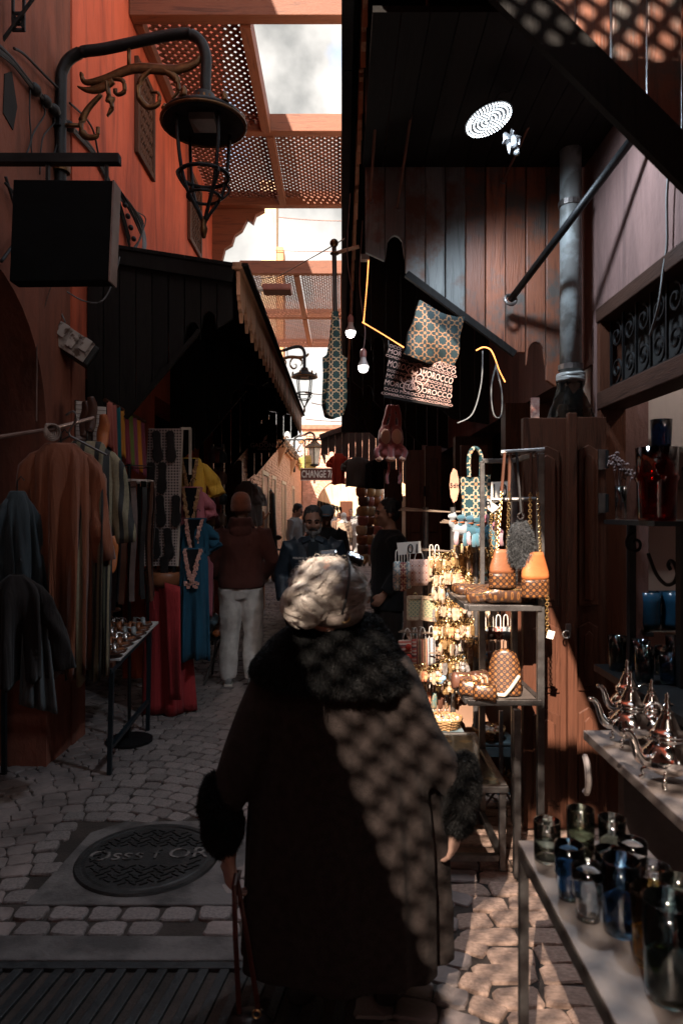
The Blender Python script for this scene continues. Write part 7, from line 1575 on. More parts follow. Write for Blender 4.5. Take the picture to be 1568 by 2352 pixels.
def human(label, loc, yaw, h=1.72, skin=SK1, top=None, bottom=None, shoe=None, hair=None, arms=None, legs=None, head=(0, 0), coat_len=.0, hood=None, hat=None, beard=None, vox=.012, top_grow=1.0, leg_grow=1.0, group=None, robe=None, lean=0.0, face=True, hairlen=0.0, wr=.006):
    s = h / 1.75; r_ = thing('person', label, 'person', loc, group, yaw); W_ = world(r_)
    def T(p): return W_ @ Vector((p[0], p[1] - lean * max(0, p[2] - .9 * s), p[2]))
    def V(*p): return Vector(p) * s
    A = {-1: [V(-.185, 0, 1.41), V(-.235, .03, 1.13), V(-.25, -.05, .89)], 1: [V(.185, 0, 1.41), V(.235, .03, 1.13), V(.25, -.05, .89)]}
    if arms:
        for k in arms: A[k] = [V(*p) for p in arms[k]]
    LG = {-1: [V(-.092, 0, .90), V(-.105, -.015, .49), V(-.11, .02, .075)], 1: [V(.092, 0, .90), V(.105, -.015, .49), V(.11, .02, .075)]}
    if legs:
        for k in legs: LG[k] = [V(*p) for p in legs[k]]
    hc = V(0, -.015, 1.615); piv = V(0, .01, 1.50); HM = Matrix.Rotation(head[1], 3, 'Z') @ Matrix.Rotation(head[0], 3, 'X')
    def TH(p): return T(piv + HM @ (Vector(p) - piv))
    def emb(q, TT=T): 
        n = MB(); n.add([TT(v) for v in q.v], q.f); return n
    # body under the clothes, one skin
    b = MB(); q = MB()
    q.loft([V(0, 0, .86), V(0, 0, .95), V(0, 0, 1.08), V(0, -.005, 1.28), V(0, 0, 1.40), V(0, .008, 1.455), V(0, .008, 1.50), V(0, -.005, 1.56)], [(.13 * s, .10 * s), (.155 * s, .11 * s), (.135 * s, .095 * s), (.165 * s, .105 * s), (.155 * s, .085 * s), (.085 * s, .065 * s), (.054 * s, .056 * s), (.052 * s, .056 * s)], 16)
    for k in (-1, 1):
        a, e, w = A[k]; q.loft([a, a.lerp(e, .5), e, e.lerp(w, .4), w], [.05 * s, .044 * s, .038 * s, .036 * s, .026 * s], 10)
        a, e, w = LG[k]; q.loft([a, a.lerp(e, .5), e, e.lerp(w, .35), w, w + V(0, -.01, -.03)], [.082 * s, .07 * s, .052 * s, .052 * s, .036 * s, .034 * s], 10); q.loft([w + V(0, .03, -.05), w + V(0, -.05, -.05), w + V(0, -.15, -.058)], [(.034 * s, .025 * s), (.04 * s, .025 * s), (.034 * s, .015 * s)], 8)
    b.add([T(v) for v in q.v], q.f); head_into(b, hc, s, TH)
    for k in (-1, 1): hand_into(b, A[k][2], A[k][2] - A[k][1], s, k, T=T)
    remesh(b.obj('body', skin, r_, smooth=True), min(vox, .009), 2)
    g = top_grow
    if top is not None:
        q = MB(); z0 = (.90 if not coat_len else .90 - coat_len)
        pr = [(z0, .185, .135), (z0 + .05, .19, .138), (1.02, .182, .132), (1.16, .178, .13), (1.30, .195, .135), (1.39, .185, .115), (1.445, .115, .09), (1.475, .080, .078)]
        q.loft([V(0, .004, z) for z, _, _ in pr], [(a * s * g, c * s * g) for _, a, c in pr], 22)
        for k in (-1, 1):
            a, e, w = A[k]; w2 = e.lerp(w, .93); q.loft([a + V(-k * .05, 0, .0), a + V(k * .005, 0, -.01), a.lerp(e, .5), e, e.lerp(w2, .5), w2], [.072 * s * g, .078 * s * g, .068 * s * g, .060 * s * g, .055 * s * g, .048 * s * g], 14)
        o = emb(q).obj('jacket', top, r_, smooth=True); remesh(o, vox, 3, wr, 9, .55)
    if hood is not None:
        q = MB()
        for i in range(4): q.tor(V(0, .025 + .012 * i, 1.455 + .022 * i), (.105 - .008 * i) * s, .026 * s, 20, 8, Euler((R(14 - 6 * i), 0, 0)).to_matrix())
        q.sph(V(0, .10, 1.42), (.105 * s, .055 * s, .075 * s), 14, 10); o = emb(q).obj('hood', hood, r_, smooth=True); remesh(o, .009, 2, .005, 14, .7)
    if robe is not None:
        q = MB(); n = 30
        q.loft([V(0, .0, z) for z in (.06, .3, .6, .9, 1.2)], [(.26 * s, .22 * s), (.24 * s, .20 * s), (.215 * s, .17 * s), (.195 * s, .14 * s), (.17 * s, .12 * s)], n, fn=lambda i, th: 1 + .07 * (1 - i / 4) * math.sin(9 * th))
        o = emb(q).obj('robe', robe, r_, smooth=True); remesh(o, vox, 2, .006, 7, .3)
    elif bottom is not None:
        q = MB(); q.loft([V(0, 0, z) for z in (.80, .88, .96, 1.03)], [(.14 * s, .11 * s), (.18 * s, .135 * s), (.175 * s, .125 * s), (.165 * s, .115 * s)], 18)
        for k in (-1, 1):
            a, e, w = LG[k]; q.loft([a + V(0, 0, .02), a.lerp(e, .4), e, e.lerp(w, .5), w + V(0, 0, .03), w + V(0, 0, -.012)], [x * s * leg_grow for x in (.10, .090, .076, .072, .064, .058)], 14)
        o = emb(q).obj('trousers', bottom, r_, smooth=True); remesh(o, vox, 3, wr * 1.5, 8, .7)
    if shoe is not None:
        for k in (-1, 1):
            w = LG[k][2]; q = MB().loft([w + V(0, .065, -.03), w + V(0, .05, -.028), w + V(0, .0, -.022), w + V(0, -.07, -.042), w + V(0, -.14, -.052), w + V(0, -.175, -.058)], [(.022 * s, .03 * s), (.036 * s, .043 * s), (.040 * s, .050 * s), (.047 * s, .033 * s), (.045 * s, .024 * s), (.022 * s, .014 * s)], 14, hint=Vector((1, 0, 0)))
            so__ = emb(q).obj('shoe', shoe, r_, smooth=True); 
            q = MB().prism([(-.035, .068), (.035, .068), (.044, -.06), (.040, -.16), (.0, -.185), (-.040, -.16), (-.044, -.06)], lambda u, v, ww: w + V(u, v, -.0745 + ww), .018); emb(q).obj('sole', PAPER if shoe.name.startswith('trainer') else BLKL, so__)
    if hair is not None:
        q = MB().sph(hc + V(0, .030, .053), (.083 * s, .097 * s, .088 * s), 18, 12); q.sph(hc + V(0, .055, -.005 - hairlen), (.072 * s, .062 * s, (.075 + hairlen) * s), 14, 10)
        for k in (-1, 1): q.sph(hc + V(k * .070, .02, .02), (.018 * s, .045 * s, .05 * s), 10, 8)
        o = emb(q, TH).obj('hair', hair, r_, smooth=True); remesh(o, .007, 2, .006, 45, 1)
    if hat == 'beanie':
        q = MB().lathe([(.094 * s, -.03 * s), (.100 * s, -.022 * s), (.102 * s, .022 * s), (.097 * s, .028 * s), (.097 * s, .05 * s), (.090 * s, .09 * s), (.066 * s, .125 * s), (.03 * s, .142 * s), (0, .145 * s)], hc + V(0, .012, .015), 40)
        q.v = [tuple(Vector((hc.x, hc.y + .012 * s, 0)) + Vector(((p[0] - hc.x) * (.9 + .012 * math.cos(20 * math.atan2(p[1] - hc.y, p[0]))), (p[1] - hc.y - .012 * s) * 1.1, p[2]))) for p in q.v]
        emb(q, TH).obj('beanie', mat('rust_knit', (0.30, 0.075, 0.03), rough=.9, bump=.6, bsc=140, sheen=.3), r_, smooth=True, solid=.006)
    if hat == 'cap':
        q = MB().lathe([(.092 * s, -.01 * s), (.095 * s, .02 * s), (.085 * s, .07 * s), (.05 * s, .10 * s), (0, .108 * s)], hc + V(0, .012, .035), 24); q.prism([(-.07, -.075), (.07, -.075), (.055, -.15), (0, -.17), (-.055, -.15)], lambda u, v, w: hc + V(u, v, .02 + w), .012); emb(q, TH).obj('cap', cloth('cap_blue', (0.10, 0.15, 0.20)), r_, smooth=True)
    if hat == 'scarf':
        q = MB().sph(hc + V(0, .02, .03), (.098 * s, .115 * s, .115 * s), 18, 12); q.loft([hc + V(0, .03, -.02), hc + V(0, .03, -.11), hc + V(0, .03, -.2)], [(.09 * s, .09 * s), (.10 * s, .10 * s), (.17 * s, .12 * s)], 18); o = emb(q, TH).obj('headscarf', cloth('white_scarf', (0.70, 0.66, 0.62)), r_, smooth=True); remesh(o, .01, 2, .004, 14, 1)
    if face:
        for k in (-1, 1):
            emb(MB().sph(hc + V(k * .031, -.083, .004), (.0125 * s, .008 * s, .0075 * s), 10, 8), TH).obj('eye', mat('eye_dark', (0.03, 0.02, 0.018), rough=.2, bump=0), r_, smooth=True)
            emb(MB().tube([hc + V(k * .012, -.094, .026), hc + V(k * .032, -.092, .034), hc + V(k * .052, -.080, .026)], [.004 * s, .006 * s, .004 * s], 6), TH).obj('eyebrow', mat('brow_dark', (0.03, 0.026, 0.024), rough=.8), r_)
    if beard is not None:
        q = MB().sph(hc + V(0, -.058, -.088), (.046 * s, .048 * s, .040 * s), 14, 10); q.sph(hc + V(0, -.07, -.115), (.028 * s, .028 * s, .03 * s), 10, 8)
        for k in (-1, 1): q.tube([hc + V(k * .066, -.01, -.02), hc + V(k * .060, -.04, -.06), hc + V(k * .04, -.07, -.09)], [.012 * s, .018 * s, .02 * s], 8)
        o = emb(q, TH).obj('beard', beard, r_, smooth=True); remesh(o, .006, 1, .005, 55, 1)
        q = MB().tube([hc + V(-.034, -.088, -.058), hc + V(-.016, -.103, -.047), hc + V(0, -.105, -.045), hc + V(.016, -.103, -.047), hc + V(.034, -.088, -.058)], [.006 * s, .010 * s, .009 * s, .010 * s, .006 * s], 8); emb(q, TH).obj('moustache', mat('moustache_dark', (0.05, 0.045, 0.042), rough=.9, bump=.6, bsc=200), r_, smooth=True)
    return r_
HBLK = mat('hair_black', (0.012, 0.010, 0.009), (0.005, 0.005, 0.005), rough=.45, bump=.7, bsc=170); HGRY = mat('hair_grey', (0.085, 0.08, 0.078), (0.02, 0.02, 0.02), rough=.55, sc=40, bump=.8, bsc=170)
BRDG = mat('beard_grey', (0.30, 0.28, 0.27), (0.07, 0.065, 0.06), rough=.8, sc=45, bump=.9, bsc=170)
DKJ = folds(cloth('brown_hoodie', (0.10, 0.034, 0.026)), .5, .03, (9, 9, 5)); GSW = folds(cloth('grey_marl', (0.72, 0.68, 0.63), (0.56, 0.52, 0.48), sc=14), .5, .03, (9, 9, 5)); NAVY = mat('navy_waxed', (0.018, 0.032, 0.048), (0.010, 0.017, 0.025), rough=.5, bump=.3, bsc=60); DKT = cloth('dark_trousers', (0.02, 0.019, 0.02)); TRN = mat('trainer_white', (0.48, 0.46, 0.43), (0.2, 0.2, 0.2), rough=.6)
# man in the beanie, seen from behind
human('man from behind in rust beanie, brown hoodie and grey sweatpants', (U(553, 6.3), 6.3, 0), math.pi + R(8), 1.76, SK2, DKJ, GSW, TRN, None, arms={-1: [(-.195, 0, 1.40), (-.29, .06, 1.14), (-.20, -.09, .98)], 1: [(.195, 0, 1.40), (.29, .06, 1.14), (.20, -.09, .98)]}, legs={-1: [(-.095, 0, .88), (-.115, -.02, .48), (-.10, .03, .08)], 1: [(.095, 0, .88), (.10, -.03, .48), (.115, -.01, .08)]}, head=(R(-4), R(-12)), hood=DKJ, hat='beanie', top_grow=1.13, leg_grow=1.16, wr=.009, face=False)
# bearded man walking towards us
pm = human('bearded grey-haired man in dark navy jacket walking towards the camera', (U(718, 5.7), 5.7, 0), R(4), 1.66, skin_mat('skin_weathered', (0.40, 0.215, 0.145)), NAVY, DKT, BLKL, HGRY, arms={-1: [(-.19, 0, 1.40), (-.275, .05, 1.13), (-.26, -.03, .90)], 1: [(.19, 0, 1.40), (.275, .05, 1.13), (.26, -.03, .90)]}, head=(R(13), 0), beard=BRDG, top_grow=1.16, wr=.008, vox=.010)
def on_chest(x, z, y=-.165): return world(pm) @ Vector((x, y, z))
text('lettering', 'POLOCLUB', .024, on_chest(-.105, 1.225, -.158), (R(86), 0, R(-12)), PAPER, pm); text('lettering', 'SINCE', .014, on_chest(-.10, 1.203, -.16), (R(86), 0, R(-12)), PAPER, pm)
emb_ = MB()
for a, b in (((.085, 1.215), (.125, 1.235)), ((.095, 1.235), (.105, 1.200)), ((.118, 1.235), (.128, 1.205)), ((.10, 1.235), (.115, 1.255)), ((.09, 1.245), (.13, 1.212))): emb_.bar(on_chest(a[0], a[1], -.160), on_chest(b[0], b[1], -.155), .009, .004)
emb_.obj('rider_emblem', PAPER, pm)
for k in (-1, 1): MB().box(on_chest(k * .10, 1.165, -.163), (.10, .014, .035), (R(-4), 0, k * R(14))).obj('pocket_flap', NAVY, pm, bevel=.004)
for z in (1.22, 1.12, 1.05): MB().sph(on_chest(.02, z, -.175), .007, 8, 6).obj('button', BRASS, pm)
MB().prism([(-.035, 1.0), (.035, 1.0), (.045, 1.36), (-.045, 1.36)], lambda u, v, w: on_chest(u, v, -.172 + w), .01).obj('shirt_front', mat('navy_jersey', (0.010, 0.016, 0.022), rough=.9), pm)
for k in (-1, 1): MB().box(on_chest(k * .055, 1.375, -.10), (.075, .02, .05), (R(-30), k * R(24), k * R(10))).obj('collar', NAVY, pm, bevel=.006)
# man with a cap close behind him
human('man in blue cap and black jacket half hidden behind the bearded man', (U(750, 8.2), 8.2, 0), R(-6), 1.68, SK2, cloth('black_jacket', (0.018, 0.018, 0.020)), DKT, BLKL, HBLK, hat='cap', head=(R(8), 0))
# shopkeeper in profile
human('dark-clothed man in profile standing at the souvenir stall', (U(893, 5.9), 5.9, 0), R(-78), 1.72, SK1, cloth('black_overshirt', (0.014, 0.014, 0.015)), cloth('brown_trousers', (0.030, 0.022, 0.019)), BLKL, HBLK, arms={-1: [(-.185, 0, 1.40), (-.22, .03, 1.13), (-.21, -.10, .92)], 1: [(.185, 0, 1.40), (.23, .05, 1.13), (.20, -.10, .93)]}, head=(R(4), 0), top_grow=1.2, leg_grow=1.15, coat_len=.12)
# people further along the sunlit alley
WJ = cloth('white_tracksuit', (0.72, 0.69, 0.66)); 
human('young man in light grey sweater leaning by the brick wall with hand to face', (U(678, 13.2), 13.2, 0), R(70), 1.78, SK3, cloth('light_sweater', (0.50, 0.47, 0.44)), DKT, TRN, HBLK, arms={1: [(.185, 0, 1.40), (.22, -.06, 1.15), (.08, -.20, 1.42)]}, head=(R(24), 0))
human('man in white tracksuit walking away in the sun', (U(824, 21), 21, 0), math.pi, 1.66, SK2, WJ, WJ, BLKL, HBLK, legs={-1: [(-.09, 0, .9), (-.10, -.14, .52), (-.10, .02, .10)], 1: [(.09, 0, .9), (.10, .02, .48), (.10, .22, .12)]}, hood=WJ, top_grow=1.18, leg_grow=1.2, face=False)
human('woman in white headscarf and flowered robe walking away', (U(789, 20.5), 20.5, 0), math.pi + .2, 1.58, SK1, cloth('flowered_robe', (0.40, 0.30, 0.22), (0.24, 0.14, 0.1), sc=16), None, TAN, None, robe=mat('flowered_robe_skirt', (0.62, 0.55, 0.46), (0.30, 0.22, 0.14), rough=.8, sc=14, lo=.45, hi=.55), hat='scarf', top_grow=1.15, face=False)
human('child in grey holding on behind the man in white', (U(842, 20.2), 20.2, 0), math.pi, 1.38, SK1, cloth('beige_top', (0.40, 0.30, 0.24)), cloth('grey_brown_trousers', (0.2, 0.15, 0.12)), BLKL, HBLK, face=False)
human('woman with face towards us deeper in the crowd', (U(806, 27), 27, 0), 0, 1.72, SK3, cloth('maroon_top', (0.16, 0.06, 0.05)), DKT, BLKL, HBLK, hairlen=.05)
human('person in dark hooded jacket walking away near the arch', (U(823, 25), 25, 0), math.pi, 1.76, SK1, cloth('charcoal_jacket', (0.05, 0.05, 0.052)), DKT, BLKL, HBLK, hood=MC['charcoal_jacket'], face=False)
human('person in dark jacket with red strap near the arch', (U(763, 24), 24, 0), math.pi, 1.72, SK1, cloth('dark_grey_jacket', (0.06, 0.05, 0.05)), DKT, BLKL, HBLK, face=False)
human('person in brown quilted coat beside the white headscarf', (U(778, 23), 23, 0), math.pi, 1.58, SK1, cloth('brown_quilt', (0.16, 0.09, 0.06)), DKT, BLKL, mat('hair_auburn', (0.09, 0.03, 0.015), rough=.5, bump=.6, bsc=150), face=False)

# ================================================================ the woman in the fur-collared coat
YWm = 2.08
wm = thing('person', 'elderly white-haired woman in long dark coat with fur collar, from behind', 'person', (0, YWm + .1, 0))
def Wp(x, y, dd=0.0): 
    p = P(x, y, YWm); return Vector((p.x, YWm + dd, p.z))
b = MB(); cz0 = 1.05
b.loft([(0, YWm + .16, z) for z in (.5, .8, 1.05, 1.17)], [(.15, .10), (.15, .11), (.17, .11), (.14, .09)], 14)
b.loft([(-.02, YWm + .12, 1.15), (-.015, YWm + .10, 1.24), (-.02, YWm + .07, 1.30)], [.055, .05, .05], 12)
hcw = Wp(752, 1378, .09)
def THw(p): return hcw + Matrix.Rotation(R(-22), 3, 'X') @ Matrix.Rotation(math.pi, 3, 'Z') @ (Vector(p) - hcw)
head_into(b, hcw - Vector((0, 0, .01)), 1.02, THw)
for sx, lg in ((-1, (-.13, .5)), (1, (.14, .5))): b.loft([(lg[0], YWm + .17, .5), (lg[0] * 1.05, YWm + .16, .28), (lg[0] * 1.05, YWm + .18, .08)], [.075, .06, .042], 10); b.loft([(lg[0] * 1.05, YWm + .14, .035), (lg[0] * 1.05, YWm + .24, .03), (lg[0] * 1.05, YWm + .32, .025)], [(.035, .03), (.04, .03), (.032, .02)], 10)
shL, shR = Wp(625, 1590, .15), Wp(905, 1575, .15); elL, elR = Wp(552, 1770, .13), Wp(975, 1725, .13); wrL, wrR = Wp(512, 2010, .10), Wp(1062, 1935, .12)
for a, e, c_, w in ((shL, elL, Wp(496, 1900, .11), wrL), (shR, elR, Wp(1068, 1850, .11), wrR)): b.loft([a, e, c_, w], [.045, .04, .034, .028], 10)
hand_into(b, wrL, Vector((.10, .04, -1)), 1.05, 1, .75, fwd=Vector((-.6, .8, 0))); hand_into(b, wrR, Vector((-.06, .12, -1)), 1.0, -1, .5, fwd=Vector((.5, .8, 0)))
remesh(b.obj('body', SK3, wm, smooth=True), .0065, 2)
q = MB()
for lx in (-.135, .147):
    q.loft([(lx, YWm + .17, .55), (lx, YWm + .16, .30), (lx, YWm + .18, .09), (lx, YWm + .18, .035)], [.088, .075, .058, .055], 12); q.loft([(lx, YWm + .12, .03), (lx, YWm + .22, .032), (lx, YWm + .33, .024)], [(.045, .034), (.048, .034), (.034, .022)], 10)
remesh(q.obj('boots', BLKL, wm, smooth=True), .01, 2)
# coat
COATM = mat('coat_wool', (0.042, 0.031, 0.0275), (0.026, 0.019, 0.017), rough=.95, spec=.08, sc=40, bump=.45, bsc=260, sheen=.04)
q = MB(); prof = [(2330, 545, 1040), (2290, 528, 1052), (2150, 534, 1050), (2000, 542, 1042), (1850, 552, 1024), (1720, 572, 975), (1620, 590, 940), (1555, 625, 905), (1500, 665, 870), (1460, 700, 840)]
prof = prof[1:]
def cfold(i, th): 
    k = max(0, 1 - i / 7); 
    cr = sum(-am * k ** .6 * math.exp(-((((th - R(c0_ + 5 * k) + math.pi) % (2 * math.pi)) - math.pi) / R(wd_)) ** 2) for c0_, am, wd_ in ((-52, .11, 5), (-36, .09, 4), (-74, .05, 6), (-98, .06, 5), (-126, .07, 6), (-22, .09, 5), (-150, .08, 6)))
    return 1 + cr + k * (.045 * math.sin(7 * th + .6) + .045 * math.sin(12 * th + 2) * (1 if math.cos(th) > 0 else .5))
pts, rad = [], []
for i, (y, a, c) in enumerate(prof):
    l, r_ = Wp(a, y), Wp(c, y); pts.append(Vector(((l.x + r_.x) / 2, YWm + .17 - .0 * i, l.z))); rad.append(((r_.x - l.x) / 2, (.19 - .005 * i) if i < 6 else .16 - .018 * (i - 6)))
q.loft(pts, rad, 44, fn=cfold)
for a, e, w in ((shL, elL, Wp(494, 1900, .11)), (shR, elR, Wp(1070, 1850, .11))): q.loft([a + (Vector((.07, .02, .0)) if a.x < 0 else Vector((-.07, .02, 0))), a, a.lerp(e, .5), e, e.lerp(w, .5), w], [.075, .085, .085, .080, .068, .055], 16)
coat = q.obj('coat', COATM, wm, smooth=True); remesh(coat, .0095, 3, .013, 4.6, .2)
MB().tube([Vector((Wp(770, y).x - .035 + .012 * (y - 1600) / 600, YWm - .027 + .0 * y, Wp(770, y).z)) for y in (1610, 1640)], .001, 4).obj('seam', COATM, wm)
FURB = mat('fur_under', (0.006, 0.006, 0.006), rough=.9, bump=0, spec=.05); FURM = mat('fur_tips', (0.013, 0.0115, 0.011), (0.005, 0.005, 0.005), rough=.5, sc=22, rnd=0, bump=0, spec=.16)
q = MB()
cp = [(1440, 680, 868, .115), (1462, 655, 897, .135), (1498, 622, 924, .165), (1540, 585, 952, .185), (1574, 560, 968, .200), (1592, 558, 968, .204)]
q.loft([Vector(((Wp(a, y).x + Wp(c, y).x) / 2, YWm + .155, Wp(a, y).z + .0)) for y, a, c, d in cp][::-1], [((Wp(c, y).x - Wp(a, y).x) / 2, d) for y, a, c, d in cp][::-1], 36)
col = q.obj('fur_collar', FURB, wm, smooth=True); remesh(col, .011, 2, .008, 12, 1, (70000, .0135, FURM, .9))
for x, y, rx, rz, tl_, nm in ((492, 1908, .062, .132, R(-8), 'fur_cuff'), (1074, 1855, .050, .135, R(6), 'fur_cuff')):
    q = MB().sph(Wp(x, y, .11), (rx, .075, rz), 20, 14, Matrix.Rotation(tl_, 3, 'Y')); o = q.obj(nm, FURB, wm, smooth=True); remesh(o, .010, 2, .010, 16, 1, (17000, .0165, FURM, .6))
# white hair: locks swept over the head into a loose knot
HW = mat('white_hair', (0.62, 0.55, 0.49), (0.40, 0.33, 0.28), rough=.42, sc=18, rnd=0, bump=.2, bsc=120)
q = MB().sph(hcw + Vector((.0, .01, .012)), (.120, .120, .108), 24, 16); q.sph(hcw + Vector((.05, .01, -.03)), (.07, .10, .075), 16, 12); q.sph(hcw + Vector((-.068, -.075, -.018)), (.064, .055, .066), 16, 12); q.sph(hcw + Vector((.02, -.02, -.05)), (.095, .085, .05), 16, 12)
hb_ = q.obj('hair', mat('hair_gap_shade', (0.22, 0.175, 0.15), (0.14, 0.11, 0.09), rough=.6, sc=26, stretch=(1, 1, 3), bump=.4, bsc=90), wm, smooth=True); remesh(hb_, .006, 4, .0, 20, 1)  # base coloured dark to stand in for shade between the white locks
hs = MB(); hr = random.Random(21)
def lock(pts, r): hs.loft(smooth_path(pts, 5), [(r * (.3 + .7 * math.sin(math.pi * min(1, (i + 1) / (len(pts) * 5)))), r * .5) for i in range((len(pts) - 1) * 5 + 1)], 4)
nk = Vector((-.52, -.78, -.12)).normalized()
def onh(n, l): return hcw + Vector((n.x * (.119 + l), n.y * (.119 + l) + .01, n.z * (.105 + l) + .012))
for i in range(300):
    th, ph = hr.uniform(0, 2 * math.pi), math.acos(hr.uniform(-.8, 1)); n0 = Vector((math.sin(ph) * math.cos(th), math.sin(ph) * math.sin(th), math.cos(ph)))
    st0 = hr.uniform(.3, .6); jit0 = Vector((hr.uniform(-.2, .2), hr.uniform(-.2, .2), hr.uniform(-.25, .15))); l0 = hr.random() ** 2 * .013; wv = hr.uniform(-.07, .07)
    for k in range(32):
        n = (n0 + Vector((hr.gauss(0, .042), hr.gauss(0, .042), hr.gauss(0, .042)))).normalized(); lf = l0 + hr.uniform(-.002, .003); jit = jit0 + Vector((hr.gauss(0, .03), hr.gauss(0, .03), hr.gauss(0, .03)))
        lock([onh((n.lerp(nk, st0 * t) + jit * t * (1 - .4 * t) + Vector((wv, 0, -wv)) * math.sin(t * 5)).normalized(), lf * (.35 + 1.3 * t * (1 - .45 * t)) - .0005) for t in (0, .34, .67, 1)], hr.uniform(.0005, .0011))
for i in range(90):
    c = hcw + Vector((-.068, -.078, -.018)); u0 = Vector((hr.gauss(0, 1), hr.gauss(-.5, 1), hr.gauss(0, 1))).normalized(); ax = (Vector((.3, -1, .1)) + Vector((hr.gauss(0, .6), hr.gauss(0, .3), hr.gauss(0, .6)))).normalized(); g = hr.uniform(.6, 1.5); l0 = hr.random() ** 2 * .012
    if u0.y > .5: continue
    for k in range(32):
        u = (u0 + Vector((hr.gauss(0, .06), hr.gauss(0, .06), hr.gauss(0, .06)))).normalized(); lf = l0 + hr.uniform(-.002, .003)
        lock([c + Vector((q.x * (.064 + lf), q.y * (.055 + lf), q.z * (.065 + lf))) for q in [Matrix.Rotation(g * t, 3, ax) @ u for t in (0, .33, .67, 1)]], hr.uniform(.0005, .0011))
for i in range(420):
    n = Vector((hr.gauss(0, 1), hr.gauss(-.2, .5), hr.gauss(.5, .8))).normalized(); t_ = Vector((hr.gauss(0, 1), hr.gauss(0, 1), hr.gauss(0, 1))); t_ = (t_ - n * t_.dot(n)).normalized() * hr.uniform(.02, .05); p_ = onh(n, 0)
    lock([p_, p_ + t_ * .35 + n * hr.uniform(.003, .010), p_ + t_ * .75 + n * hr.uniform(.006, .018), p_ + t_ + n * hr.uniform(0, .014)], hr.uniform(.0003, .0006))
for i in range(0):
    a = hr.uniform(.5, 2.6); base = hcw + Vector((.116 * math.cos(a), .02 + hr.uniform(-.04, .05), .012 + .104 * math.sin(a))); n = (base - hcw).normalized()
    lock([base, base + n * .012 + Vector((hr.uniform(-.03, .03), hr.uniform(-.02, .02), 0)), base + n * hr.uniform(.004, .016) + Vector((hr.uniform(-.05, .05), hr.uniform(-.03, .03), hr.uniform(-.03, .005)))], hr.uniform(.0004, .0008))
for i in range(0):
    base = hcw + Vector((hr.uniform(-.08, .10), -.05 - hr.uniform(0, .04), -.05 + hr.uniform(-.01, .02))); lock([base, base + Vector((hr.uniform(-.02, .02), -.018, -.025)), base + Vector((hr.uniform(-.03, .03), -.012, -.055))], hr.uniform(.0006, .0016))
hs.obj('hair_locks', HW, hb_, smooth=True)
sgl = thing('sunglasses', 'dark sunglasses pushed up on the white hair of the woman', 'sunglasses', hcw + Vector((.05, 0, .1)))
MB().loft(smooth_path([hcw + Vector((.062, -.02, .122)), hcw + Vector((.068, -.062, .100)), hcw + Vector((.064, -.102, .050)), hcw + Vector((.052, -.126, -.01)), hcw + Vector((.044, -.128, -.038))], 5), [(.004, .0075)] * 21, 8).obj('temple', BLKL, sgl, smooth=True)
MB().box(hcw + Vector((.085, .01, .118)), (.06, .035, .03), (R(30), R(20), 0)).obj('lens', mat('dark_lens', (0.01, 0.01, 0.01), rough=.1), sgl, bevel=.008); MB().box(hcw + Vector((.0, .045, .125)), (.06, .035, .03), (R(30), R(-5), 0)).obj('lens', MC['dark_lens'], sgl, bevel=.008)
tag(MB().tor(hcw + Vector((.052, -.09, -.055)), .014, .0035, 14, 6, Euler((R(80), R(20), 0)).to_matrix()).obj('hair_clip', BRASS), 'small golden clip in the white hair by the ear', 'hair clip')
# her bag
wb = thing('handbag', 'handbag hanging by red-brown straps from the hand of the woman in the coat', 'handbag', Wp(570, 2300, .1)); STRP = leather('oxblood_strap', (0.10, 0.022, 0.015))
for x0, x1, dd in ((531, 548, .04), (536, 590, .06)): MB().loft([Wp(x0 + 4, 2035, dd + .03), Wp(x0 + 2, 2050, dd), Wp((x0 + x1) / 2, 2160, dd - .03), Wp(x1, 2335, dd - .03)], [(.008, .003)] * 4, 8).obj('strap', STRP, wb)
c = Wp(570, 2385, .02); MB().loft([c + Vector((0, 0, .06)), c + Vector((0, 0, .03)), c + Vector((0, 0, -.07)), c + Vector((0, 0, -.10))], [(.05, .03), (.07, .045), (.085, .06), (.07, .04)], 16).obj('body', BLKL, wb, smooth=True); MB().tor(Wp(590, 2325, -.01), .012, .003, 12, 6, Euler((R(90), 0, 0)).to_matrix()).obj('buckle', BRASS, wb)

# ================================================================ things in the sunlit distance
ch = thing('exchange_sign', 'dark red signboard reading CHANGE 7/7 in white letters', 'sign', P(730, 1103, 18)); DCh = 18
MB().bx(U(690, DCh), U(790, DCh), DCh, DCh + .08, ZH(1103, DCh), ZH(1076, DCh)).obj('board', mat('oxide_red_board', (0.17, 0.060, 0.050), rough=.5), ch)
fr_ = MB(); 
for a, b_ in (((690, 1076), (790, 1076)), ((690, 1103), (790, 1103))): fr_.bar(P(a[0], a[1], DCh - .02), P(b_[0], b_[1], DCh - .02), .02)
fr_.obj('frame_strip', PAPER, ch); text('lettering', 'CHANGE 7/7', .262, P(692, 1089.5, DCh - .012), (R(90), 0, 0), mat('sign_letter_white', (0.82, 0.78, 0.74), rough=.6, bump=0), ch, align='LEFT', ext=.004, sx=.60, bold=.006)
for x in (700, 784): MB().bar(P(x, 1076, DCh + .04), P(x, 1010, DCh + .04), .03).obj('hanger', IRON, ch)
MB().bar(P(645, 1010, DCh + .04), P(800, 1010, DCh + .04), .04).obj('hanger_bar', IRON, ch)
garment('red_shirt', 'bright red shirt hanging under the grey awning', 'shirt', P(777, 1042, 12.7), .57, .115, .12, cloth('bright_red', (0.52, 0.055, 0.028)), 0, seed=21, sleeve=.12)
garment('grey_shirt', 'large olive grey shirt hanging beside the red one', 'shirt', P(821, 1050, 12.6), .55, .20, .23, cloth('olive_grey', (0.12, 0.105, 0.09)), 0, seed=22, folds=5, sleeve=.12)
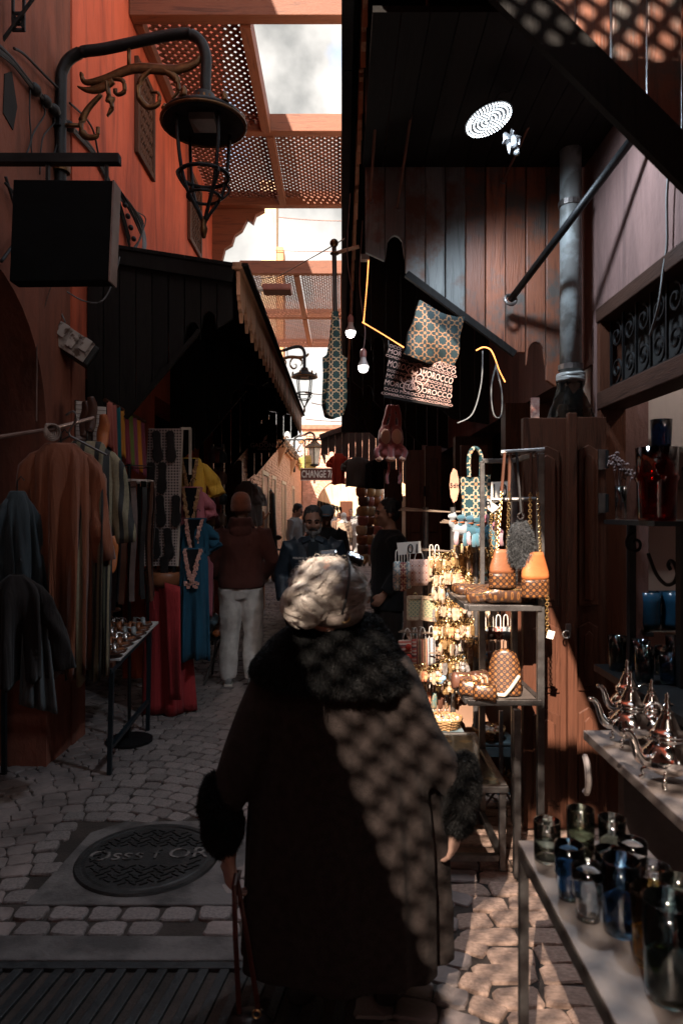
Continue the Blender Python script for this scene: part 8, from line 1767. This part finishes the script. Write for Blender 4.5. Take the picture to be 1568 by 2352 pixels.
garment('black_shirt', 'black shirt hanging in the shade beside the grey one', 'shirt', P(868, 1056, 11.9), .50, .22, .22, BLACK, 0, seed=23)
bgr = random.Random(14)
for i in range(22):
    x, y, d = 832 + 16 * (i % 3) + bgr.uniform(-3, 3), 1130 + 22 * (i // 3), 14.0 + .5 * (i % 3); c = P(x, y, d); m = [TAN, leather('straw', (0.5, 0.3, 0.14)), leather('pale_straw', (0.62, 0.45, 0.28)), BRN, leather('rose_leather', (0.45, 0.16, 0.14))][i % 5]
    tag(MB().loft([c + Vector((0, 0, .10)), c + Vector((0, 0, .06)), c + Vector((0, 0, -.06)), c + Vector((0, 0, -.11))], [(.10, .04), (.12, .06), (.11, .06), (.06, .03)], 12).tor(c + Vector((0, 0, .12)), .06, .008, 12, 5, Euler((R(90), 0, 0)).to_matrix()).obj('straw_bag', m, None, smooth=True), f"{['tan', 'straw', 'pale straw', 'brown', 'rose'][i % 5]} bag on the sunny wall, {['top', 'second', 'third', 'fourth', 'fifth', 'sixth', 'seventh', 'lowest'][i // 3]} row", 'bag', 'bags on the sunny wall')
for i in range(7): drape('hung_cloth', 'coloured cloth hanging along the far stalls, number unclear in the crowd of goods' if False else f"{['red', 'cream', 'blue', 'brown', 'white', 'rust', 'teal'][i]} cloth hanging from the far stalls past the arch side", 'cloth', (P(850 + 6 * i, 1120, 16 + i), P(862 + 6 * i, 1120, 16 + i), P(850 + 6 * i, 1160 + 4 * i, 16 + i), P(862 + 6 * i, 1160 + 4 * i, 16 + i)), cloth('far_cloth_%d' % i, [(0.5, 0.07, 0.05), (0.6, 0.5, 0.38), (0.12, 0.22, 0.34), (0.2, 0.09, 0.05), (0.66, 0.62, 0.58), (0.45, 0.16, 0.06), (0.06, 0.2, 0.2)][i]), 2, .03, 8, 8)
# motorcycle parked by the wall
mt_ = thing('motorbike', 'small motorbike parked by the brick wall behind the bearded man', 'motorbike', (U(664, 9.6), 9.9, 0)); xm, ym = U(664, 9.6), 9.9; rY = Euler((0, R(90), 0)).to_matrix()
for yy in (9.6, 10.8):
    wt = MB().tor((xm, yy, .28), .235, .05, 28, 8, rY).obj('wheel', mat('tyre_rubber', (0.015, 0.015, 0.016), rough=.8), mt_, smooth=True); MB().tor((xm, yy, .28), .19, .014, 24, 6, rY).lathe([(.04, -.03), (.04, .03)], (xm, yy, .28), 12, rot=rY).obj('rim', STEEL, wt)
MB().loft([(xm, 9.45, .72), (xm, 9.7, .76), (xm, 10.1, .74), (xm, 10.35, .78)], [(.09, .05), (.12, .06), (.12, .06), (.08, .05)], 14, hint=Vector((1, 0, 0))).obj('seat', BLKL, mt_, smooth=True); MB().loft([(xm, 10.3, .8), (xm, 10.5, .86), (xm, 10.7, .82)], [(.08, .07), (.13, .10), (.09, .07)], 14).obj('tank', mat('tank_paint', (0.03, 0.03, 0.035), rough=.25, coat=.6), mt_, smooth=True)
MB().box((xm, 10.1, .45), (.2, .45, .25)).obj('engine', STEEL, mt_, bevel=.03); MB().tube(smooth_path([(xm - .36, 10.6, 1.04), (xm - .2, 10.72, 1.0), (xm, 10.75, .96), (xm + .2, 10.72, 1.0), (xm + .36, 10.6, 1.04)], 5), .015, 8).obj('handlebar', STEEL, mt_)
for k in (-1, 1): MB().tube([(xm + k * .36, 10.6, 1.04), (xm + k * .40, 10.5, 1.05)], .02, 8).obj('grip', BLKL, mt_); MB().tube([(xm + k * .08, 10.78, .95), (xm + k * .07, 10.85, .3)], .022, 8).obj('fork', STEEL, mt_); MB().sph((xm + k * .26, 10.68, 1.2), (.06, .015, .04), 10, 8).obj('mirror', BLKL, mt_)
MB().box((xm, 9.36, .62), (.15, .03, .07)).obj('tail_light', mat('tail_red', (0.45, 0.02, 0.015), rough=.2), mt_, bevel=.012); MB().box((xm, 9.34, .46), (.18, .012, .15)).obj('number_plate', PAPER, mt_); text('lettering', '72\n1673', .055, (xm, 9.332, .46), (R(90), 0, 0), INK, mt_); MB().tor((xm, 9.5, .80), .09, .010, 16, 6, Euler((0, 0, 0)).to_matrix()).obj('grab_rail', STEEL, mt_)
# wires across the sky and a camera arm on the pergola
wg = [((640, 498), (784, 506), 20.0), ((632, 574), (786, 572), 20.0), ((700, 902), (790, 906), 19.0), ((700, 962), (790, 966), 20.0), ((690, 1000), (790, 1004), 21), ((715, 925), (790, 940), 18)]
for i, (a, b_, d) in enumerate(wg): tag(MB().tube(sag(P(*a, d), P(b_[0] + 60, b_[1], d), .05), .012, 5).obj('overhead_wire', MC['rust_rod']), ['upper wire stretched from the cream tower', 'lower wire stretched from the cream tower', 'wire across the far sky just under the lattice', 'wire across the far sky in the middle', 'lowest wire across the far sky', 'slanting wire across the far sky'][i], 'wire', 'wires across the alley')
wire('loose_wire', 'white wire sweeping from the awning corner up to the pole', [P(590, 640, 6.2), P(640, 632, 6), P(700, 600, 5.6), P(750, 572, 5.0), P(790, 548, 4.6)], .004, PAPER)
fl_ = thing('flood_light', 'small pinkish flood light on an arm under the lattice', 'flood light', P(630, 663, 9)); MB().tube([P(560, 661, 8.6), P(600, 664, 8.8)], .03, 8).obj('arm', PAPER, fl_); MB().bx(U(603, 9), U(670, 9), 8.9, 9.15, ZH(671, 9), ZH(655, 9)).obj('housing', mat('flood_pink', (0.40, 0.17, 0.13), rough=.5), fl_, bevel=.02)
# ================================================================ grow the lofted figures and cloth into continuous skins
for (o, vox, it, *_r) in JOBS:
    m = o.modifiers.new('r', 'REMESH'); m.mode = 'VOXEL'; m.voxel_size = vox; m.use_smooth_shade = True
    if it:
        s = o.modifiers.new('s', 'SMOOTH'); s.factor = 0.5; s.iterations = it
FONTS = [o for o in SC.objects if o.type == 'FONT']
if JOBS:
    dgr0 = bpy.context.evaluated_depsgraph_get()
    for o in FONTS:
        me = bpy.data.meshes.new_from_object(o.evaluated_get(dgr0)); nm = o.name
        n_ = bpy.data.objects.new('lettering', me); n_.parent = o.parent; n_.matrix_parent_inverse = o.matrix_parent_inverse.copy(); n_.matrix_basis = o.matrix_basis.copy(); COL.objects.link(n_)
    for o in FONTS: bpy.data.objects.remove(o)
    dgr = bpy.context.evaluated_depsgraph_get()
    for (o, vox, it, wr, fr_, stz, fur) in JOBS:
        me = bpy.data.meshes.new_from_object(o.evaluated_get(dgr)); mats = [s.material for s in o.material_slots]
        o.modifiers.clear(); old = o.data; o.data = me
        if not me.materials:
            for q in mats: me.materials.append(q)
        n = len(me.vertices); co = np.empty(n * 3, 'f'); me.vertices.foreach_get('co', co); co = co.reshape(-1, 3)
        nr = np.empty(n * 3, 'f'); me.vertices.foreach_get('normal', nr); nr = nr.reshape(-1, 3)
        if wr:
            k = np.empty(n, 'f')
            for i in range(n):
                x, y, z = co[i] * fr_
                k[i] = noise.noise((x, y, z * stz)) + .5 * noise.noise((x * 2.3 + 7, y * 2.3, z * stz * 2.6))
            co = co + nr * (k * wr)[:, None]; me.vertices.foreach_set('co', co.astype('f').ravel()); me.update()
        if fur:
            nb, ln, fm, droop = fur; rg = np.random.default_rng(4)
            me.calc_loop_triangles(); tri = np.array([t.vertices[:] for t in me.loop_triangles])
            A, B, C = co[tri[:, 0]], co[tri[:, 1]], co[tri[:, 2]]
            ar = np.linalg.norm(np.cross(B - A, C - A), axis=1); pick = rg.choice(len(tri), nb, p=ar / ar.sum())
            u, v = rg.random(nb), rg.random(nb); sw = u + v > 1; u[sw] = 1 - u[sw]; v[sw] = 1 - v[sw]
            p = A[pick] + (B - A)[pick] * u[:, None] + (C - A)[pick] * v[:, None]; nn = nr[tri[pick, 0]]
            dr = nn + rg.normal(0, .45, (nb, 3)) + np.array([0, 0, -droop]); dr /= np.linalg.norm(dr, axis=1)[:, None]
            sd = np.cross(dr, rg.normal(0, 1, (nb, 3))); sd /= np.linalg.norm(sd, axis=1)[:, None]
            L_ = ln * rg.uniform(.5, 1.2, nb)[:, None]; wd = ln * .055
            mid = p + dr * L_ * .55 + rg.normal(0, ln * .08, (nb, 3)); tip = p + dr * L_ + np.array([0, 0, -droop]) * L_ * .35
            vs_ = np.stack([p - sd * wd - nn * .003, p + sd * wd - nn * .003, mid + sd * wd * .7, mid - sd * wd * .7, tip], 1).reshape(-1, 3)
            b = np.arange(nb) * 5; fs_ = np.concatenate([np.stack([b, b + 1, b + 2, b + 3], 1).tolist(), ]).tolist() + np.stack([b + 3, b + 2, b + 4], 1).tolist()
            fmsh = bpy.data.meshes.new('fur'); fmsh.from_pydata(vs_.tolist(), [], fs_); fmsh.materials.append(fm)
            fo = bpy.data.objects.new('fur', fmsh); link(fo, o)
        bpy.data.meshes.remove(old) if old.users == 0 else None
